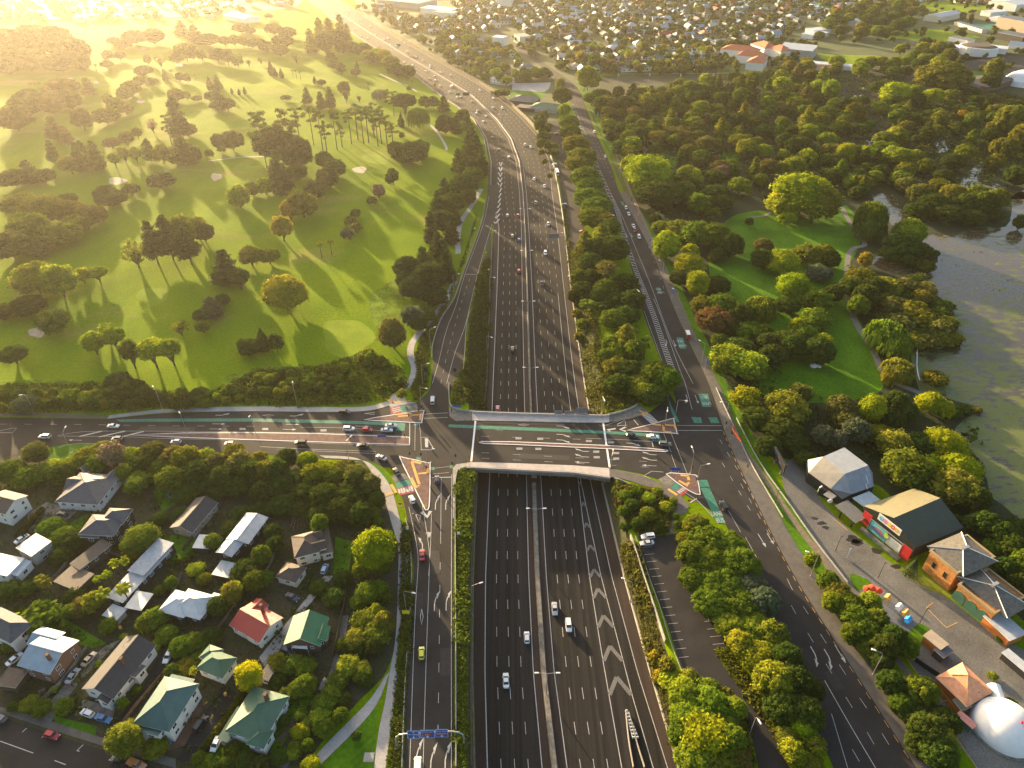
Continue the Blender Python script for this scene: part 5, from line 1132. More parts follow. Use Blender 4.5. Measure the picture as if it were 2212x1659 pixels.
LAWNS = [[(1390, 330), (1462, 330), (1455, 368), (1400, 362)], [(1538, 326), (1608, 326), (1600, 368), (1534, 366)], [(1255, 190), (1286, 190), (1282, 214), (1260, 212)], [(1850, 300), (1910, 295), (1910, 320), (1850, 320)],
         [(2000, 335), (2035, 295), (2070, 305), (2055, 330)], [(2070, 405), (2135, 335), (2210, 415)], [(1560, 480), (1640, 450), (1740, 470), (1840, 440), (1870, 510), (1830, 600), (1870, 720), (1910, 860), (1640, 850), (1530, 580)],
         [(1800, 175), (2180, 180), (2180, 215), (1940, 215), (1870, 225), (1800, 220)], [(1880, 415), (1945, 415), (2000, 500), (1920, 490)]]
DKC = ['dk', 'dk', 'dk', 'md', 'md', 'ol', 'ol', 'br', 'lg']
fill('park wood', [(1265, 212), (1330, 205), (1500, 185), (1660, 172), (1800, 168), (1900, 200), (2050, 215), (2150, 220), (2240, 250), (2230, 330), (2120, 340), (2060, 300), (1990, 340), (1960, 390), (1880, 410), (1830, 430), (1780, 390), (1690, 380), (1600, 430), (1500, 470), (1420, 470), (1390, 410), (1345, 370), (1300, 270)], 8.5, 'ddddddrrrlp', DKC, (4.8, 9.0), 12000, LAWNS, 330)
many('park wood', """1745 340 44 40 r ye 0; 1826 332 46 48 b ye 0; 1872 330 40 36 r ye 0; 1925 335 44 40 r lg 0; 1975 345 40 44 r ol 0; 2000 360 44 40 d ol 0; 1485 380 30 26 d br 0; 1540 345 30 20 d rd 0; 1560 370 40 34 d pk 0; 1398 218 44 50 l ol 1; 1435 215 20 26 r ye 0; 1690 185 44 40 r ye 0; 1765 190 40 36 r ye 0; 1795 195 44 48 r lg 0; 1935 200 70 40 b ye 0; 1905 190 50 24 d dk 0; 2015 210 52 40 b ye 0; 1270 168 56 54 b lg 0; 2080 250 30 24 r go 0; 1455 290 60 34 d br 0; 1600 285 24 34 c md 0; 1420 262 34 24 d gr 0; 1845 395 26 34 c lg 0; 1865 400 30 34 c md 0; 1845 420 26 14 r ye 0; 2040 165 120 26 d ol; 2150 150 44 60 r ol 0; 2140 175 44 40 d dk 0""")
fill('park edge', [(1292, 240), (1310, 250), (1420, 480), (1395, 470)], 7, 'dds', ['ol', 'br', 'dk'], (3, 4.5), 400, LAWNS, 14)
fill('avenue south', [(1920, 1475), (1990, 1480), (2060, 1620), (2000, 1659)], 8, 'd', ['dk', 'ol'], (4, 5.5), 300, (), 6)
fill('lake edge', [(1900, 640), (1990, 605), (2060, 700), (2060, 750), (1985, 735), (1930, 700)], 7, 'ss', ['ol', 'br', 'dk'], (4, 6), 600, (), 22, .5)
fill('school wood', [(1540, 165), (1660, 158), (1760, 145), (1900, 140), (1960, 100), (2050, 110), (2055, 150), (2000, 170), (1900, 178), (1700, 172)], 11, 'drr', ['dk', 'md', 'ol', 'ol', 'lg'], (6, 10), 2500, [[(1760, 112), (1900, 116), (1910, 145), (1780, 143)]], 40)
fill('railway wood', [(1880, 20), (1980, 10), (1975, 60), (1990, 62), (1900, 85), (1850, 100), (1760, 85), (1800, 40)], 13, 'drr', ['dk', 'md', 'ol'], (7, 12), 2000, (), 46)
fill('roadside wood', [(1110, 165), (1180, 160), (1188, 172), (1110, 182)], 11, 'dr', ['dk', 'md'], (5, 7), 200, (), 10)
fill('noise wall wood', [(930, 100), (1000, 75), (1100, 110), (1106, 185), (1070, 195), (1020, 165), (960, 130)], 11, 'drrl', ['dk', 'md', 'ol', 'lg'], (5, 8), 1500, (), 42)
# ---------------------------------------------------------------- rough ground cover (nobody could count it)
def scrub(polys, n, size, cols, name='undergrowth'):
    c = CB()
    ws = [[W(*p)[:2] for p in poly] for poly in polys]
    ar = [abs(sum(a[0]*b[1]-b[0]*a[1] for a, b in zip(w, w[1:]+w[:1])))/2 for w in ws]
    for w, a in zip(ws, ar):
        xs, ys = [p[0] for p in w], [p[1] for p in w]
        k = int(n*a/sum(ar)); i = 0; g = 0
        while i < k and g < k*20:
            g += 1
            p = (rnd.uniform(min(xs), max(xs)), rnd.uniform(min(ys), max(ys)))
            if not pip(p, w): continue
            i += 1
            z = h(*p); s_ = size*rnd.uniform(.5, 1.5); t = rnd.uniform(.1, .9)
            if noise.noise((p[0]*.09, p[1]*.09, 0)) > .15: s_ *= 1.7
            for _ in range(5):
                d = sph(); d.z = abs(d.z)
                c.leaf(Vector((p[0], p[1], z))+Vector((d.x*s_, d.y*s_, d.z*s_*.8)), (d+sph()*.5).normalized(), s_*.42, min(1, max(0, t+rnd.uniform(-.2, .2))))
    return tag(link(name, c.mesh(name), None, color=cols), kind='stuff')
scrub([[(985, 1659), (987, 1244), (984, 1050), (1000, 1012), (1022, 1020), (1010, 1244), (1006, 1659)]], 3800, .7, (.10, .14, .016))
scrub([[(1052, 829), (1058, 615), (1060, 560), (1045, 560), (1015, 690), (1006, 780), (985, 829), (975, 880), (1050, 886)]], 5200, .8, (.075, .095, .018))
scrub([[(1268, 860), (1300, 885), (1375, 870), (1440, 850), (1400, 880), (1320, 820), (1290, 700), (1262, 615), (1232, 540), (1218, 440), (1222, 540), (1238, 640)], [(1262, 890), (1310, 896), (1370, 870), (1330, 810)]], 4200, .8, (.09, .10, .02))
scrub([[(1330, 1042), (1400, 1058), (1462, 1090), (1440, 1150), (1380, 1155), (1330, 1120)], [(1340, 1180), (1375, 1180), (1430, 1400), (1460, 1470), (1470, 1659), (1450, 1600), (1400, 1420)]], 3600, .75, (.11, .11, .022))
scrub([[(884, 1130), (872, 1130), (866, 1244), (868, 1350), (855, 1470), (838, 1659), (866, 1659), (876, 1494), (884, 1369), (888, 1244)]], 2200, .6, (.09, .11, .02))
scrub([[(895, 870), (925, 840), (928, 745), (975, 640), (1010, 540), (1035, 450), (1000, 560), (960, 660), (915, 720), (898, 760), (900, 810), (888, 840)]], 2600, .6, (.10, .11, .02))
scrub([[(450, 850), (560, 800), (700, 790), (800, 755), (870, 800), (880, 840), (835, 862), (700, 876), (553, 874), (450, 872)], [(0, 830), (230, 830), (450, 855), (450, 872), (230, 888), (0, 892)]], 6500, .9, (.09, .12, .015))
scrub([[(1880, 600), (1990, 610), (2060, 700), (2066, 755), (1985, 735), (1940, 700), (1880, 680)], [(1900, 540), (2020, 545), (2005, 590), (1950, 575)]], 3500, 1.2, (.09, .09, .02))
scrub([[(1531, 1480), (1575, 1495), (1600, 1540), (1620, 1600), (1634, 1659), (1590, 1659), (1480, 1480)], [(1545, 1405), (1570, 1400), (1620, 1470), (1700, 1590), (1740, 1659), (1702, 1640), (1650, 1548), (1600, 1486)]], 2600, .7, (.11, .12, .018))
scrub([[(1265, 212), (1330, 205), (1500, 175), (1660, 165), (1900, 165), (2240, 215), (2240, 330), (2060, 345), (1960, 390), (1880, 410), (1830, 430), (1600, 430), (1500, 480), (1420, 470), (1390, 410), (1300, 270)], [(1640, 740), (1700, 700), (1640, 960), (1560, 830)], [(1640, 860), (1900, 860), (2100, 900), (2130, 1180), (2240, 1330), (2100, 1190), (1900, 1010), (1680, 960)], [(1840, 560), (1900, 600), (1990, 610), (2060, 740), (1980, 740), (1960, 850), (1920, 800), (1850, 660)], [(1940, 380), (2240, 280), (2180, 420), (2160, 480), (2000, 480), (1940, 430)]], 9000, 1.7, (.06, .085, .012), 'woodland_undergrowth')
# ---------------------------------------------------------------- houses
ROOFT = obmat('tiled_roof', rough=.7, var=.22, sc=.8, wave=(1.6, 'X'))
ROOFM = obmat('metal_roof', rough=.42, var=.16, sc=.5, spec=.5, wave=(2.2, 'X'))
WALLM = obmat('painted_wall', rough=.8, var=.08, sc=.6, wave=(2.4, 'Z'))
BRICK = mat('brown_brick', (.16, .085, .055), var=.3, sc=2.5, fine=9, space='obj')
RC = {'charcoal': (.045, .043, .048), 'slate': (.075, .08, .095), 'brown': (.085, .062, .052), 'white': (.52, .54, .56), 'steel': (.34, .37, .41), 'green': (.035, .16, .07), 'teal': (.03, .105, .105),
      'dkgreen': (.045, .12, .075), 'red': (.30, .014, .016), 'blue': (.18, .29, .38), 'tan': (.30, .24, .18), 'terracotta': (.46, .14, .06), 'rust': (.22, .10, .05), 'pink': (.55, .2, .16), 'orange': (.78, .34, .17), 'olive': (.10, .10, .055)}
WC = {'white': (.72, .71, .68), 'cream': (.62, .56, .44), 'grey': (.32, .32, .32), 'dark': (.035, .03, .03), 'brick': (.18, .10, .07), 'brown': (.10, .065, .045), 'tan': (.34, .27, .2), 'orange': (.45, .15, .03), 'green': (.06, .13, .08)}
def roof_mesh(L, W_, kind, rise, th=.16, inset=None):
    q = MB(); a, b = L/2, W_/2
    if kind == 'flat':
        q.poly([(-a, -b, th), (a, -b, th), (a, b, th+rise), (-a, b, th+rise)])
        top = [(-a, -b, th), (a, -b, th), (a, b, th+rise), (-a, b, th+rise)]
    elif kind == 'gable':
        top = None
        q.poly([(-a, -b, th), (a, -b, th), (a, 0, th+rise), (-a, 0, th+rise)]); q.poly([(a, b, th), (-a, b, th), (-a, 0, th+rise), (a, 0, th+rise)])
        q.poly([(a, -b, 0), (a, -b, th), (a, 0, th+rise), (a, 0, rise)], 1); q.poly([(a, b, th), (a, b, 0), (a, 0, rise), (a, 0, th+rise)], 1)
        q.poly([(-a, -b, th), (-a, -b, 0), (-a, 0, rise), (-a, 0, th+rise)], 1); q.poly([(-a, b, 0), (-a, b, th), (-a, 0, th+rise), (-a, 0, rise)], 1)
        q.poly([(-a, -b, 0), (-a, 0, rise), (a, 0, rise), (a, -b, 0)], 1); q.poly([(-a, b, 0), (a, b, 0), (a, 0, rise), (-a, 0, rise)], 1)
        q.box((0, 0, th+rise-.05), (L, .3, .14), 0, 0)
    else:
        r = max(.01, a-b) if kind == 'hip' else 0.01
        q.poly([(-a, -b, th), (a, -b, th), (r, 0, th+rise), (-r, 0, th+rise)]); q.poly([(a, b, th), (-a, b, th), (-r, 0, th+rise), (r, 0, th+rise)])
        q.poly([(a, -b, th), (a, b, th), (r, 0, th+rise)]); q.poly([(-a, b, th), (-a, -b, th), (-r, 0, th+rise)])
        for s in (-1, 1):
            q.tube([(s*r, 0, th+rise+.02), (s*a, -b, th+.04)], .09, 4); q.tube([(s*r, 0, th+rise+.02), (s*a, b, th+.04)], .09, 4)
        q.tube([(-r, 0, th+rise+.03), (r, 0, th+rise+.03)], .1, 4)
    if kind != 'gable':
        c = [(-a, -b), (a, -b), (a, b), (-a, b)]; zt = [th, th, th+rise if kind == 'flat' else th, th+rise if kind == 'flat' else th]
        for i in range(4):
            j = (i+1) % 4
            q.poly([(*c[i], zt[i]-th), (*c[j], zt[j]-th), (*c[j], zt[j]), (*c[i], zt[i])], 1)
        q.poly([(*c[3], zt[3]-th), (*c[2], zt[2]-th), (*c[1], 0), (*c[0], 0)], 1)
    return q
def add_window(o, x, y, z, rz, w=1.2, hh=1.2, fr=WHITEW, bars=1):
    q = MB(); t = .09
    for a in (-1, 1): q.box((a*(w/2), 0, -hh/2), (t, .1, hh+t))
    for a in (-1, 1): q.box((0, 0, a*hh/2-t/2), (w-t, .1, t))
    for i in range(bars): q.box(((i+1)*w/(bars+1)-w/2, .012, -hh/2+t/2), (.06, .06, hh-t))
    f = q.obj('window', fr, o, (x, y, z), rz)
    p = MB(); p.box((0, .0, -hh/2+.05), (w-.1, .03, hh-.1)); p.obj('pane', GLASS, f)
HOUSES = []
def frame3(A, B, Cc, ze):
    a, b, c = (Vector(P(*p, ze)) for p in (A, B, Cc))
    u = (b-a); L = u.length; u = u/L
    n = Vector((-u.y, u.x)); s = (c-a).dot(n)
    ctr = a+u*L/2+n*s/2
    return ctr, math.atan2(u.y, u.x), L, abs(s)
def house(name, label, cat, A, B, Cc, ze, kind, rise, rcol, wcol, rmat=None, eave=.5, win=True, group=None, wings=(), chim=None, wmat=None, base=0.0, sky=None, aer=False, swap=False):
    """A, B, Cc: three eave corners on the photo grid (A-B one side, A-Cc the side next to it)"""
    ctr, ang, L, W_ = frame3(A, B, Cc, ze)
    if swap or L < W_ and kind in ('gable', 'hip') and swap is not None:
        ang += math.pi/2; L, W_ = W_, L
    o = empty(name, (ctr.x, ctr.y, base), ang)
    tag(o, label, cat, group)
    body(o, 0, 0, 0, L, W_, ze-base, kind, rise, RC[rcol], WC[wcol], rmat or (ROOFM if kind == 'flat' else ROOFT), eave, win, wmat)
    for wx, wy, wr, wl_, ww, wz, wk, wrise in wings:
        body(o, wx*L, wy*W_, rad(wr), wl_, ww, wz, wk, wrise, RC[rcol], WC[wcol], rmat or ROOFT, eave*.8, win, wmat)
    if chim:
        q = MB(); q.box((0, 0, 0), (.9, .7, rise+1.6)); q.box((0, 0, rise+1.6), (1.05, .85, .2))
        q.obj('chimney', BRICK, o, (chim[0]*L, chim[1]*W_, ze-base))
    if sky:
        q = MB(); q.box((0, 0, 0), (2.2, 2.0, .12)); s = q.obj('skylight', WHITEW, o, (sky[0]*L, sky[1]*W_, ze-base+sky[2])); s.rotation_euler = (sky[3], 0, 0)
    if aer:
        q = MB(); q.tube([(0, 0, 0), (0, 0, 2.4)], .04, 4); q.tube([(-.9, 0, 2.3), (.9, 0, 2.3)], .03, 4)
        for k in range(6): q.tube([(-.8+.32*k, -.5, 2.3), (-.8+.32*k, .5, 2.3)], .025, 4)
        q.obj('aerial', STEEL, o, (L*.2, 0, ze-base+rise))
    HOUSES.append(o)
    return o
def body(o, x, y, rz, L, W_, ze, kind, rise, rc, wc, rmat, eave, win, wmat=None, off=.012):
    l, w = L-2*eave, W_-2*eave
    q = MB(); q.box((0, 0, 0), (l, w, ze-.02))
    if kind == 'gable':
        for s in (-1, 1):
            rz_ = rise*(w/W_)
            t = [(s*(l/2-.02), -w/2, ze-.02), (s*(l/2-.02), w/2, ze-.02), (s*(l/2-.02), 0, ze+rz_-.02)]
            q.poly(t if s > 0 else t[::-1])
    wl_ = q.obj('wall', wmat or WALLM, o, (x, y, 0), rz); wl_.color = (*wc, 1)
    rf = roof_mesh(L, W_, kind, rise).obj('roof', [rmat, WHITEW], o, (x, y, ze), rz); rf.color = (*rc, 1)
    if not win: return
    cs, sn = math.cos(rz), math.sin(rz)
    for nx, ny, length, d in ((0, -1, l, w/2), (0, 1, l, w/2), (1, 0, w, l/2), (-1, 0, w, l/2)):
        wa = o.rotation_euler[2]+rz+math.atan2(ny, nx)
        if math.sin(wa) > .25: continue          # the wall turns away from the street side that is looked at
        k = max(1, int(length/3.3))
        for fl in range(1 if ze < 4.3 else 2):
            zc = (ze-1.25 if fl == 0 else ze-3.7)
            for i in range(k):
                p = (i+.5)/k*length-length/2+((i*7) % 3-1)*.25
                lx, ly = (nx*(d+off), p) if nx else (p, ny*(d+off))
                add_window(o, x+lx*cs-ly*sn, y+lx*sn+ly*cs, zc, rz+(math.pi/2 if nx else 0), 1.0+.5*((i+k) % 2), 1.15, bars=1+(i % 2))
H = house
H('villa', 'white villa with grey hipped roof and big white skylight beside the paddling pool', 'house', (211, 1091), (261, 1027), (130, 1071), 3.8, 'hip', 2.8, 'slate', 'white', wings=((.30, -.15, 0, 8, 7, 3.6, 'gable', 2), (-.3, -.42, 90, 5, 4.5, 3.4, 'gable', 1.6)), sky=(-.1, -.25, 1.5, .6), aer=True)
H('garden_shed', 'white garage with grey gabled roof behind the villa with the skylight', 'garage', (186, 1022), (213, 1005), (160, 1018), 2.6, 'gable', 1.3, 'slate', 'white')
H('house', 'two-storey dark house with navy hipped roof and white window frames', 'house', (265, 1134), (288, 1100), (217, 1126), 5.2, 'hip', 2.4, 'slate', 'dark', wings=((.30, .55, 0, 12, 9, 5.0, 'hip', 2.2), (.62, .8, 0, 6, 6, 4.0, 'hip', 1.4)))
H('house', 'long low house with near-black gabled roof and a paved terrace', 'house', (416, 1152), (472, 1086), (368, 1139), 3.2, 'gable', 2.0, 'charcoal', 'tan')
H('house', 'white two-storey house with brown roof at the left edge beside a tall hedge', 'house', (12, 1112), (61, 1071), (-28, 1090), 6.0, 'gable', 2.2, 'brown', 'white')
H('house', 'pale grey block house with flat white roof beside a white parked car', 'house', (68, 1203), (112, 1170), (27, 1191), 4.6, 'flat', .3, 'steel', 'grey', eave=.25)
H('house', 'flat white-roofed house with veranda at the left edge below the grey block house', 'house', (16, 1245), (54, 1206), (-35, 1232), 4.0, 'flat', .3, 'white', 'white', eave=.3, wings=((.1, -.45, 0, 6, 5, 3.0, 'flat', .3),))
H('house', 'low brown-roofed house with sunken porch behind three palms', 'house', (172, 1232), (243, 1176), (144, 1226), 3.6, 'flat', .5, 'brown', 'brown', rmat=ROOFT)
H('carport', 'flat brown carport roof in front of the brown-roofed house', 'carport', (164, 1277), (204, 1240), (108, 1265), 3.0, 'flat', .3, 'brown', 'brown', win=False, rmat=ROOFT)
H('house', 'very long narrow house with flat pale roof and rusty far end', 'house', (265, 1303), (371, 1188), (228, 1293), 3.3, 'flat', .4, 'steel', 'dark', eave=.3, wings=((.28, .1, 0, 14, 6.0, 3.9, 'flat', .3),))
H('carport', 'square white flat carport roof beside the long narrow house', 'carport', (305, 1320), (332, 1283), (271, 1311), 2.8, 'flat', .2, 'white', 'dark', win=False)
H('garden_shed', 'ribbed silver shed roof below the long narrow house', 'shed', (252, 1341), (275, 1316), (213, 1339), 2.6, 'flat', .3, 'steel', 'grey', win=False)
H('bungalow', 'dark bungalow with bright white hipped iron roof', 'house', (432, 1340), (471, 1289), (369, 1319), 3.4, 'hip', 2.6, 'white', 'dark', rmat=ROOFM, wings=((.42, .12, 0, 9, 8, 3.3, 'hip', 2.0), (-.45, -.42, 0, 4, 4, 2.8, 'flat', .2)), aer=False)
H('garden_shed', 'small white flat roof standing alone on the lawn', 'shed', (450, 1186), (465, 1157), (420, 1176), 2.6, 'flat', .2, 'white', 'dark', win=False, eave=.3)
H('house', 'black house with long pale blue-grey stepped roof', 'house', (537, 1176), (580, 1118), (490, 1163), 4.2, 'gable', .9, 'steel', 'dark', rmat=ROOFM)
H('house', 'lower front wing with pale blue-grey roof of the stepped black house', 'house', (500, 1204), (529, 1170), (461, 1198), 4.0, 'gable', .8, 'steel', 'dark', rmat=ROOFM)
H('garage', 'pale blue-grey garage roof below the stepped black house', 'garage', (497, 1250), (518, 1219), (457, 1243), 2.8, 'flat', .3, 'steel', 'dark', win=False)
H('house', 'cream house with brown tiled roof and pointed gables beside a silver car', 'house', (636, 1207), (693, 1192), (628, 1160), 4.6, 'hip', 2.6, 'brown', 'cream', wings=((-.2, -.45, 90, 5, 4, 4.3, 'gable', 1.8), (.28, -.4, 90, 5, 4.5, 4.3, 'gable', 1.6), (.1, -.72, 0, 12, 4, 3.0, 'flat', .5)))
H('garage', 'cream double garage with brown hipped roof at the end of a grey driveway', 'garage', (639, 1260), (663, 1226), (596, 1245), 3.0, 'hip', 1.8, 'brown', 'cream')
H('cottage', 'white cottage with red iron roof, paint flaking to white', 'house', (560, 1389), (612, 1335), (478, 1367), 3.6, 'gable', 1.9, 'red', 'white', rmat=ROOFM, wings=((.30, -.38, 90, 5, 5, 3.4, 'gable', 1.2),), chim=(.05, -.35))
H('cottage', 'brown cottage with bright green gabled roof and a triangular shade sail', 'house', (692, 1397), (711, 1334), (615, 1385), 3.6, 'gable', 3.2, 'green', 'brown', rmat=ROOFM, wings=((-.05, -.42, 0, 5, 4, 3.4, 'gable', 1.2),), aer=True, swap=None)
H('villa', 'small white villa with dark green hipped roof behind a vivid yellow tree', 'house', (480, 1467), (514, 1422), (424, 1444), 3.6, 'hip', 2.2, 'dkgreen', 'white', rmat=ROOFM, wings=((.42, -.32, 0, 5, 4.5, 3.3, 'hip', 1.2),))
H('villa', 'large white two-storey villa with teal hipped roof, one side sunlit', 'house', (366, 1582), (431, 1478), (292, 1556), 5.6, 'hip', 3.2, 'teal', 'white', rmat=ROOFM, wings=((-.47, .02, 90, 6, 3.4, 4.6, 'flat', .5), (.47, .1, 90, 7, 4, 4.4, 'flat', .4)))
H('villa', 'long white house with dark brown gabled roof and a brick chimney', 'house', (245, 1511), (338, 1394), (168, 1499), 3.9, 'gable', 2.6, 'charcoal', 'white', wings=((-.44, -.25, 0, 5, 4, 3.6, 'gable', 1.4), (.02, -.45, 90, 4, 4, 3.6, 'flat', .6)), chim=(.02, -.16), aer=True)
H('house', 'two-storey brick house with pale blue gabled roof, cream on the sunlit side', 'house', (108, 1458), (172, 1384), (36, 1438), 5.4, 'gable', 2.0, 'blue', 'brick', rmat=ROOFM, wings=((.42, -.35, 0, 8, 6, 5.0, 'gable', 1.2),), wmat=None, chim=(-.28, .2))
H('villa', 'tall white villa with grey hipped roof at the left edge beside the blue-roofed house', 'house', (24, 1391), (75, 1346), (-62, 1365), 5.2, 'hip', 2.6, 'slate', 'white')
H('villa', 'white villa with mid green hipped roof and brick chimney near a white hatchback', 'house', (568, 1606), (626, 1505), (486, 1580), 4.0, 'hip', 2.8, 'dkgreen', 'white', rmat=ROOFM, wings=((-.40, -.35, 90, 5, 5, 3.7, 'hip', 1.8), (-.30, .48, 0, 9, 2.6, 3.0, 'flat', .4)), chim=(.25, -.1))
H('carport', 'brown carport roof on the street front of the blue-roofed house', 'carport', (33, 1487), (62, 1448), (-8, 1479), 2.8, 'flat', .3, 'brown', 'brown', win=False, rmat=ROOFT)
H('garden_shed', 'small dark shed with white framed front among shrubs', 'shed', (580, 1472), (598, 1440), (558, 1469), 2.6, 'flat', .3, 'charcoal', 'white')
# drives, lawns, hedges, small garden things
for gi, (nm, pts, m) in enumerate((('driveway', [(228, 1395), (262, 1380), (170, 1475), (110, 1560), (80, 1548), (165, 1450)], CONCD), ('driveway', [(355, 1395), (380, 1415), (320, 1510), (250, 1600), (220, 1590), (300, 1500)], MATS['asphalt']),
                   ('driveway', [(560, 1420), (700, 1244), (720, 1244), (640, 1340), (600, 1410), (570, 1440)], PATHC), ('driveway', [(432, 1500), (445, 1520), (400, 1610), (340, 1630), (390, 1560)], mat('red_gravel', (.12, .06, .04))),
                   ('driveway', [(480, 1480), (520, 1500), (440, 1600), (400, 1650), (380, 1640)], MATS['asphalt']), ('driveway', [(100, 1085), (170, 1100), (150, 1120), (60, 1150), (60, 1110)], CONCD), ('driveway', [(180, 1510), (250, 1530), (240, 1560), (160, 1545)], CONCD),
                   ('garden_lawn', [(330, 1060), (385, 1050), (380, 1090), (350, 1105)], LAWN), ('garden_lawn', [(345, 1160), (420, 1150), (430, 1200), (370, 1215)], LAWN), ('garden_lawn', [(150, 1130), (190, 1110), (195, 1130), (165, 1150)], LAWN),
                   ('garden_lawn', [(725, 1160), (760, 1170), (770, 1244), (720, 1240)], LAWN), ('garden_lawn', [(115, 1545), (210, 1570), (205, 1590), (120, 1560)], LAWN), ('garden_lawn', [(440, 1630), (520, 1590), (560, 1640), (460, 1700)], LAWN),
                   ('garden_lawn', [(130, 1330), (230, 1390), (200, 1400), (90, 1370)], LAWN), ('garden_lawn', [(570, 1580), (640, 1500), (680, 1500), (590, 1640)], LAWN))):
    sheet(nm, pts, (.03 if nm == 'driveway' else .018)+.003*(gi % 5), m)
def hedge(label, pts, wd, ht, col='md'):
    c = CB(); w = walk([Vector((*P(*p), 0)) for p in pts], .7); o0 = w[0].copy()
    for p in w:
        for _ in range(2):
            c.clump(p-o0+Vector((rnd.uniform(-wd, wd)*.25, rnd.uniform(-.3, .3), ht*rnd.uniform(.4, .62))), wd*.55, ht*.5, .22, 20, core=.9)
    o = link('hedge', c.mesh('hedge'), None, o0, 0, None, C[col]); tag(o, label, 'hedge')
hedge('tall clipped hedge beside the white two-storey house at the left edge', [(45, 1160), (95, 1105)], 2, 2.6, 'br')
hedge('curved clipped hedge on the lawn left of the black stepped house', [(345, 1205), (375, 1220), (410, 1212), (422, 1190)], 1.6, 1.8)
hedge('long clipped hedge beside the drive of the teal-roofed villa', [(428, 1640), (500, 1540), (530, 1490)], 1.5, 1.8, 'ol')
hedge('low hedge across the garden of the blue-roofed house', [(40, 1320), (80, 1330), (130, 1345)], 1.6, 1.6)
hedge('high hedge behind the long narrow pale-roofed house', [(345, 1290), (368, 1265), (368, 1244)], 1.6, 2)
hedge('thin clipped hedge strip between the cycle path and the off ramp', [(860, 1450), (872, 1380), (877, 1335)], 1.2, 1.3, 'lg')
def small(name, label, cat, x, y, build, m, z=0, rz=0, group=None):
    q = MB(); build(q); o = q.obj(name, m, None, (*P(x, y, z), z), rz); tag(o, label, cat, group); return o
BLUEP = mat('blue_plastic', (.02, .22, .55), rough=.4, var=.1)
small('paddling_pool', 'round bright blue paddling pool behind the villa with the skylight', 'pool', 275, 1034, lambda q: (q.tube([(0, 0, 0), (0, 0, .7)], [2.0, 2.0], 20), q.tube([(0, 0, .7), (0, 0, .8)], [2.1, 2.1], 20)), BLUEP)
tr = small('trampoline', 'round trampoline with blue rim on the lawn behind the dark hipped house', 'trampoline', 377, 1070, lambda q: [q.tube([(2.0*math.cos(a*.5236), 2.0*math.sin(a*.5236), .8), (2.0*math.cos(a*.5236+.5236), 2.0*math.sin(a*.5236+.5236), .8)], .16, 5) for a in range(12)], BLUEP)
q = MB(); q.tube([(0, 0, .76), (0, 0, .8)], [1.9, 1.9], 20)
for a in range(6): q.tube([(1.95*math.cos(a*1.047), 1.95*math.sin(a*1.047), 0), (1.95*math.cos(a*1.047), 1.95*math.sin(a*1.047), .8)], .05, 4)
q.obj('mat', DARK, tr)
def binm(q):
    q.box((0, 0, .05), (.55, .65, .95), 0, 0, (1.1, 1.1)); q.box((0, 0, 1.0), (.64, .74, .1)); q.tube([(-.3, .3, .12), (.3, .3, .12)], .1, 6)
for x, y, l, m in ((261, 1358, 'yellow lidded wheelie bin beside the ribbed silver shed', YELP), (249, 1526, 'pale blue wheelie bin at the corner of the brown-gabled white house', BLUEP), (368, 1607, 'pair of blue topped bins at the front of the teal-roofed villa', BLUEP), (488, 1502, 'yellow bin on the dark drive beside the small green-roofed villa', YELP), (311, 1460, 'blue bin near the side door of the brown-gabled white house', BLUEP)):
    small('wheelie_bin', l, 'bin', x, y, binm, m)
def sail(q):
    q.poly([(-2.6, -1.4, 2.6), (2.2, -2.0, 2.9), (.6, 2.4, 3.4)]); q.poly([(.6, 2.4, 3.35), (2.2, -2.0, 2.85), (-2.6, -1.4, 2.55)])
    for p in ((-2.6, -1.4, 2.6), (2.2, -2, 2.9), (.6, 2.4, 3.4)): q.tube([(p[0], p[1], 0), p], .05, 5)
small('shade_sail', 'off-white shade sail in front of the bright green cottage', 'shade sail', 655, 1402, sail, WHITEW)
def table(q):
    q.box((0, 0, .7), (1.8, .8, .06))
    for s in (-1, 1):
        q.box((0, s*.7, .42), (1.8, .28, .05)); q.box((s*.6, 0, 0), (.1, .9, .7)); q.box((s*.6, 0, .36), (.08, 1.5, .06))
small('picnic_table', 'grey picnic table in the yard of the blue-roofed house', 'table', 92, 1495, table, TIMB, rz=.5)
small('picnic_table', 'small picnic table beside the black-roofed house', 'table', 454, 1135, table, TIMB, rz=.9)
def boards(q):
    for i in range(4): q.box((0, i*.35, 0), (7, .25, .25+.1*(i % 2)), .02*i)
small('timber_pile', 'stack of long planks beside the mid green roofed villa', 'timber', 625, 1580, boards, TIMB, rz=1.05)
def paver(q): q.box((0, 0, 0), (2.6, 2.4, .08)); q.box((-.6, 0, .08), (1, 2, .05)); q.box((.6, 0, .08), (1, 2, .05))
small('manhole_cover', 'square pale concrete pit cover by the path beside the off ramp', 'pit cover', 797, 1636, paver, CONC)
pg = empty('pergola', (*P(652, 1135), 0), .3); tag(pg, 'bare timber pergola fan above the brown tiled house', 'pergola')
q = MB()
for k in range(7): q.box((k*.9-2.7, 0, 2.4), (.12, 5, .14), .1*(k-3))
q.obj('rafters', TIMB, pg)
for sx in (-2.5, 2.5):
    for sy in (-2, 2): q = MB(); q.box((sx, sy, 0), (.14, .14, 2.4)); q.obj('post', TIMB, pg)
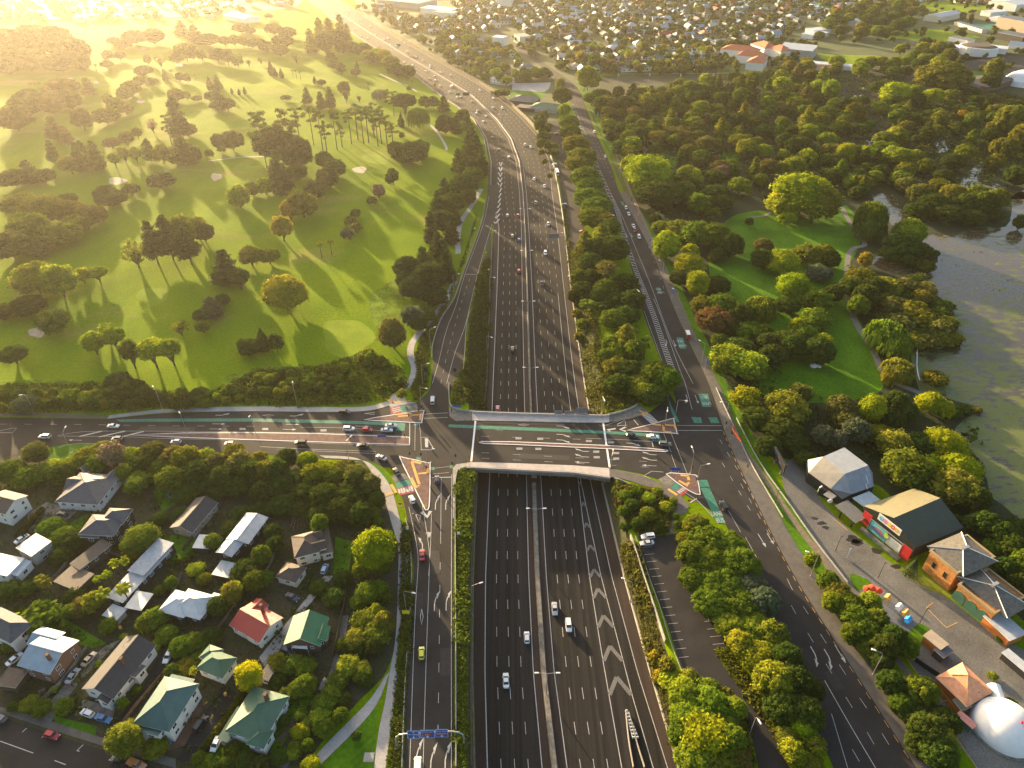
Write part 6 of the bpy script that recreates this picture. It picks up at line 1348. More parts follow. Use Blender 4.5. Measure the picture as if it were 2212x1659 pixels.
for i, (pts, l) in enumerate((([(100, 1165), (150, 1205), (110, 1260)], 'between the grey block house and the low brown house'), ([(215, 1190), (300, 1225), (270, 1290)], 'left of the long pale-roofed house'), ([(350, 1120), (310, 1200), (290, 1225)], 'below the black-roofed house'), ([(480, 1090), (420, 1160), (395, 1190)], 'right of the black-roofed house'), ([(395, 1240), (350, 1330), (320, 1370)], 'left of the white-roofed bungalow'), ([(540, 1260), (480, 1350), (430, 1410)], 'above the red-roofed cottage'), ([(190, 1400), (130, 1480), (60, 1540)], 'right of the blue-roofed house'), ([(390, 1420), (300, 1520), (250, 1590)], 'left of the teal-roofed villa'), ([(600, 1150), (590, 1210), (560, 1260)], 'left of the brown tiled house'), ([(760, 1200), (745, 1300), (720, 1420)], 'along the right garden path'))):
    wall('paling_fence', 'grey paling fence '+l, 'fence', pts, .12, 0, 1.5, TIMB if i % 2 else CONCD, 'garden fences')
path('garden_path', [(745, 1330), (730, 1420), (705, 1490), (660, 1570), (610, 1659)], 2.2, MATS['yard_asphalt'] if 'yard_asphalt' in MATS else CONCD, .028)
scrub([[(0, 1030), (330, 1060), (560, 1100), (830, 1130), (835, 1400), (700, 1560), (560, 1659), (400, 1659), (380, 1600), (240, 1580), (0, 1510)]], 2600, .7, (.075, .10, .018), 'garden_planting')
# ---------------------------------------------------------------- vehicles
PAINT = obmat('car_paint', rough=.28, var=.04, spec=.5, coat=.6)
TYRE = mat('tyre_rubber', (.02, .02, .02), rough=.9, var=.2)
HEAD = mat('headlight_lens', (.7, .7, .72), rough=.15, var=.03)
TAIL = mat('tail_light_lens', (.4, .015, .015), rough=.2, var=.05)
# stations: x from rear (-) to front (+), half width, z low, z top of the body; cabin: belt x0..x1, roof x0..x1, roof z
KIND = {'hatch': dict(L=4.1, W=1.75, body=[(-1, .78, .42, .86), (-.93, .9, .26, .98), (-.6, 1, .22, .98), (0, 1, .2, .96), (.5, 1, .22, .94), (.62, .98, .24, .92), (.93, .88, .26, .72), (1, .72, .42, .62)], cab=(-.92, .55, -.74, .2, 1.5)),
        'sedan': dict(L=4.7, W=1.8, body=[(-1, .8, .42, .84), (-.95, .9, .28, .96), (-.62, 1, .22, .98), (0, 1, .2, .94), (.45, 1, .22, .93), (.6, .98, .24, .9), (.94, .88, .26, .74), (1, .72, .42, .62)], cab=(-.66, .48, -.38, .14, 1.44)),
        'suv': dict(L=4.6, W=1.88, body=[(-1, .82, .5, 1.0), (-.94, .93, .36, 1.1), (-.6, 1, .3, 1.1), (0, 1, .3, 1.08), (.5, 1, .3, 1.06), (.62, .98, .32, 1.04), (.94, .9, .36, .9), (1, .76, .5, .78)], cab=(-.96, .52, -.86, .24, 1.72)),
        'van': dict(L=5.0, W=1.9, body=[(-1, .94, .36, 1.1), (-.96, .98, .3, 1.15), (-.5, 1, .3, 1.15), (0, 1, .3, 1.15), (.5, 1, .3, 1.15), (.75, .98, .32, 1.1), (.95, .92, .36, .9), (1, .8, .46, .8)], cab=(-.98, .82, -.95, .58, 1.95)),
        'bus': dict(L=9.5, W=2.45, body=[(-1, .96, .4, 1.2), (-.97, 1, .35, 1.3), (-.5, 1, .35, 1.3), (0, 1, .35, 1.3), (.5, 1, .35, 1.3), (.9, 1, .35, 1.3), (.97, .98, .36, 1.2), (1, .9, .4, 1.1)], cab=(-.99, .985, -.985, .95, 2.9)),
        'ute': dict(L=5.2, W=1.88, body=[(-1, .95, .5, 1.05), (-.97, 1, .4, 1.1), (-.6, 1, .34, 1.1), (0, 1, .32, 1.08), (.5, 1, .32, 1.06), (.62, .98, .34, 1.02), (.94, .9, .36, .9), (1, .76, .5, .78)], cab=(-.18, .5, -.12, .26, 1.72))}
def car_parts(k):
    d = KIND[k]; a, w = d['L']/2, d['W']/2
    q = MB(); n = 0; secs = []
    for x, f, z0, z1 in d['body']:
        y = w*f; zm_ = z0+(z1-z0)*.55
        secs.append([(x*a, -y*.9, z0), (x*a, -y, zm_), (x*a, -y*.93, z1), (x*a, 0, z1+.03), (x*a, y*.93, z1), (x*a, y, zm_), (x*a, y*.9, z0)])
    for s in secs: q.v += s
    m = len(secs[0])
    for i in range(len(secs)-1):
        for j in range(m):
            q.f.append((i*m+j, i*m+(j+1) % m, (i+1)*m+(j+1) % m, (i+1)*m+j)); q.m.append(0)
    q.f += [tuple(range(m-1, -1, -1)), tuple((len(secs)-1)*m+j for j in range(m))]; q.m += [0, 0]
    b0, b1, r0, r1, zr = d['cab']; zb = max(s[3] for s in d['body'])-.03
    yb, yr = w*.91, w*.74
    if k in ('van', 'bus'): yr = w*.86
    V = {n_: Vector(p) for n_, p in dict(rb=(b0*a, 0, zb), fb=(b1*a, 0, zb), rr=(r0*a, 0, zr), fr=(r1*a, 0, zr)).items()}
    def pt(n_, s, yy): return (V[n_].x, s*yy, V[n_].z)
    # roof skin and pillars in paint: a cap over the cabin and a solid core just inside the panes
    e = .03
    q.poly([pt('rr', -1, yr), pt('fr', -1, yr), pt('fr', 1, yr), pt('rr', 1, yr)]); 
    core = [pt('rb', -1, yb-e), pt('fb', -1, yb-e), pt('fb', 1, yb-e), pt('rb', 1, yb-e), pt('rr', -1, yr-e), pt('fr', -1, yr-e), pt('fr', 1, yr-e), pt('rr', 1, yr-e)]
    n = len(q.v); q.v += core
    for f in ((0, 1, 5, 4), (1, 2, 6, 5), (2, 3, 7, 6), (3, 0, 4, 7)): q.f.append(tuple(n+i for i in f)); q.m.append(0)
    def pane(c0, c1, c2, c3, push, inset=.1):
        cs = [Vector(c) for c in (c0, c1, c2, c3)]; g = sum(cs, Vector())/4
        p = MB(); p.poly([tuple(g+(c-g)*(1-inset)+Vector(push)) for c in cs]); return p
    panes = [('windscreen', pane(pt('fb', -1, yb), pt('fb', 1, yb), pt('fr', 1, yr), pt('fr', -1, yr), (.02, 0, .01), .08)),
             ('rear_window', pane(pt('rb', 1, yb), pt('rb', -1, yb), pt('rr', -1, yr), pt('rr', 1, yr), (-.02, 0, .01), .12)),
             ('side_window', pane(pt('rb', -1, yb), pt('fb', -1, yb), pt('fr', -1, yr), pt('rr', -1, yr), (0, -.012, 0), .13)),
             ('side_window', pane(pt('fb', 1, yb), pt('rb', 1, yb), pt('rr', 1, yr), pt('fr', 1, yr), (0, .012, 0), .13))]
    for s in (-1, 1): q.box((b1*a-.25, s*(w+.06), zb-.06), (.14, .16, .12))
    wr = .33 if k not in ('bus', 'ute', 'suv') else .38 if k != 'bus' else .5
    out = [('body', q, PAINT)]+[(n_, p, GLASS) for n_, p in panes]
    for sx in (-.61, .62):
        for s in (-1, 1):
            p = MB(); p.tube([(sx*a, s*(w-.2), wr), (sx*a, s*(w+.015), wr)], wr, 12); p.tube([(sx*a, s*(w+.01), wr), (sx*a, s*(w+.03), wr)], wr*.55, 8, 1); out.append(('wheel', p, [TYRE, STEEL]))
    zf, zt = d['body'][-1][3], d['body'][0][3]
    for s in (-1, 1):
        p = MB(); p.box((a*.965, s*w*.66, zf-.08), (.16, w*.36, .17)); out.append(('headlight', p, HEAD))
        p = MB(); p.box((-a*.972, s*w*.72, zt-.12), (.14, w*.26, .2)); out.append(('tail_light', p, TAIL))
    return out
NEAR, FAR = {}, {}
for k in KIND:
    ps = car_parts(k)
    NEAR[k] = [(n_, p.mesh(n_, m, n_ == 'x'), n_ == 'body') for n_, p, m in ps]
    j = MB(); mats = [PAINT, GLASS, TYRE, STEEL, HEAD, TAIL]
    for n_, p, m in ps:
        o_ = len(j.v); j.v += p.v; j.f += [tuple(i+o_ for i in f) for f in p.f]
        mm = m if isinstance(m, list) else [m]; j.m += [mats.index(mm[i]) for i in p.m]
    FAR[k] = j.mesh(k+'_car', mats)
PC = {'white': (.75, .75, .75), 'silver': (.42, .43, .45), 'grey': (.12, .125, .13), 'black': (.012, .012, .014), 'red': (.42, .012, .02), 'blue': (.03, .16, .38), 'dark blue': (.015, .025, .06), 'yellow': (.62, .6, .03), 'cream': (.6, .55, .4), 'beige': (.38, .33, .26), 'orange': (.5, .2, .08), 'pale blue': (.35, .45, .58), 'pink': (.5, .2, .22), 'dark red': (.12, .015, .015)}
CN = {'hatch': ('hatchback_car', 'hatchback', 'car'), 'sedan': ('sedan_car', 'saloon', 'car'), 'suv': ('four_wheel_drive', 'estate car', 'car'), 'van': ('van', 'van', 'van'), 'bus': ('bus', 'bus', 'bus'), 'ute': ('pickup_truck', 'pickup', 'pickup truck')}
CARS = []
def car(x, y, ang, kind, col, where, label=None, near=None):
    p = W(x, y, .06)
    if where == 'bridge': p = Vector((*P(x, y), .06))
    if y > 900 or near or (where == 'street'): z = .08
    nm, word, cat = CN[kind]
    lab = label or f"{col} {word} {where}"
    if p.length < 620 and near is not False:
        o = empty(nm, p+Vector((0, 0, .03)), ang)
        for n_, me, paint in NEAR[kind]: link(n_, me, o, color=PC[col] if paint else None)
    else:
        o = link(nm, FAR[kind], None, p+Vector((0, 0, .03)), ang, None, PC[col])
    tag(o, lab, cat, None)
    CARS.append((o, lab, where))
    return o
def heading(x, y, fwd):
    """along the motorway at this place"""
    Y = W(x, y).y; k = 2 if fwd else 3
    d = mw(k, Y+6)-mw(k, Y-6)
    a = math.atan2(d.y, d.x)
    return a if fwd else a+math.pi
S_, N_ = 'on the motorway south of the overbridge', 'on the motorway north of the overbridge'
car(1093, 1473, heading(1093, 1473, 1), 'sedan', 'white', S_, 'white saloon with black glass roof, nearest car on the motorway')
car(1138, 1380, heading(1138, 1380, 1), 'hatch', 'white', S_, 'white hatchback in the lane beside the wide median barrier')
car(1198, 1318, heading(1198, 1318, 0), 'sedan', 'silver', S_, 'silver saloon coming south just right of the wide median barrier')
car(1228, 1354, heading(1228, 1354, 0), 'suv', 'white', S_, 'white estate car coming south in the second lane')
a_up = dirW((912, 1300), (913, 1240))
car(911, 1414, a_up, 'hatch', 'yellow', 'ramp', 'bright yellow hatchback alone on the off ramp')
car(912, 1202, dirW((912, 1240), (911, 1180)), 'sedan', 'red', 'ramp', 'bright red coupe on the off ramp below the big triangular island')
car(903, 1660, a_up, 'van', 'white', 'ramp', 'white van cut by the bottom edge under the gantry sign')
car(890, 1082, dirW((897, 1105), (882, 1060)), 'hatch', 'white', 'ramp', 'white hatchback in the slip lane just below the red crossing')
car(857, 1022, dirW((866, 1035), (848, 1008)), 'sedan', 'black', 'ramp', 'black saloon in the slip lane just above the green crossing')
car(824, 991, dirW((840, 1000), (808, 985)), 'sedan', 'silver', 'ramp', 'dark silver saloon turning from the slip lane into the street')
car(944, 1039, a_up, 'hatch', 'dark blue', 'ramp', 'dark blue hatchback waiting at the stop line of the off ramp')
car(935, 868, dirW((935, 880), (937, 850)), 'van', 'silver', 'ramp', 'silver people carrier starting up the on ramp')
for x, y, k, c, l in ((784, 965, 'sedan', 'black', 'black saloon leaving west beside the end of the long red median'), (650, 959, 'suv', 'black', 'black estate heading west below the middle of the red median'), (254, 950, 'hatch', 'beige', 'beige hatchback at the west tip of the red median'), (98, 946, 'suv', 'white', 'white estate car near the left edge of the street'), (381, 957, 'hatch', 'white', 'white car half hidden behind pinkish roadside trees'), (497, 961, 'hatch', 'silver', 'silver car half hidden behind golden roadside trees')):
    car(x, y, west, k, c, 'street', l)
for x, y, k, c, l in ((246, 923, 'sedan', 'white', 'white saloon heading east beside the hatched island of the street'), (754, 929, 'suv', 'white', 'white tall estate car third in the queue at the lights'), (793, 931, 'hatch', 'red', 'red hatchback in the queue at the lights'), (845, 922, 'sedan', 'silver', 'silver-white saloon first in the green-edged lane at the lights'), (836, 932, 'sedan', 'pale blue', 'pale blue saloon at the front of the queue beside the red median'), (745, 893, 'suv', 'black', 'black estate entering the slip lane toward the on ramp')):
    car(x, y, east, k, c, 'street', l)
for x, y, k, c, l in ((1364, 943, 'hatch', 'black', 'black hatchback on the green lane at the east end of the overbridge'), (1410, 946, 'sedan', 'white', 'white saloon with dark roof stopped in the green box'), (1436, 962, 'suv', 'grey', 'grey estate car at the east tip of the overbridge median')):
    car(x, y, ebr, k, c, 'bridge', l)
car(1563, 1096, dirW((1575, 1115), (1545, 1060)), 'suv', 'black', 'road', 'black tall estate beside the green bus lane of the main road')
up = [(1107, 757, 'suv', 'black'), (1121, 587, 'hatch', 'red'), (1119, 467, 'hatch', 'red'), (1121, 520, 'hatch', 'blue'), (1107, 511, 'hatch', 'cream'), (1096, 467, 'hatch', 'white'), (1075, 885, 'hatch', 'pink'), (1077, 325, 'hatch', 'black'), (1064, 299, 'sedan', 'black'), (1099, 341, 'hatch', 'white'), (1044, 264, 'sedan', 'white'), (1050, 253, 'hatch', 'silver'), (1029, 246, 'hatch', 'white'), (1031, 241, 'sedan', 'silver'), (1019, 221, 'hatch', 'red'), (995, 211, 'hatch', 'silver'), (987, 211, 'sedan', 'white'), (987, 204, 'hatch', 'white'), (972, 200, 'sedan', 'silver'), (975, 189, 'van', 'white'), (950, 187, 'sedan', 'white'), (977, 186, 'hatch', 'white'), (940, 175, 'hatch', 'white'), (926, 172, 'sedan', 'beige'), (939, 166, 'hatch', 'silver'), (920, 155, 'sedan', 'white'), (891, 142, 'hatch', 'white'), (879, 142, 'sedan', 'silver'), (873, 136, 'hatch', 'white'), (842, 98, 'sedan', 'white'), (818, 100, 'hatch', 'beige'), (811, 76, 'sedan', 'white'), (794, 84, 'hatch', 'white'), (779, 78, 'sedan', 'silver'), (767, 65, 'hatch', 'white'), (757, 48, 'hatch', 'silver'), (739, 39, 'sedan', 'white'), (724, 28, 'hatch', 'white')]
dn = [(1170, 614, 'sedan', 'black'), (1178, 549, 'suv', 'white'), (1184, 486, 'hatch', 'white'), (1157, 441, 'suv', 'grey'), (1176, 404, 'sedan', 'white'), (1154, 389, 'hatch', 'white'), (1146, 320, 'hatch', 'white'), (1134, 315, 'suv', 'silver'), (1065, 234, 'sedan', 'silver'), (1085, 235, 'suv', 'white'), (1066, 214, 'hatch', 'white'), (1037, 196, 'sedan', 'white'), (974, 165, 'hatch', 'silver'), (952, 158, 'sedan', 'white'), (929, 143, 'hatch', 'white'), (929, 147, 'hatch', 'white'), (914, 133, 'hatch', 'silver'), (898, 124, 'sedan', 'white'), (879, 113, 'suv', 'white'), (856, 102, 'hatch', 'silver'), (838, 84, 'hatch', 'white'), (829, 86, 'sedan', 'silver'), (800, 58, 'hatch', 'white'), (779, 44, 'sedan', 'white'), (754, 25, 'hatch', 'white'), (731, 10, 'sedan', 'white')]
for x, y, k, c in up: car(x, y, heading(x, y, 1), k, c, 'heading away on the motorway')
for x, y, k, c in dn: car(x, y, heading(x, y, 0), k, c, 'oncoming on the motorway')
for x, y, k, c in ((1284, 287, 'suv', 'white'), (1307, 340, 'hatch', 'white'), (1352, 451, 'hatch', 'white'), (1358, 464, 'sedan', 'white'), (1368, 490, 'sedan', 'white'), (1371, 499, 'hatch', 'red'), (1380, 514, 'suv', 'white')):
    car(x, y, dirW((x-3, y-8), (x+3, y+8)), k, c, 'on the main road')
for x, y, k, c, l in ((1203, 376, 'bus', 'white', 'white bus parked in the upper car park beside the motorway'), (1198, 357, 'hatch', 'white', 'small white car parked behind the white bus'), (1203, 290, 'sedan', 'black', 'black car parked at the top of the upper car park'), (1219, 444, 'hatch', 'blue', 'blue hatchback parked alone in the upper car park'), (1259, 502, 'hatch', 'red', 'red hatchback parked under trees in the upper car park')):
    car(x, y, dirW((x, y), (x+4, y+12)) if k == 'bus' else rad(170), k, c, 'car park', l)
car(1399, 1162, dirW((1410, 1161), (1390, 1163)), 'suv', 'white', 'cp', 'white estate, upper of the two cars parked in the lower car park')
car(1397, 1176, dirW((1410, 1175), (1390, 1177)), 'sedan', 'silver', 'cp', 'silver saloon, lower of the two cars parked in the lower car park')
car(1533, 1332, dirW((1525, 1320), (1535, 1345)), 'hatch', 'dark red', 'cp', 'dark red car parked under the grove of domed trees')
for x, y, x2, y2, k, c, l in ((49, 1167, 58, 1161, 'sedan', 'white', 'white saloon parked behind the grey block house'), (136, 1113, 124, 1109, 'hatch', 'black', 'black hatchback on the drive of the villa with the skylight'), (702, 1232, 707, 1220, 'hatch', 'pale blue', 'pale silver-blue hatchback beside the cream tiled house'), (632, 1293, 642, 1298, 'sedan', 'dark blue', 'dark saloon on the grey driveway above the green cottage'), (622, 1409, 632, 1415, 'hatch', 'dark blue', 'dark blue hatchback in front of the green cottage'),
                              (34, 1427, 44, 1419, 'sedan', 'white', 'white saloon between the grey-roofed villa and the blue-roofed house'), (194, 1427, 203, 1417, 'sedan', 'beige', 'beige saloon, upper of two cars on the drive of the blue-roofed house'), (159, 1463, 168, 1451, 'sedan', 'silver', 'silver saloon, lower of two cars on the drive of the blue-roofed house'), (365, 1420, 360, 1430, 'sedan', 'white', 'white saloon on the drive behind the brown-gabled white house'), (191, 1544, 181, 1540, 'hatch', 'white', 'white and black hatchback on the front yard of the brown-gabled house'),
                              (225, 1555, 237, 1559, 'sedan', 'blue', 'bright blue saloon on the front yard of the brown-gabled house'), (434, 1567, 444, 1553, 'suv', 'black', 'long black estate on the red gravel drive of the teal villa'), (468, 1610, 462, 1623, 'hatch', 'white', 'white hatchback on the grass near the mid green roofed villa'), (700, 1485, 706, 1471, 'suv', 'black', 'dark car half hidden in shrubs beside the right garden path'),
                              (114, 1591, 126, 1595, 'hatch', 'red', 'red hatchback parked at the kerb of the residential street'), (259, 1645, 247, 1641, 'sedan', 'black', 'black car under the flowering tree on the residential street'), (297, 1654, 310, 1660, 'ute', 'orange', 'dull orange pickup at the bottom edge of the residential street'), (2, 1554, -10, 1549, 'hatch', 'grey', 'dark grey car at the left end of the residential street')):
    car(x, y, dirW((x, y), (x2, y2)), k, c, 'home', l, near=True)
for x, y, c, l in ((1867, 193, 'white', 'white car parked on the bus loop north of the parkland'), (1849, 211, 'silver', 'silver car parked by the big yellow green tree at the bus loop'), (1861, 209, 'grey', 'grey car parked by the big yellow green tree at the bus loop')):
    car(x, y, rad(5), 'hatch', c, 'loop', l)
# ---------------------------------------------------------------- lamps, signals, signs
def lamp_parts(H_, arm):
    a = MB(); a.tube([(0, 0, 0), (0, 0, .5), (0, 0, H_*.9)], [.16, .11, .08], 7); a.box((0, 0, 0), (.5, .5, .12))
    b = MB(); b.tube([(0, 0, H_*.9), (.25, 0, H_*.97), (arm-.5, 0, H_)], [.075, .06, .05], 6)
    c = MB(); c.box((arm, 0, H_-.06), (1.25, .46, .2), 0, 0, (.8, .6))
    return a.mesh('pole', STEEL), b.mesh('arm', STEEL), c.mesh('lamp_head', LAMP)
LP = {k: lamp_parts(10, k) for k in (1.6, 2.4, 3.2)}
ORD = 0
def lamp(bx, by, hx, hy, where, bridge=False):
    b = Vector((*P(bx, by), .06)) if bridge else W(bx, by)
    X, Y = P(hx, hy, b.z+10)
    d = Vector((X-b.x, Y-b.y)); k = min(LP, key=lambda q_: abs(q_-d.length))
    o = empty('street_lamp', b, math.atan2(d.y, d.x)); tag(o, where, 'street lamp', None)
    for n_, me in zip(('pole', 'arm', 'lamp_head'), LP[k]): link(n_, me, o)
    TREES.append((o, where, 'lamp', (3, 5)))
    return o
for a in ((75, 893, 45, 853), (351, 884, 330, 834), (642, 874, 632, 825)): lamp(*a, 'street lamp above the street')
for a in ((155, 977, 145, 916), (754, 996, 757, 943)): lamp(*a, 'street lamp on the south kerb of the street')
for a in ((405, 938, 387, 890), (553, 937, 538, 900)): lamp(*a, 'street lamp standing in the median')
for a in ((913, 829, 925, 785), (930, 751, 943, 705), (980, 630, 993, 591), (1017, 530, 1029, 492), (910, 877, 928, 841)): lamp(*a, 'street lamp left of the on ramp')
for a in ((1052, 762, 1068, 731), (1058, 632, 1073, 601), (1062, 535, 1073, 497)): lamp(*a, 'street lamp left of the motorway')
for a in ((878, 1322, 900, 1282), (892, 1110, 905, 1092)): lamp(*a, 'street lamp left of the off ramp')
lamp(1020, 1309, 1045, 1257, 'street lamp in the planted strip between off ramp and motorway')
for a in ((1253, 782, 1240, 731), (1233, 627, 1221, 601), (1222, 540, 1207, 500), (1361, 1302, 1345, 1249)): lamp(*a, 'street lamp right of the motorway')
for a in ((1298, 897, 1306, 865), (1317, 1028, 1325, 971)): lamp(*a, 'street lamp on the parapet of the overbridge', True)
for a in ((923, 1009, 944, 971), (1436, 920, 1442, 888), (1458, 905, 1484, 866), (1504, 1050, 1536, 1001), (1491, 1022, 1493, 961)): lamp(*a, 'street lamp on a traffic island', True)
for a in ((1566, 910, 1555, 868), (1516, 782, 1507, 733), (1460, 665, 1451, 622), (1430, 602, 1422, 561), (1376, 477, 1368, 440), (1751, 1244, 1745, 1192), (1885, 1457, 1886, 1403)): lamp(*a, 'street lamp right of the main road')
lamp(1617, 1592, 1640, 1557, 'street lamp on the drive of the lower car park')
for x, y in ((1300, 405), (1262, 300), (1330, 495), (1385, 660)): lamp(x-14, y, x-4, y-30, 'street lamp left of the main road')
dp = MB(); dp.tube([(0, 0, 0), (0, 0, 10)], [.16, .09], 7); dp = dp.mesh('pole', STEEL)
da = MB(); da.tube([(0, 0, 9.9), (2.4, 0, 10.3)], [.06, .045], 5); da = da.mesh('arm', STEEL)
dh = MB(); dh.box((2.9, 0, 10.25), (1.2, .46, .2), 0, 0, (.8, .6)); dh = dh.mesh('lamp_head', LAMP)
for x, y in ((1187, 1503), (1162, 1147), (1146, 838), (1142, 692), (1137, 580), (1131, 487), (1122, 360), (1090, 275)):
    b = W(x, y); o = empty('median_lamp', (mid(b.y), b.y, zm(b.y)+.9)); tag(o, 'double-armed lamp post on the median', 'street lamp')
    link('pole', dp, o)
    for r_ in (0, math.pi): link('arm', da, o, rz=r_); link('lamp_head', dh, o, rz=r_)
    TREES.append((o, o['label'], 'lamp', (3, 5)))
sp = MB(); sp.tube([(0, 0, 0), (0, 0, 3.6)], .08, 6); sp = sp.mesh('pole', YEL)
sh_ = MB(); sh_.box((0, -.2, 2.7), (.36, .3, 1.1)); sh_.box((0, -.05, 2.55), (.62, .05, 1.4)); sh_ = sh_.mesh('signal_head', DARK)
for x, y, rz in ((911, 892, 1), (885, 911, 4.7), (905, 900, 3), (877, 954, 4.7), (886, 995, 3.1), (910, 995, 1.2), (923, 1024, 3), (985, 998, 0), (1012, 1003, 2), (975, 900, 1.5), (1353, 929, 4.7), (1433, 933, 4.7), (1457, 908, 1.5), (1492, 1024, 1.5), (1503, 1049, 4.6), (1565, 928, 2), (1578, 950, 2.6), (1611, 1022, 2.2), (978, 1016, 3), (1033, 955, 1.5)):
    o = empty('traffic_signal', (*P(x, y), .16), rz); tag(o, 'yellow pole traffic signal with black head', 'traffic signal')
    link('pole', sp, o); link('signal_head', sh_, o)
    TREES.append((o, o['label'], 'signal', (1, 2)))
SIGNW = mat('white_sign_face', (.7, .7, .7), rough=.4, var=.05)
GREENS = mat('green_sign_face', (.01, .16, .07), rough=.4, var=.06)
BACKS = mat('sign_back', (.16, .17, .19), rough=.5, var=.12, metal=.3)
YSIGN = mat('yellow_sign_face', (.75, .62, .02), rough=.4, var=.05)
def sign(x, y, w_, hh, z0, face, label, rz=0.0, txt=None, posts=2, bridge=False, cat='sign', tcol=None, ts=.5):
    b = Vector((*P(x, y), .1)) if bridge else W(x, y)
    o = empty('road_sign', b, rz); tag(o, label, cat)
    q = MB(); q.box((0, 0, z0), (w_, .08, hh)); q.obj('sign_panel', face, o)
    q = MB(); q.box((0, .06, z0+.04), (w_-.08, .05, hh-.08)); q.obj('panel_back', BACKS, o)
    for i in range(posts):
        px = 0 if posts == 1 else (-w_*.35+i*w_*.7)
        q = MB(); q.tube([(px, .12, 0), (px, .12, z0+hh*.8)], .05, 6); q.obj('post', STEEL, o)
    if txt:
        for j, t in enumerate(txt):
            l = link('lettering', text_mesh(t, ts, tcol or SIGNW), o, (0, -.05, z0+hh*(1-(j+.5)/len(txt)))); l.rotation_euler = (math.pi/2, 0, 0)
    return o
sign(826, 951, 3.4, 1.0, 1.6, BLUES, 'blue direction sign standing on the west end of the long red median', 0, None, 2, True)
sign(988, 885, 3.6, .9, 1.4, BLUES, 'blue pointed direction sign at the north west corner of the overbridge', .1, None, 2, True)
sign(1457, 1026, 3.8, 1.3, 2.2, BLUES, 'blue direction sign on the triangular island south east of the overbridge', -.05, None, 2, True)
sign(965, 655, 3.2, 3.4, 2.0, SIGNW, 'square white sign with an orange diamond beside the on ramp', 0, None, 2)
q = MB(); q.poly([(0, -.06, 2.9), (.75, -.06, 3.7), (0, -.06, 4.5), (-.75, -.06, 3.7)]); q.obj('diamond', YELP, bpy.data.objects['road_sign.003'])
sign(878, 1333, 2.2, 1.5, 1.6, YSIGN, 'small yellow and white sign on the left edge of the off ramp', 0)
sign(881, 1150, 1.0, 1.3, 1.4, SIGNW, 'small square sign by the path beside the slip lane', 0, None, 1)
sign(991, 1160, 1.0, 1.2, 1.2, SIGNW, 'small square sign in the planted strip below the overbridge', 0, None, 1)
sign(862, 1078, .8, .8, 2, YSIGN, 'small yellow warning sign beside the red crossing', .6, None, 1); sign(920, 1100, .8, .8, 1.2, YSIGN, 'yellow disc sign at the lower tip of the large triangular island', 0, None, 1)
sign(865, 1097, 1.1, .8, 1.6, REDS, 'small red give way sign beside the slip lane', 0, None, 1); sign(1487, 1090, 1.1, .8, 1.6, REDS, 'small red give way sign south east of the overbridge', 0, None, 1)
for x, y, l in ((1009, 552, 'yellow warning diamond left of the on ramp near its top'), (1050, 553, 'yellow warning diamond right of the on ramp near its top'), (1056, 590, 'yellow warning diamond between the on ramp and the motorway')):
    o = sign(x, y, .1, .1, 2.4, YSIGN, l, 0, None, 1)
    q = MB(); q.box((0, -.1, 1.9), (.95, .05, .95)); d_ = q.obj('diamond', YSIGN, o, (0, 0, 0)); d_.rotation_euler = (0, rad(45), 0); d_.location = (-1.67, 0, .69)
for x, y, l in ((920, 812, 'green and black lane sign panel beside the lower on ramp'), (983, 812, 'green and black lane sign panel right of the on ramp')):
    sign(x, y, 1.4, 2.0, 2.2, DARK, l); 
# gantry over the off ramp
ga = empty('sign_gantry', (*P(930, 1612), 0)); tag(ga, 'curved steel gantry with three blue lane signs over the off ramp', 'sign gantry')
go = Vector(ga.location); pl, pr = Vector((*P(859, 1614), 0))-go, Vector((*P(1002, 1609), 0))-go
for p_, s in ((pl, 1), (pr, -1)):
    q = MB(); q.tube([p_, p_+Vector((-.2*s, 0, 3.5)), p_+Vector((.1*s, 0, 5.0)), p_+Vector((1.0*s, 0, 6.0)), p_+Vector((2.4*s, 0, 6.4)), p_+Vector((3.2*s, 0, 6.5))], [.24, .22, .2, .2, .19, .18], 10); q.obj('post', STEEL, ga)
    q = MB(); q.box(p_, (1.3, 1.3, .3)); q.obj('footing', CONC, ga)
q = MB(); q.tube([pl+Vector((3.2, 0, 6.5)), pr+Vector((-3.2, 0, 6.5))], .18, 10); q.obj('beam', STEEL, ga)
xs = [P(x, 1590, 6)[0]-go.x for x in (880, 906.5, 907.5, 939, 940, 968)]
BRN = mat('brown_sign_patch', (.28, .03, .02), rough=.5, var=.05)
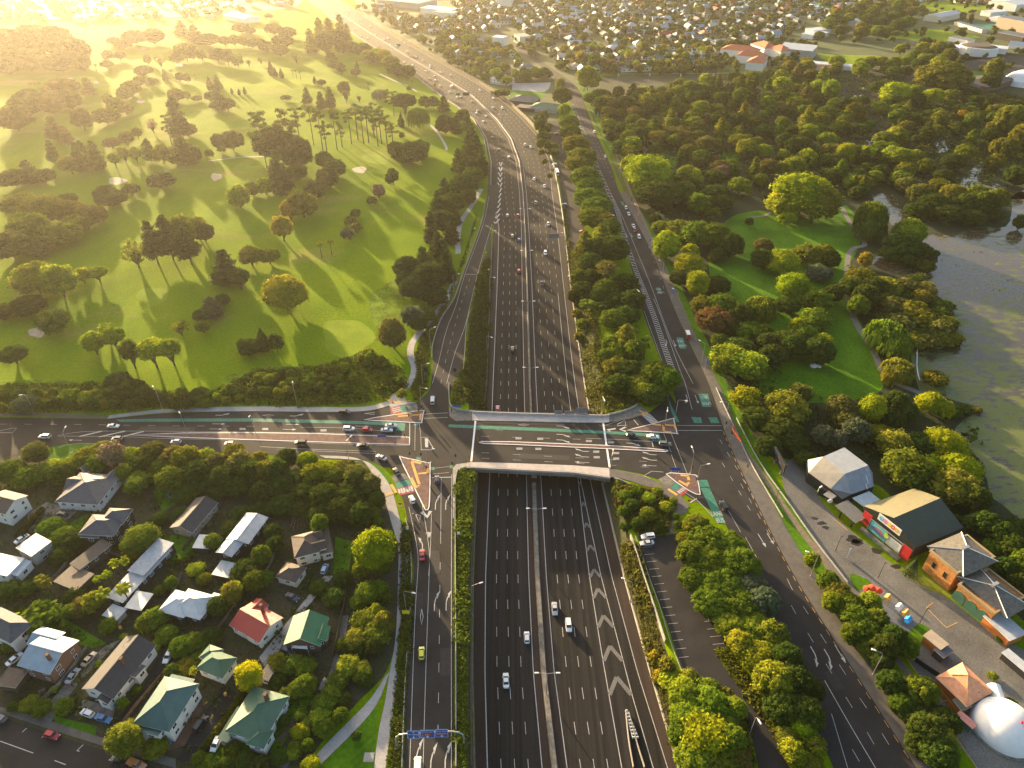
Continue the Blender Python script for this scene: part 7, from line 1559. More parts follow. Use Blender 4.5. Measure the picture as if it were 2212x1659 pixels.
for i, (tl, red) in enumerate(((('16', 'Mt Albert'), None), (('Pt Chevalier',), 'Zoo'), (('Grey Lynn',), 'MOTAT'))):
    x0, x1 = xs[2*i]+.03, xs[2*i+1]-.03; cx_ = (x0+x1)/2; yy = pl.y+(pr.y-pl.y)*(i+.5)/3-.32; w_ = x1-x0
    q = MB(); q.box((0, 0, -1.55), (w_, .1, 3.1)); sg = q.obj('sign_panel', BLUES, ga, (cx_, yy, 6.45)); sg.rotation_euler = (rad(-6), 0, 0)
    q = MB()
    for a, b in ((-1, 0), (1, 0), (0, -1), (0, 1)): q.box((a*(w_/2-.06), -.055, -1.5 if a else b*1.45-.04), (.07 if a else w_-.12, .02, 3.0 if a else .07))
    q.box((0, -.06, -.98), (.18, .02, .44)); q.poly([(-.4, -.065, -.95), (0, -.065, -1.4), (.4, -.065, -.95)]); q.obj('border', WHITEW, sg)
    for j, t in enumerate(tl):
        l = link('lettering', text_mesh(t, .56 if len(t) > 9 else .72, WHITEW), sg, (0, -.075, (1.0-.85*j) if len(tl) > 1 else .85)); l.rotation_euler = (math.pi/2, 0, 0)
    if red:
        q = MB(); q.box((0, -.06, -.55), (2.3, .03, .8)); q.obj('red_patch', BRN, sg)
        l = link('lettering', text_mesh(red, .68, WHITEW), sg, (0, -.1, -.15)); l.rotation_euler = (math.pi/2, 0, 0)
# sign boards seen from behind on the north parapet
for x, w_, hh, l in ((1206, 3.4, 1.5, 'left of three sign boards seen from behind on the north parapet'), (1229, 3.8, 1.4, 'middle of three sign boards seen from behind on the north parapet'), (1256, 5.0, 3.0, 'largest of three sign boards seen from behind on the north parapet')):
    b = P(x, 899); o = empty('sign_board', (b[0], b[1]+.5, .9)); tag(o, l, 'sign')
    q = MB(); q.box((0, 0, 0), (w_, .12, hh)); q.obj('sign_panel', BACKS, o)
    for s in (-.35, .35): q = MB(); q.box((s*w_, -.1, -1.2), (.12, .08, hh+1.1)); q.obj('bracket', STEEL, o)
# cantilever sign on the right of the motorway and the two far gantries
b = W(1221, 536); o = empty('cantilever_sign', b); tag(o, 'grey cantilever sign seen from behind over the right motorway lanes', 'sign gantry')
q = MB(); q.tube([(0, 0, 0), (0, 0, 6), (-.5, 0, 7.4), (-2, 0, 8), (-6, 0, 8)], [.25, .2, .18, .16, .14], 8); q.obj('mast', STEEL, o)
q = MB(); q.box((-7.2, -.2, 6.6), (6.2, .2, 2.8)); q.obj('sign_panel', BACKS, o)
for (x0, y0), (x1, y1), l, pan in (((960, 219), (1026, 219), 'far sign gantry with a green sign and a dark board over the motorway curve', ((.45, 3.6, 2.6, GREENS), (.72, 6.4, 3.0, DARK))), ((846, 116), (885, 104), 'farthest gantry with one green sign over the motorway', ((.4, 5, 3, GREENS),))):
    a, b = W(x0, y0), W(x1, y1); o = empty('sign_gantry', (a+b)/2); tag(o, l, 'sign gantry')
    for p_ in (a, b): q = MB(); q.tube([p_-o.location, p_-o.location+Vector((0, 0, 7))], .25, 8); q.obj('post', STEEL, o)
    q = MB(); q.tube([a-o.location+Vector((0, 0, 6.8)), b-o.location+Vector((0, 0, 6.8))], .22, 8); q.obj('beam', STEEL, o)
    for f, w_, hh, m_ in pan:
        c_ = a*(1-f)+b*f-o.location; q = MB(); q.box((c_.x, c_.y-.4, 5.6), (w_, .2, hh)); q.obj('sign_panel', m_, o)
sign(915, 176, .1, .1, 2, SIGNW, 'tiny white kilometre post by the far motorway', 0, None, 1)
# banners along the main road and the park edge
BB = mat('banner_blue', (.10, .22, .5), rough=.7, var=.15); BR_ = mat('banner_red_white', (.6, .25, .18), rough=.7, var=.3, sc=.8); BW = mat('banner_pale', (.7, .68, .64), rough=.7, var=.2)
def banner(x, y, m_, l, hh=6.5):
    b = W(x, y); o = empty('banner_pole', b); tag(o, l, 'banner')
    q = MB(); q.tube([(0, 0, 0), (0, 0, hh)], .07, 6); q.obj('pole', STEEL, o)
    q = MB(); q.box((.55, 0, hh-3.0), (.95, .04, 2.8)); q.obj('flag', m_, o)
    TREES.append((o, l, 'banner', (1, 3)))
for x, y in ((1362, 445), (1401, 535), (1450, 648), (1522, 800), (1339, 385), (1290, 258)): banner(x, y, BB, 'blue hanging banner on a pole')
for x, y in ((1376, 478), (1334, 374), (1260, 205)): banner(x, y, BR_, 'red and white banner on a pole')
for x, y in ((1334, 176), (1401, 175), (1468, 176), (1538, 176), (1606, 174), (1272, 205)): banner(x, y, BW, 'pale banner on a pole', 8)
o = empty('bus_shelter', (*P(1485, 728), .1), dirW((1475, 700), (1492, 745))); tag(o, 'bus shelter with white curved roof beside the bus lane patch', 'bus shelter')
q = MB(); q.box((0, 0, 2.4), (4.2, 1.8, .14)); q.obj('roof', WHITEW, o)
q = MB(); q.box((0, .8, 0), (4, .06, 2.35)); q.obj('back_panel', GLASS, o)
q = MB(); q.box((2.0, 0, 0), (.12, 1.4, 2.35)); q.obj('advert_panel', REDS, o)
q = MB(); q.box((0, .4, .4), (3, .4, .08)); q.obj('bench', TIMB, o)
for s in (-1.9, 1.8): q = MB(); q.box((s, -.7, 0), (.1, .1, 2.4)); q.obj('post', STEEL, o)
o = empty('billboard', (*P(1678, 1012), 0), dirW((1664, 975), (1690, 1020))); tag(o, 'large dark screen billboard standing beside the tramway track', 'billboard')
q = MB(); q.box((0, 0, 2.0), (10.5, .5, 4.4)); q.obj('screen_frame', DARK, o)
q = MB()
for i in range(9): q.box((-4.8+i*1.2, .45, 2), (.08, .35, 4.2))
q.obj('truss', STEEL, o)
q = MB(); q.box((-3.4, -.27, 4.3), (1.6, .04, 1.0)); q.box((1.0, -.27, 3.4), (1.6, .04, .8)); q.obj('blue_block', BLUES, o)
q = MB(); q.box((-1.5, -.27, 2.6), (.9, .04, .6)); q.obj('red_block', REDS, o)
for s in (-3, 3): q = MB(); q.box((s, 0, 0), (.4, .4, 2)); q.obj('post', STEEL, o)
# boom across the lake corner, boulders in the park
q = MB(); q.tube([(*P(x, y), .12) for x, y in ((1972, 737), (1984, 742), (1981, 760), (1980, 790), (1983, 810), (1987, 822))], .28, 6); tag(q.obj('floating_boom', WHITEW), 'white floating boom across the algae corner of the lake', 'boom')
for i, (x, y, s) in enumerate(((1757, 792, 1.6), (1769, 793, 1.0))):
    bm = bmesh.new(); bmesh.ops.create_icosphere(bm, subdivisions=2, radius=s)
    for v in bm.verts: v.co *= 1+.3*noise.noise(v.co*1.3+Vector((i, 0, 0))); v.co.z *= .7
    me = bpy.data.meshes.new('boulder'); bm.to_mesh(me); bm.free(); me.materials.append(SIGNW)
    tag(link('boulder', me, None, (*P(x, y), s*.4)), ('larger' if i == 0 else 'smaller')+' white sculpted boulder under the dark tree on the park lawn', 'boulder')
db = MB(); db.tube([(-.18, 0, .06), (0, 0, .12), (.16, 0, .1)], [.05, .12, .05], 6); db.tube([(.14, 0, .1), (.2, 0, .26)], [.05, .04], 5); db.box((.24, 0, .24), (.1, .05, .04)); dbm = db.mesh('duck', DARK)
for x, y in ((2075, 549), (2035, 562), (2103, 544), (2115, 545), (2121, 545), (2049, 667), (2066, 573), (2185, 605), (2177, 606), (2145, 626), (2158, 628)):
    o = link('duck', dbm, None, (*P(x, y), .05), rnd.uniform(0, 6), (3, 3, 3) if 0 else (2, 2, 2)); tag(o, 'tiny dark duck floating on the lake', 'duck', 'ducks on the lake')
# ---------------------------------------------------------------- museum buildings on the right
def V3(x, y, z): return Vector((*P(x, y, z), z))
def zR4(x, y, z): return V3(1659+x/4, 829.5+y/4, z)
def facets(name, o, polys, m, col=None, both=True):
    q = MB()
    for p in polys:
        p = [v-o.location for v in p]
        n_ = (p[1]-p[0]).cross(p[2]-p[0])
        q.poly(p if n_.z > 0 or abs(n_.z) < 1e-3 and n_.y < 0 else p[::-1])
    r = q.obj(name, m, o)
    if col: r.color = (*col, 1)
    return r
o = empty('exhibition_hall', (*P(1813, 1030), 0)); tag(o, 'silver faceted metal-roofed hall below the bright trees near the tramway', 'hall')
r0, r1 = zR4(475, 628, 9), zR4(665, 775, 9); n0, n1 = zR4(660, 548, 7.6), zR4(865, 702, 7.6)
w0, w1 = zR4(350, 765, 4.6), zR4(540, 905, 4.6); e0 = zR4(345, 655, 5.0); s1, s2 = zR4(725, 950, 4.2), zR4(915, 885, 4.2); x2 = zR4(905, 770, 4.4); b1 = zR4(640, 995, 3.4)
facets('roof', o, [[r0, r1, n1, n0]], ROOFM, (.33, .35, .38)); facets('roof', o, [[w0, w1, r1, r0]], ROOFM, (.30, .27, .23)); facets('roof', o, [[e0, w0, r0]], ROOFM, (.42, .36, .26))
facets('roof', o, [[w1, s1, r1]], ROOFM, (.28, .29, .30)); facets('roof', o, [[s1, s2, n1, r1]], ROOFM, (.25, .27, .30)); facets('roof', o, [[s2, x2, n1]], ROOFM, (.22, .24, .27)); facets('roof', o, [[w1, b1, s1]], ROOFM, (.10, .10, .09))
ring = [e0, w0, w1, b1, s1, s2, x2, n1, n0]
q = MB()
for a, b in zip(ring, ring[1:]+ring[:1]):
    ai, bi = a-o.location, b-o.location
    q.poly([(ai.x, ai.y, 0), (bi.x, bi.y, 0), (bi.x, bi.y, bi.z-.03), (ai.x, ai.y, ai.z-.03)])
q.obj('wall', mat('dark_cladding', (.03, .028, .024), var=.25), o)
q = MB()
pl_ = [zR4(858, 742, 0), zR4(835, 760, 0), zR4(868, 855, 0), zR4(845, 868, 0), zR4(860, 908, 0)]
zz = [6.6, 6.4, 5.0, 4.7, 4.3]
q.tube([(*P(1659+x/4, 829.5+y/4, z), z) for (x, y), z in zip(((858, 742), (835, 760), (868, 855), (845, 868), (860, 908)), (7.0, 6.6, 5.2, 5.0, 4.5))], .12, 5)
for v in range(len(q.v)): q.v[v] = tuple(Vector(q.v[v])-o.location)
q.obj('gutter_pipe', WHITEW, o)
q = MB(); p_ = zR4(530, 960, 0)-o.location; q.box((p_.x, p_.y, 0), (7, 5, 3.2), rad(-38)); q.obj('entrance', mat('dark_cladding', (.03, .03, .03)), o)
g = facets('porch_roof', o, [[zR4(475, 955, 3.4), zR4(545, 1000, 3.4), zR4(600, 965, 3.4), zR4(530, 918, 3.4)]], ROOFM, (.2, .2, .2))
q = MB(); p_ = zR4(537, 1012, 3.2)-o.location
q.tube([p_+Vector((0, -.1, 0)), p_+Vector((0, .1, 0))], .9, 8); q.obj('round_sign', WHITEW, o)
q = MB(); p_ = zR4(452, 905, 2.6)-o.location; q.tube([p_+Vector((-.3, 0, -1.5)), p_+Vector((.1, 0, -.4)), p_+Vector((-.2, 0, .6)), p_+Vector((.4, 0, 1.4))], [.5, .6, .35, .2], 7); q.obj('wall_figure', WHITEW, o)
o = empty('link_roof', (*P(1860, 1098), 0)); tag(o, 'pale blue and glass link roof between the silver hall and the green shed', 'canopy roof')
facets('roof', o, [[zR4(725, 985, 4.2), zR4(825, 1060, 4.2), zR4(970, 1000, 4.2), zR4(875, 925, 4.2)]], ROOFM, (.35, .42, .46))
facets('dark_roof', o, [[zR4(575, 1050, 3.8), zR4(755, 1205, 3.8), zR4(860, 1150, 3.8), zR4(690, 1000, 3.8)]], ROOFM, (.10, .10, .10))
q = MB()
for x, y, z in ((640, 1090, 3.7), (740, 1170, 3.7), (880, 960, 4.1)):
    p_ = zR4(x, y, z)-o.location; q.box((p_.x, p_.y, 0), (.4, .4, z))
q.obj('post', DARK, o)
o = empty('exhibition_shed', (*P(1970, 1135), 0)); tag(o, 'big dark green gabled shed with coloured sign frames on its front', 'hall')
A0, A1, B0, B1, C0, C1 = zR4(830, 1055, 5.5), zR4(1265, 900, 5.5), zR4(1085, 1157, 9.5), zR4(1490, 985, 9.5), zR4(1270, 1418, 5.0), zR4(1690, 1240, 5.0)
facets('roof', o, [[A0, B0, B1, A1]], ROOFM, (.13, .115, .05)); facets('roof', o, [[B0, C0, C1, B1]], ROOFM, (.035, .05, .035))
q = MB()
def wl2(q, pts):
    q.poly([tuple(p-o.location) for p in pts])
low = lambda p, z=0: Vector((p.x, p.y, z))
dn_ = Vector((0, 0, -.05))
wl2(q, [low(A0), low(C0), C0+dn_, B0+dn_, A0+dn_]); wl2(q, [low(C1), low(A1), A1+dn_, B1+dn_, C1+dn_]); wl2(q, [low(C0), low(C1), C1+dn_, C0+dn_]); wl2(q, [low(A1), low(A0), A0+dn_, A1+dn_])
q.obj('wall', mat('dark_green_cladding', (.028, .036, .028), var=.25), o)
# sign frames: a board from pixel corners, standing in front of the shed
f0, f1 = Vector((*P(1659+850/4, 829.5+1245/4), 0)), Vector((*P(1659+1150/4, 829.5+1490/4), 0))
fd = (f1-f0).normalized(); fn = Vector((fd.y, -fd.x, 0)); fl = (f1-f0).length
ry = math.atan2(fd.y, fd.x)
fr = empty('display_hoarding', f0+fn*.4, ry); tag(fr, 'long steel frame with red panels, a mural and lettered board before the green shed', 'hoarding')
PINK = mat('panel_pale', (.6, .58, .52), var=.1); TEAL = mat('mural_teal', (.10, .45, .42), var=.25, sc=.5); MIX1 = mat('mural_mixed', (.45, .12, .10), var=.2, sc=.9, col2=(.08, .25, .45))
q = MB(); q.box((-1.0, 0, 1.2), (3.2, .2, 5.2)); q.obj('red_panel', REDS, fr)
q = MB(); q.box((fl+.8, 0, .2), (3.4, .2, 5.4)); q.obj('red_panel', REDS, fr)
q = MB(); q.box((fl*.30, .05, .6), (fl*.5-.4, .16, 4.2)); q.obj('mural', TEAL, fr)
q = MB(); q.prism([(-3.2, 0), (-1, -1.2), (1.8, -1.4), (3.1, .2), (1.0, 1.3), (-1.6, 1.2)], 0, .05)
m_ = q.obj('mural_shape', MIX1, fr, (fl*.30, -.04, 2.6)); m_.rotation_euler = (math.pi/2, 0, 0)
q = MB(); q.box((fl*.76, .05, .6), (fl*.42, .16, 3.6)); q.obj('blank_panel', PINK, fr)
for px in (.55, fl*.53, fl-.9): q = MB(); q.box((px, 0, 0), (.25, .3, 5.2)); q.obj('post', STEEL, fr)
q = MB(); q.box((fl*.5, 0, 5.0), (fl-1, .25, .25)); q.obj('rail', STEEL, fr)
q = MB(); q.box((fl*.45, .8, 6.2), (fl*.62, .2, 2.6)); wb = q.obj('lettered_board', WHITEW, fr)
cols = [mat('disc_%s' % n_, c_, var=.05) for n_, c_ in (('blue', (.1, .4, .6)), ('pink', (.7, .2, .4)), ('yellow', (.75, .6, .05)), ('red', (.7, .12, .05)), ('gold', (.7, .45, .05)))]
for i, ch_ in enumerate('MOTAT'):
    px = fl*.45+(i-2)*fl*.105
    q = MB(); q.tube([(px, .70, 7.5), (px, .66, 7.5)], .85, 14); q.obj('disc', cols[i], fr)
    l = link('lettering', text_mesh(ch_, 1.1, WHITEW), fr, (px, .64, 7.5)); l.rotation_euler = (math.pi/2, 0, 0)
q = MB(); q.tube([(fl*.53, -.25, 3.6), (fl*.53, -.35, 3.6)], .9, 12); q.obj('green_badge', mat('badge_green', (.45, .6, .05)), fr)
q = MB(); q.box((fl*.5, -1.6, 0), (fl*1.1, 1.8, .5)); q.obj('plinth', CONCD, fr)
# brick pump house
BRK = mat('orange_brick', (.42, .185, .055), rough=.9, var=.25, sc=1.2, fine=7, space='obj')
SLATE = mat('slate_roof', (.12, .11, .095), rough=.75, var=.25, sc=1, fine=5)
def zD(x, y, z): return V3(x, y, z)
def brick(name, label, cat, A, B, Cc, ze, roofs, arches=(), slits=()):
    ctr, ang, L, W_ = frame3(A, B, Cc, ze)
    o = empty(name, (ctr.x, ctr.y, 0), ang); tag(o, label, cat)
    q = MB(); q.box((0, 0, 0), (L-.6, W_-.6, ze-.5)); q.obj('wall', BRK, o)
    q = MB()
    q.box((0, -W_/2+.25, ze-.5), (L, .5, .9)); q.box((0, W_/2-.25, ze-.5), (L, .5, .9)); q.box((-L/2+.25, 0, ze-.5), (.5, W_-1, .9)); q.box((L/2-.25, 0, ze-.5), (.5, W_-1, .9)); q.obj('parapet', mat('parapet_stone', (.33, .24, .13), var=.15), o)
    for fx, fy, l_, w_, ro in roofs:
        r = roof_mesh(l_, w_, 'hip', 2.4); r = r.obj('roof', [SLATE, SLATE], o, (fx*L, fy*W_, ze-.1), ro)
        q = MB(); rr_ = max(.3, l_/2-w_/2); a_, b_ = l_/2, w_/2
        for s in (-1, 1):
            for t in (-1, 1): q.tube([(s*rr_, 0, 2.62), (s*a_, t*b_, .22)], .16, 4)
        q.tube([(-rr_, 0, 2.64), (rr_, 0, 2.64)], .18, 4); q.obj('ridge', WHITEW, r)
        q = MB(); q.box((0, 0, 2.5), (2.6, .9, .8)); q.obj('roof_vent', STEEL, r)
    side, d = (0, -1), W_/2-.3
    for px, wd, ht in arches:
        q = MB(); pts = [(-wd/2, 0), (wd/2, 0)]+[(wd/2*math.cos(t*.3142), ht-wd/2+wd/2*math.sin(t*.3142)) for t in range(11)]
        q.prism(pts, -.05, .12); a_ = q.obj('arched_door', mat('green_door', (.05, .13, .085), var=.15), o, (px*L, -d, 0)); a_.rotation_euler = (math.pi/2, 0, 0)
    for px, zz_, ax in slits:
        add_window(o, px*L if not ax else -(L/2-.28), -d-.02 if not ax else px*W_, zz_, 0 if not ax else math.pi/2, 1.1, 2.2, TIMB)
    return o
brick('pump_house', 'tall orange brick building with parapet and grey hipped roof beside the sign frame', 'brick building', (2068, 1240), (2150, 1204), (2007, 1189), 8.5, ((0, 0, 15, 13, 0),), (), ((-.25, 5, 0), (.2, 5, 0), (-.2, 4.5, 1), (.2, 4.5, 1)))
brick('engine_hall', 'long orange brick hall with two grey hipped roofs and green arched doors', 'brick building', (2149, 1327), (2215, 1290), (2066, 1263), 6.2, ((0, -.0, 10, 17, 0),), (), ())
def wall_arch(x, y, wd, ht):
    pass
eh = bpy.data.objects['engine_hall']; L_, Wd_ = 0, 0
ctr, ang, L_, Wd_ = frame3((2149, 1327), (2215, 1290), (2066, 1263), 6.2)
for f in (-.28, .02, .34):
    q = MB(); wd, ht = 3.6, 4.2
    pts = [(-wd/2, 0), (wd/2, 0)]+[(wd/2*math.cos(t*.3142), ht-wd/2+wd/2*math.sin(t*.3142)) for t in range(11)]
    q.prism(pts, -.05, .14); a_ = q.obj('arched_door', mat('green_door', (.05, .13, .085), var=.15), eh, (-L_/2+.28, f*Wd_, 0)); a_.rotation_euler = (math.pi/2, 0, -math.pi/2)
def bldg(name, label, cat, x, y, L, W_, d, ze, kind, rise, rcol, wcol, rmat=None, win=False, wmat=None, eave=.3, group=None):
    o = empty(name, (*P(x, y), 0), dirW((x, y), (x+d[0], y+d[1]))); tag(o, label, cat, group)
    body(o, 0, 0, 0, L, W_, ze, kind, rise, RC[rcol], WC[wcol], rmat or ROOFM, eave, win, wmat)
    return o
bldg('annex', 'lean-to annex with flat pale roof at the end of the brick hall', 'annex', 2160, 1365, 9, 6.5, (30, 28), 3.2, 'flat', .3, 'steel', 'orange')
o = bldg('pavilion', 'pavilion with bright orange tiled roof beside the white dome', 'pavilion', 2074, 1492, 10.5, 9.5, (58, -33), 3.0, 'pyr', 2.6, 'orange', 'orange', ROOFT, eave=.5)
q = roof_mesh(5.2, 4.8, 'pyr', 1.6).obj('upper_roof', [ROOFT, ROOFT], o, (.4, .6, 4.6)); q.color = (*RC['orange'], 1)
bldg('kiosk', 'small tram kiosk with tan roof and orange end wall', 'kiosk', 2012, 1398, 5.5, 3.6, (36, 30), 3.4, 'flat', .2, 'tan', 'orange')
bldg('canopy_roof', 'flat dark grey canopy between the tram kiosk and the orange roof', 'canopy roof', 2030, 1418, 4.5, 3.2, (30, -22), 2.8, 'flat', .1, 'slate', 'dark')
bldg('stall', 'small stall with olive roof behind the orange boarding', 'stall', 2070, 1532, 3.8, 3.2, (30, -12), 2.8, 'flat', .2, 'olive', 'orange')
bldg('stall', 'narrow stall with pink roof beside the white dome', 'stall', 2080, 1566, 4.6, 2.0, (32, 28), 2.4, 'flat', .2, 'pink', 'green')
bldg('shipping_container', 'grey roofed container at the right edge above the dome', 'container', 2195, 1445, 9, 3, (40, 34), 2.6, 'flat', .05, 'steel', 'dark')
wall('boarding', 'orange boarding fence in front of the olive stall', 'fence', [(2018, 1486), (2040, 1515), (2063, 1545)], .15, 0, 2.0, mat('orange_board', (.42, .15, .02)))
wall('boarding', 'dark hoarding with painted pictures between kiosk and orange roof', 'fence', [(1975, 1428), (2000, 1446), (2025, 1462)], .15, 0, 1.8, DARK)
for x, y, w_, l in ((2035, 1745, 3, ''),):
    pass
pave('red_paving', [(2024, 1638), (2036, 1630), (2060, 1659), (2066, 1680), (2046, 1690)], mat('pink_paving', (.4, .14, .10), var=.12), .07)
q = MB()
for a, b in (((1958, 1422), (1985, 1460)), ((1985, 1480), (2010, 1530)), ((2010, 1530), (2070, 1600)), ((2070, 1600), (2110, 1659)), ((2001, 1313), (2044, 1356)), ((2044, 1356), (2068, 1345)), ((2016, 1302), (2001, 1313)), ((1799, 1119), (1831, 1146))): line(q, [a, b], .18, .075, flat=True)
q.obj('yellow_lines', YELP, yard)
q = MB()
for i in range(4): line(q, [(1979+i*7, 1477-i*1.5), (1984+i*7, 1483-i*1.5)], 1.0, .075, flat=True)
q.obj('crossing_stripes', WHITE, yard)
# white inflatable dome
dm = empty('inflatable_dome', (*P(2168, 1573), 0)); tag(dm, 'large white ribbed inflatable dome at the lower right edge', 'inflatable dome')
R_ = 8.0; q = MB(); NA, NB = 40, 12
for j in range(NB+1):
    t = j/NB*math.pi/2
    for i in range(NA):
        a = 2*math.pi*i/NA; k = R_*(1+(.004 if i % 2 else -.004)*math.cos(t))
        q.v.append((k*math.cos(t)*math.cos(a), k*math.cos(t)*math.sin(a), k*math.sin(t)*.78))
for j in range(NB):
    for i in range(NA):
        q.f.append((j*NA+i, j*NA+(i+1) % NA, (j+1)*NA+(i+1) % NA, (j+1)*NA+i)); q.m.append(0)
DOME = mat('white_fabric', (.72, .71, .70), rough=.55, var=.05, sc=.4)
q.obj('shell', DOME, dm, smooth=True)
q = MB(); a_ = dirW((2170, 1580), (2150, 1520)); q.tube([(7*math.cos(a_), 7*math.sin(a_), 1.4), (11*math.cos(a_), 11*math.sin(a_), 1.4)], 1.9, 14); q.obj('entrance_tunnel', DOME, dm)
q = MB(); q.tube([(0, 0, .0), (0, 0, .35)], [8.7, 8.6], 36); q.obj('base_ring', CONCD, dm)
q = MB()
for v in ((1, -2, 6.2), (1.6, -3.6, 5.3)): q.tube([v, (v[0], v[1], v[2]+.5)], .3, 6)
q.obj('air_vent', REDS, dm)
# lit tree of small lights in front of the brick building, little playground, umbrellas
cn = CB()
for i in range(900):
    z = rnd.random()**.8; a = rnd.uniform(0, 6.28); r_ = 2.3*(1-z)+.1
    cn.leaf(Vector((r_*math.cos(a), r_*math.sin(a), z*7.5)), Vector((math.cos(a), math.sin(a), .4)).normalized(), .28, rnd.random())
o = link('decorated_tree', cn.mesh('decorated_tree'), None, (*P(1965, 1240), 0), color=(.05, .07, .035)); tag(o, 'cone-shaped decorated tree in front of the orange brick tower', 'decorated tree')
def umb(q): q.tube([(0, 0, 0), (0, 0, 2.2)], .05, 5); q.tube([(0, 0, 2.0), (0, 0, 2.7)], [1.4, .05], 8)
for x, y, l in ((1870, 1281, 'left red parasol by the playground'), (1880, 1279, 'middle red parasol by the playground'), (1893, 1284, 'right red parasol by the playground')):
    small('parasol', l, 'parasol', x, y, umb, mat('red_canvas', (.6, .05, .02)), .05)
def play(q):
    for s in (-1, 1):
        for t in (-1, 1): q.box((s*.8, t*.7, 0), (.12, .12, 2.4))
    q.box((0, 0, 1.1), (1.7, 1.5, .1)); q.poly([(-1, -.9, 2.3), (1, -.9, 2.3), (1, 0, 3.0), (-1, 0, 3.0)]); q.poly([(1, .9, 2.3), (-1, .9, 2.3), (-1, 0, 3.0), (1, 0, 3.0)])
sheet('playground_pad', [(1880, 1290), (1900, 1275), (1985, 1345), (1960, 1368), (1925, 1345)], .075, mat('play_surface', (.13, .14, .16), var=.15))
for x, y, m_, l in ((1914, 1300, YELP, 'yellow play hut nearest the red parasols'), (1938, 1320, WHITEW, 'white roofed play tower in the middle of the playground'), (1952, 1333, YELP, 'yellow play tower at the lower end of the playground'), (1957, 1347, BLUEP, 'blue play hut at the bottom of the playground')):
    small('play_hut', l, 'play hut', x, y, play, m_, .08, .7)
for x, y, l in ((1805, 1190, 'thin dark lamp post in the museum yard left of the puddles'), (1897, 1248, 'thin dark lamp post in the museum yard near the decorated tree'), (1986, 1347, 'thin dark lamp post beside the playground pad'), (1673, 1090, 'thin dark lamp post beside the tramway near the billboard'), (2020, 1545, 'thin dark lamp post beside the yellow line')):
    def pole(q): q.tube([(0, 0, 0), (0, 0, 7)], [.1, .06], 6); q.box((.25, 0, 6.9), (.7, .25, .12))
    small('lamp_post', l, 'street lamp', x, y, pole, DARK, .05)
o = sign(1829, 1206, .9, 4.2, .3, SIGNW, 'tall white totem sign on the museum forecourt', .6, None, 0, True)
q = MB()
for x, y, r_ in ((1760, 1120, 1.2), (1775, 1130, 1.6), (1784, 1140, 1.2), (1844, 1165, 2.6), (1850, 1172, 2.0), (1893, 1190, 1.8), (1935, 1224, 1.6)):
    c_ = P(x, y); q.poly([(c_[0]+r_*(1+.3*math.sin(3*t+x))*math.cos(t), c_[1]+.6*r_*(1+.3*math.cos(2*t+y))*math.sin(t), .055) for t in [k*.5236 for k in range(12)]])
q.obj('damp_patches', mat('damp_asphalt', (.03, .026, .022), rough=.35, var=.2), yard)
# ---------------------------------------------------------------- middle distance buildings
bldg('hall', 'white gabled hall on the forecourt beside the far motorway', 'hall', 1085, 180, 22, 14, (20, 3), 5, 'hip', 4, 'white', 'white', win=True)
bldg('club_house', 'low octagonal looking club building with grey green hipped roof by the upper car park', 'club house', 1178, 238, 26, 18, (10, 1), 3.6, 'hip', 3, 'dkgreen', 'grey', ROOFT)
bldg('club_house', 'dark roofed club building beside the motorway wall', 'club house', 1133, 222, 26, 20, (10, 1), 3.6, 'hip', 3, 'slate', 'dark', ROOFT)
bldg('club_house', 'small dark flat roofed link of the club buildings', 'club house', 1138, 238, 18, 10, (10, 1), 3.2, 'flat', .4, 'charcoal', 'dark', ROOFT)
for x, y, L, Wd, d, l in ((1597, 122, 44, 24, (10, 1), 'widest of the orange tiled school buildings'), (1650, 114, 34, 22, (8, 3), 'orange tiled building behind the widest one'), (1622, 136, 34, 16, (10, 1), 'lower orange tiled building in front'), (1683, 122, 26, 20, (10, 3), 'small orange tiled building at the right end'), (1632, 148, 26, 20, (5, -5), 'orange tiled building half behind trees')):
    bldg('school_building', l, 'school', x, y, L, Wd, d, 8, 'hip', 5, 'terracotta', 'white', ROOFT, win=False)
bldg('scaffolded_building', 'building under silver scaffold sheeting beside the sports field', 'building', 1720, 122, 40, 30, (10, 1), 10, 'flat', 2, 'steel', 'grey')
bldg('school_building', 'long white low building below the sports field', 'school', 1790, 146, 52, 12, (10, 1), 4, 'flat', .5, 'white', 'white')
bldg('school_building', 'long pink roofed low building below the white one', 'school', 1765, 152, 56, 10, (10, 0), 3.5, 'gable', 2, 'pink', 'cream', ROOFT)
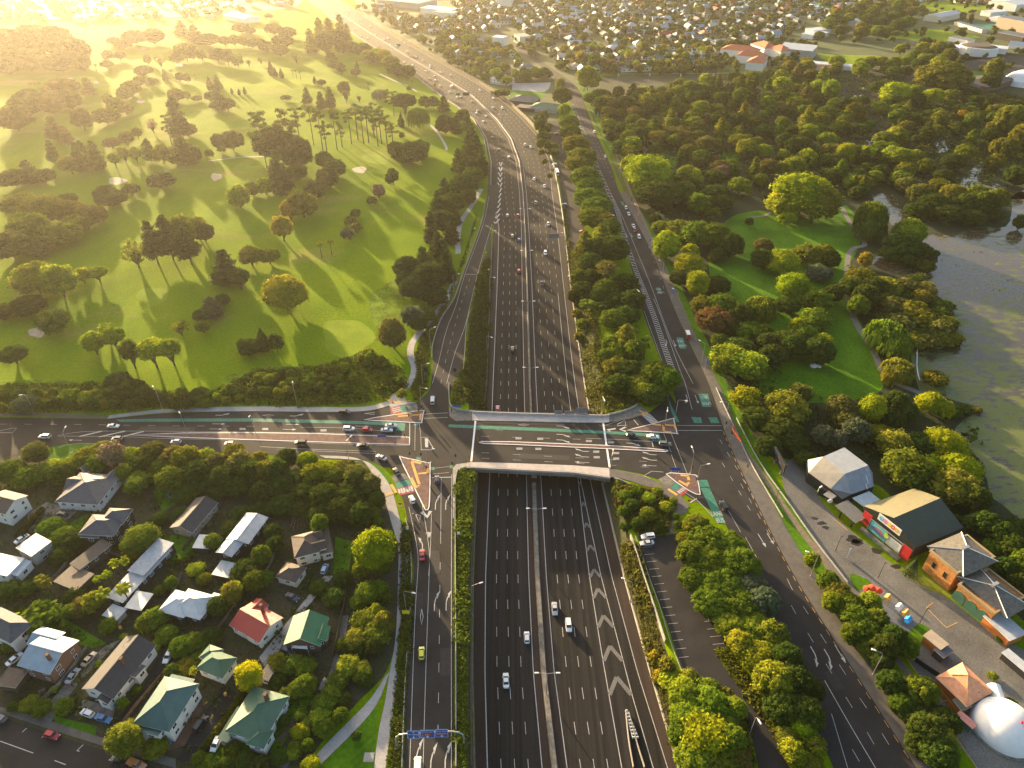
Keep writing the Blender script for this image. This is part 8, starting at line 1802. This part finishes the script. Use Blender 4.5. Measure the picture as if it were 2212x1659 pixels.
for x, y, L, Wd, d, ze, k, rc_, wc_, l in ((1775, 72, 50, 16, (10, -1), 6, 'flat', 'white', 'white', 'long white modern house at the edge of the suburb'), (1760, 80, 40, 18, (10, -2), 5, 'flat', 'white', 'white', 'second long white flat roof below the modern house'), (1845, 60, 24, 20, (4, -8), 8, 'gable', 'steel', 'grey', 'grey roof with a curved ridge beside the wood'), (2035, 42, 70, 24, (10, -2), 7, 'gable', 'steel', 'cream', 'long silver roofed hall near the green terrace'), (2195, 18, 80, 50, (10, -1), 10, 'gable', 'white', 'white', 'huge white roofed hall at the top right corner'), (2145, 33, 40, 18, (10, -1), 6, 'flat', 'white', 'white', 'white low hall left of the huge hall'), (2160, 46, 30, 20, (10, -1), 5, 'hip', 'white', 'white', 'white tent-like hall above the hockey turf'),
                                           (2200, 66, 60, 26, (10, 2), 14, 'flat', 'slate', 'tan', 'tan school block with dark roof at the right edge'), (2095, 62, 70, 9, (10, 3), 4, 'flat', 'slate', 'cream', 'long low cream block beside the sports field'), (2075, 92, 30, 14, (10, 2), 5, 'flat', 'slate', 'white', 'white low block above the round drum building'), (2140, 112, 34, 18, (10, 1), 6, 'flat', 'white', 'white', 'white low block right of the round drum building'), (2070, 112, 26, 16, (10, 1), 6, 'flat', 'white', 'white', 'white low block left of the round drum building'), (2200, 105, 24, 14, (10, 1), 5, 'gable', 'steel', 'white', 'small white hut at the right edge'), (2190, 88, 40, 22, (10, 2), 8, 'flat', 'charcoal', 'dark', 'dark flat block below the tan school block')):
    bldg('hall' if 'hall' in l or 'roof' in l else 'school_building', l, 'building', x, y, L, Wd, d, ze, k, 3 if k != 'flat' else .6, rc_, wc_)
o = empty('drum_building', (*P(2110, 116), 0)); tag(o, 'round white drum building with brown roof on the school grounds', 'building')
q = MB(); q.tube([(0, 0, 0), (0, 0, 9)], 22, 28); q.obj('wall', WHITEW, o); q = MB(); q.tube([(0, 0, 9), (0, 0, 10.5)], [20, 14], 28); q.obj('roof', mat('brown_roof', RC['brown']), o)
for x, y, L, Wd, d, l in ((2120, 188, 46, 30, (10, -3), 'largest of the dark brown visitor centre roofs'), (2085, 205, 40, 14, (10, -5), 'long dark roof at the left end of the visitor centre'), (2150, 182, 26, 24, (10, 2), 'dark roof at the right end of the visitor centre')):
    bldg('visitor_centre', l, 'building', x, y, L, Wd, d, 6, 'hip', 3, 'charcoal', 'brown', ROOFT)
o = empty('tent_dome', (*P(2208, 182), 0)); tag(o, 'white and pale green dome roof at the right edge near the visitor centre', 'dome')
q = MB(); q.tube([(0, 0, 0), (0, 0, 5), (0, 0, 10), (0, 0, 13), (0, 0, 14.5)], [19, 18, 13, 7, .5], 24); q.obj('shell', DOME, o)
o = bldg('shop_building', 'two-storey corner shop building with parapet at the far end of the main road', 'shop', 1128, 92, 22, 16, (6, 3), 9, 'flat', .3, 'slate', 'cream', win=False)
bldg('apartment_block', 'white block with dark recessed front beside the far main road', 'apartment', 1080, 105, 16, 14, (10, 1), 14, 'flat', .3, 'white', 'white'); bldg('hall', 'long low pale roof at the top left behind the golf course', 'hall', 523, 45, 60, 26, (10, 2), 7, 'gable', 2.5, 'white', 'white')
bldg('warehouse', 'long grey warehouse roof at the top beside the motorway', 'warehouse', 880, 12, 90, 50, (10, 1), 9, 'flat', 1, 'slate', 'grey'); bldg('warehouse', 'white fronted warehouse right of the long grey warehouse', 'warehouse', 950, 30, 60, 24, (10, 1), 8, 'flat', .6, 'white', 'white'); bldg('warehouse', 'second white fronted warehouse near the street trees', 'warehouse', 965, 38, 36, 18, (10, 1), 8, 'flat', .6, 'slate', 'white')
bldg('apartment_block', 'tall white apartment block at the top edge', 'apartment', 1094, 12, 34, 18, (10, 1), 20, 'flat', .5, 'steel', 'white')
# ---------------------------------------------------------------- the far suburb
rs = random.Random(21)
def far_roof(L, W_, kind): return roof_mesh(L, W_, kind, 2.6).mesh('roof', [ROOFM, WHITEW])
def far_wall(L, W_, g):
    q = MB(); l, w_ = L-1, W_-1; q.box((0, 0, 0), (l, w_, 3.6))
    if g:
        for s in (-1, 1):
            t = [(s*l/2, -w_/2, 3.6), (s*l/2, w_/2, 3.6), (s*l/2, 0, 6.0)]; q.poly(t if s > 0 else t[::-1])
    n_ = 3
    for i in range(n_):
        for s in (-1, 1): q.box(((i+.5)/n_*l-l/2, s*(w_/2+.02), 1.4), (1.6, .06, 1.4), 0, 1)
    for s in (-1, 1): q.box((s*(l/2+.02), 0, 1.4), (.06, 1.8, 1.4), 0, 1)
    return q.mesh('wall', [WALLM, GLASS])
PROT = []
for L, W_, k in ((14, 10, 'gable'), (13, 11, 'hip'), (17, 9, 'gable'), (12, 9, 'hip'), (18, 12, 'hip'), (15, 8, 'gable')):
    PROT.append((far_wall(L, W_, k == 'gable'), far_roof(L, W_, k), k))
ANG = rad(12); ca, sa = math.cos(ANG), math.sin(ANG)
reg = [P(*p) for p in [(800, -22), (2240, -22), (2250, 20), (1970, 2), (1880, 18), (1830, 45), (1740, 62), (1700, 92), (1560, 95), (1530, 132), (1560, 158), (1400, 162), (1290, 158), (1262, 165), (1246, 150), (1200, 120), (1150, 88), (1110, 60), (1085, 50), (1068, 62), (1110, 112), (1150, 150), (1106, 160), (1060, 130), (990, 120), (930, 70), (870, 60), (800, 20)]]
av = [[P(*p) for p in a] for a in ([(835, -5), (985, -5), (985, 42), (835, 42)], [(1062, 80), (1100, 80), (1100, 112), (1062, 112)], [(1070, -10), (1115, -10), (1115, 22), (1070, 22)], [(1730, 55), (1830, 50), (1870, 72), (1730, 90)], [(1115, 80), (1145, 75), (1150, 105), (1118, 108)])]
spots = []
for i in range(-60, 140):
    for j in range(20, 190):
        for s in (0, 1):
            u, v = i*19.0+rs.uniform(-2, 2), j*52.0/2+ (0 if j % 2 else 4)+rs.uniform(-2, 2)
            if s: continue
            X, Y = u*ca-v*sa, u*sa+v*ca+300
            if pip((X, Y), reg) and not any(pip((X, Y), a) for a in av) and rs.random() < .74: spots.append((X, Y, j))
spots.sort(key=lambda s: s[0]**2+s[1]**2)
WC = dict(WC, white=(.56, .56, .55), cream=(.5, .45, .35)); RC = dict(RC, white=(.48, .5, .52), steel=(.36, .39, .43))
rcs = ['slate', 'slate', 'steel', 'steel', 'steel', 'steel', 'white', 'slate', 'charcoal', 'blue', 'terracotta', 'brown', 'charcoal', 'green', 'blue', 'dkgreen', 'red', 'tan']
wcs = ['white', 'white', 'white', 'cream', 'grey', 'tan', 'cream']
RN = {'slate': 'slate grey', 'steel': 'pale grey', 'white': 'white', 'terracotta': 'terracotta', 'brown': 'brown', 'charcoal': 'dark', 'green': 'green', 'blue': 'pale blue', 'dkgreen': 'dark green', 'red': 'red', 'tan': 'tan'}
stuff = MB(); smats = {}; slist = []
def smat(key, base, col):
    if key not in smats:
        m_ = mat('far_'+key, col, rough=.6, var=.1); smats[key] = len(slist); slist.append(m_)
    return smats[key]
FARH = []
for n_, (X, Y, j) in enumerate(spots):
    wm_, rm_, k = PROT[rs.randrange(len(PROT))]
    a = ANG+(math.pi/2 if rs.random() < .45 else 0)+rs.uniform(-.06, .06)
    rc_, wc_ = rs.choice(rcs), rs.choice(wcs)
    f = rs.uniform(.75, 1.15)
    if n_ < 285:
        o = empty('suburban_house', (X, Y, 0), a); o.scale = (f, f, rs.uniform(.9, 1.35))
        link('wall', wm_, o, color=WC[wc_]); link('roof', rm_, o, (0, 0, 3.6), color=RC[rc_])
        o['category'] = 'house'
        TREES.append((o, f"{RN[rc_]} {'gabled' if k == 'gable' else 'hipped'} {wc_} house in the far suburb", 'suburb', (f*6, 4)))
    else:
        L, W_ = 14*f, 10*f
        stuff.box((X, Y, 0), (L, W_, 3.8), a, smat('w'+wc_, 0, WC[wc_]))
        stuff.box((X, Y, 3.8), (L+1, W_+1, 2.4), a, smat('r'+rc_, 0, RC[rc_]), (.55, .08) if k == 'hip' else (1, .05))
FT, st = [], CB()
trees = []
for X, Y, j in spots:
    for _ in range(6):
        trees.append((X+rs.uniform(-13, 13), Y+rs.uniform(-15, 15)))
trees.sort(key=lambda s: s[0]**2+s[1]**2)
nt_ = 0
for X, Y in trees:
    if not pip((X, Y), reg): continue
    nt_ += 1
    r = rs.uniform(2.4, 5.4)*(1.4 if rs.random() < .12 else 1); c_ = r*rs.uniform(.75, 1.2)
    col = rs.choice(['dk', 'dk', 'md', 'ol', 'ol', 'lg', 'br', 'ye', 'go'])
    if nt_ < 285:
        o = empty('garden_tree', (X, Y, 0), rs.uniform(0, 6)); cc = tuple(v*1.9 for v in C[col])
        link('crown', rs.choice(CROWN['s']+CROWN['l'][:1]), o, (0, 0, c_*1.0+.4), 0, (r, r, c_), cc); link('trunk', TRUNKS, o, (0, 0, 0), 0, (.2, .2, c_))
        o['category'] = 'tree'
        TREES.append((o, f"{CW[col]} {'large ' if r > 5 else ''}garden tree among the houses of the far suburb", 'suburb', (r, c_)))
    else:
        for _ in range(3): st.clump((X+rs.uniform(-.5, .5)*r, Y+rs.uniform(-.5, .5)*r, c_*rs.uniform(.5, 1.2)), r*.6, c_*.55, r*.28, 16, core=.9, tint=rs.uniform(.1, .9))
# beyond the golf course at the top left: houses and trees as hazy masses
reg2 = [P(*p) for p in [(-330, -25), (600, -25), (640, 0), (640, 15), (500, 36), (330, 44), (160, 48), (-330, 60)]]
xs, ys = [p[0] for p in reg2], [p[1] for p in reg2]
for i in range(150):
    X, Y = rs.uniform(min(xs), max(xs)), rs.uniform(min(ys), max(ys))
    if not pip((X, Y), reg2): continue
    rc_, wc_ = rs.choice(rcs), rs.choice(wcs); L, W_ = rs.uniform(11, 26), rs.uniform(9, 14); a = rs.uniform(0, 3.1)
    stuff.box((X, Y, 0), (L, W_, 5), a, smat('w'+wc_, 0, WC[wc_])); stuff.box((X, Y, 5), (L+1, W_+1, 2.4), a, smat('r'+rc_, 0, RC[rc_]), (1, .05))
for i in range(420):
    X, Y = rs.uniform(min(xs), max(xs)), rs.uniform(min(ys), max(ys))
    if not pip((X, Y), reg2): continue
    r = rs.uniform(4, 9); c_ = r*rs.uniform(.7, 1.1)
    for _ in range(3): st.clump((X+rs.uniform(-.5, .5)*r, Y+rs.uniform(-.5, .5)*r, c_*rs.uniform(.6, 1.3)), r*.6, c_*.6, r*.22, 18, core=.9, tint=rs.uniform(.1, .8))
for pg_, n_ in (([(1262, 165), (1500, 160), (1700, 152), (1765, 100), (1700, 90), (1560, 98), (1530, 132)], 170), ([(1110, 60), (1260, 150), (1250, 168), (1190, 150), (1110, 100)], 40), ([(1900, 5), (2240, 0), (2240, 170), (2050, 175), (1960, 100), (1860, 100), (1760, 90), (1860, 50)], 150), ([(770, 20), (840, 20), (1060, 110), (1106, 215), (1090, 225), (930, 112)], 130), ([(1150, 258), (1176, 262), (1200, 340), (1190, 340)], 16)):
    w_ = [P(*p) for p in pg_]; xs, ys = [p[0] for p in w_], [p[1] for p in w_]; k = 0
    for _ in range(4000):
        X, Y = rs.uniform(min(xs), max(xs)), rs.uniform(min(ys), max(ys))
        if not pip((X, Y), w_) or any(abs(X-o.location.x) < 22 and abs(Y-o.location.y) < 22 for o in COL.objects if o.get('category') in ('school', 'building', 'warehouse', 'hall')): continue
        k += 1
        if k > n_: break
        r = rs.uniform(2.5, 6.5); c_ = r*rs.uniform(.7, 1.1)
        for _ in range(4): st.clump((X+rs.uniform(-.5, .5)*r, Y+rs.uniform(-.5, .5)*r, c_*rs.uniform(.5, 1.3)), r*.55, c_*.55, r*.22, 22, core=.9, tint=rs.uniform(.1, .9))
tag(stuff.obj('distant_houses', slist), kind='stuff')
tag(link('distant_trees', st.mesh('distant_trees'), None, color=(.10, .12, .022)), kind='stuff')
# suburb streets
for pts, wd in (([(1060, 60), (1030, 35), (1010, 15), (985, -20)], 12), ([(1205, 130), (1195, 100), (1185, 60), (1180, 30)], 9), ([(1100, 85), (1240, 92), (1400, 100), (1540, 98)], 8), ([(1330, 150), (1400, 128), (1420, 120), (1440, 100)], 9), ([(1540, 158), (1545, 120), (1552, 100), (1560, 60), (1570, 10)], 9), ([(1300, 60), (1500, 62), (1700, 60)], 8), ([(870, 30), (1000, 48), (1060, 62)], 9), ([(1180, 30), (1400, 30), (1700, 32), (1850, 40)], 8), ([(1400, 100), (1408, 60), (1412, 10)], 8), ([(1300, 172), (1500, 178), (1620, 184), (1760, 190)], 8)):
    path('suburb_street', pts, wd, ASPH, .03)
sheet('field', closed([(945, 92), (1010, 88), (1040, 100), (1020, 118), (960, 118)], 3), .03, ROUGHG)
# ---------------------------------------------------------------- labels that single one out
LM = [('the oval putting green', 750, 730), ('the golden round tree', 615, 632), ('the pair of tall palms', 700, 525), ('the pine cluster with shadow streaks', 365, 500), ('the sandy bunker at left', 80, 718), ('the two small sand bunkers', 360, 386), ('the bunker below the tall pines', 777, 367),
      ('the tall pine row', 770, 270), ('the far motorway curve', 930, 190), ('the on ramp', 980, 650), ('the merge chevrons', 1060, 400), ('the lay-by', 940, 800), ('the red slip lane crossing', 850, 1065), ('the large triangular island', 905, 1045), ('the west end of the street', 60, 930), ('the long red median', 560, 945),
      ('the villa with the skylight', 200, 1060), ('the dark navy-roofed house', 265, 1105), ('the black-roofed house', 420, 1120), ('the long pale-roofed house', 310, 1250), ('the white-roofed bungalow', 425, 1310), ('the red-roofed cottage', 545, 1360), ('the green cottage', 665, 1365), ('the teal-roofed villa', 360, 1520), ('the brown-gabled white house', 255, 1450), ('the blue-roofed house', 105, 1410), ('the brown tiled house', 660, 1190), ('the stepped black house', 525, 1160), ('the small green-roofed villa', 470, 1445), ('the mid green roofed villa', 560, 1540), ('the fork of the cycle path', 840, 1480), ('the residential street', 100, 1600), ('the off ramp gantry', 930, 1590),
      ('the lower car park', 1450, 1250), ('the two parked cars', 1400, 1150), ('the motorway gore', 1350, 1540), ('the lower car park drive', 1600, 1560), ('the upper car park', 1225, 440), ('the main road bus stop', 1485, 720), ('the parked white bus', 1203, 376), ('the club buildings', 1155, 235), ('the main road junction', 1540, 960), ('the silver faceted hall', 1810, 1020), ('the green shed', 1950, 1120), ('the orange brick tower', 2080, 1230), ('the white dome', 2170, 1560), ('the orange-roofed pavilion', 2075, 1480), ('the playground', 1930, 1310), ('the big yellow green park tree', 1735, 420), ('the park boulders', 1760, 792), ('the bend of the park path', 1850, 690), ('the head of the park lawn', 1830, 470), ('the lake boom', 1980, 780), ('the lake peninsula', 2030, 700), ('the lake island', 2080, 440), ('the bright pond', 2035, 315), ('the bus loop', 1950, 200), ('the visitor centre', 2110, 195), ('the sports field', 1830, 130), ('the orange-roofed school', 1630, 125), ('the round drum building', 2110, 112), ('the green terrace', 2050, 15), ('the silver hall', 2035, 42), ('the white forecourt hall', 1085, 180), ('the warehouses', 920, 25), ('the tall white block', 1094, 10), ('the corner shop', 1128, 90), ('the far main road bend', 1250, 190), ('the small park clearing', 1430, 345), ('the rounded park clearing', 1570, 340), ('the north park edge', 1470, 180), ('the main road queue', 1370, 490), ('the top of the suburb', 1500, 5), ('the middle of the suburb', 1400, 60), ('the right of the suburb', 1700, 40), ('the left of the suburb', 1230, 60), ('the suburb edge above the park', 1400, 140), ('the long modern white house', 1775, 75), ('the top left corner', 30, 40), ('the far left fairway', 60, 230), ('the middle of the golf course', 480, 220), ('the far golf fairway', 400, 130), ('the cypress pair', 590, 150), ('the dead pink tree', 330, 270), ('the small light-leaved row', 270, 330), ('the grey green park shrubs', 1810, 940)]
def spot(o):
    q = o.matrix_basis.translation
    return proj(q.x, q.y, q.z+2)
def near(p): return min(LM, key=lambda m_: (m_[1]-p[0])**2+((m_[2]-p[1])*1.3)**2)[0]
ORDN = ['first', 'second', 'third', 'fourth', 'fifth', 'sixth', 'seventh', 'eighth', 'ninth', 'tenth', 'eleventh', 'twelfth', 'thirteenth', 'fourteenth', 'fifteenth', 'sixteenth']
ZONE = {'golf': 'on the golf course', 'motorway belt': 'in the belt beside the on ramp', 'hedge': 'in the verge above the street', 'street belt': 'in the belt below the street', 'gardens': 'in a garden', 'median trees': 'between motorway and main road', 'parkland': 'in the park', 'lakeside': 'at the lake', 'grove': 'in the grove', 'corner bank': 'on the bank', 'avenue': 'in the avenue', 'avenue south': 'in the avenue', 'park wood': 'in the park wood', 'park edge': 'on the park edge', 'lake edge': 'on the lake edge', 'school wood': 'in the school wood', 'railway wood': 'in the far wood', 'roadside wood': 'in the roadside wood', 'noise wall wood': 'behind the noise wall'}
GRP = {'suburb': None}
items = [(o, base+(' '+ZONE[z] if z in ZONE else ''), z) for o, base, z, _ in TREES]+[(o, lab, None) for o, lab, wh in CARS]
def groups(it, key):
    d = {}
    for x in it: d.setdefault(key(x), []).append(x)
    return d
final = []
def shorten(lab):
    for z in sorted(list(ZONE.values())+['in the far suburb', 'among the houses of the far suburb'], key=len, reverse=True): lab = lab.replace(' '+z, '')
    return lab
for sh, g1 in groups(items, lambda x: shorten(x[1])).items():
    if len(g1) == 1: final.append((g1[0][0], g1[0][1])); continue
    for m_, g2 in groups(g1, lambda x: near(spot(x[0]))).items():
        l2 = f"{sh} near {m_}"
        if len(g2) == 1: final.append((g2[0][0], l2)); continue
        xs = [spot(x[0])[0] for x in g2]; ys = [spot(x[0])[1] for x in g2]
        hor = max(xs)-min(xs) >= max(ys)-min(ys)
        g2.sort(key=lambda x: spot(x[0])[0] if hor else -spot(x[0])[1])
        for i, x in enumerate(g2):
            final.append((x[0], f"{l2}, {ORDN[min(i, 15)]} from {'the left' if hor else 'below'}"))
LONG = []
for o, l in final:
    if len(l.split()) > 16: LONG.append(l)
    o['label'] = l
print('LONG', len(LONG), LONG[:6])
import collections
print(collections.Counter(o.name.split('.')[0] for o in COL.objects if o.parent is None).most_common(14))
CATS = {'shrub': 'shrub'}
GN = {'suburban_house': 'houses of the far suburb', 'garden_tree': 'trees among the far houses'}
for o, base, z, _ in TREES:
    if 'category' not in o.keys(): o['category'] = CATS.get(o.name.split('.')[0], 'tree')
    if 'group' not in o.keys():
        n_ = o.name.split('.')[0]
        o['group'] = GN.get(n_) or n_.replace('_', ' ')+'s '+ZONE.get(z, 'along the roads')
for o, lab, wh in CARS:
    o['group'] = {'street': 'cars on the street', 'bridge': 'cars on the overbridge', 'home': 'cars parked among the houses', 'ramp': 'cars on the ramps', 'cp': 'cars in the lower car park', 'car park': 'cars in the upper car park', 'loop': 'cars on the bus loop', 'road': 'cars on the main road'}.get(wh, 'cars '+wh)
for o in HOUSES:
    if 'group' not in o.keys(): o['group'] = 'houses below the street'
# ---------------------------------------------------------------- light, haze, render
w = bpy.data.worlds.new('World'); scene.world = w
w.use_nodes = True
n = w.node_tree.nodes; bg = n['Background']
sky = n.new('ShaderNodeTexSky'); sky.sky_type = 'NISHITA'; sky.sun_disc = False
sky.sun_elevation = SUN_EL; sky.sun_rotation = SUN_AZ; sky.air_density = 1.0; sky.dust_density = 5.0; sky.ozone_density = 1.0
w.node_tree.links.new(sky.outputs[0], bg.inputs['Color'])
bg.inputs['Strength'].default_value = .115
sd = Vector((math.sin(SUN_AZ)*math.cos(SUN_EL), math.cos(SUN_AZ)*math.cos(SUN_EL), math.sin(SUN_EL)))
sl = bpy.data.lights.new('sun', 'SUN'); sl.energy = 5.0; sl.angle = rad(.8); sl.color = (1, .74, .41)
so = bpy.data.objects.new('sun', sl); so.rotation_euler = sd.to_track_quat('Z', 'Y').to_euler(); so.location = (0, 0, 300); COL.objects.link(so)
HAZE = True
if HAZE:
    hm = bpy.data.materials.new('haze'); hm.use_nodes = True
    hn = hm.node_tree.nodes; hn.remove(hn['Principled BSDF'])
    pv = hn.new('ShaderNodeVolumePrincipled')
    pv.inputs['Color'].default_value = (1, .93, .82, 1); pv.inputs['Density'].default_value = .00005; pv.inputs['Anisotropy'].default_value = .73
    hm.node_tree.links.new(pv.outputs[0], hn['Material Output'].inputs['Volume'])
    q = MB(); q.box((0, 1075, -8.3), (3900, 2560, 8.3+HC+6))
    tag(q.obj('haze', hm), kind='stuff')
scene.render.engine = 'CYCLES'
c = scene.cycles
c.use_denoising = True
c.max_bounces = 6; c.diffuse_bounces = 2; c.glossy_bounces = 2; c.transmission_bounces = 3; c.volume_bounces = 1; c.transparent_max_bounces = 4
c.sample_clamp_indirect = 4
vs = scene.view_settings
vs.view_transform = 'Standard'; vs.look = 'None'; vs.gamma = 1; vs.exposure = 2.15
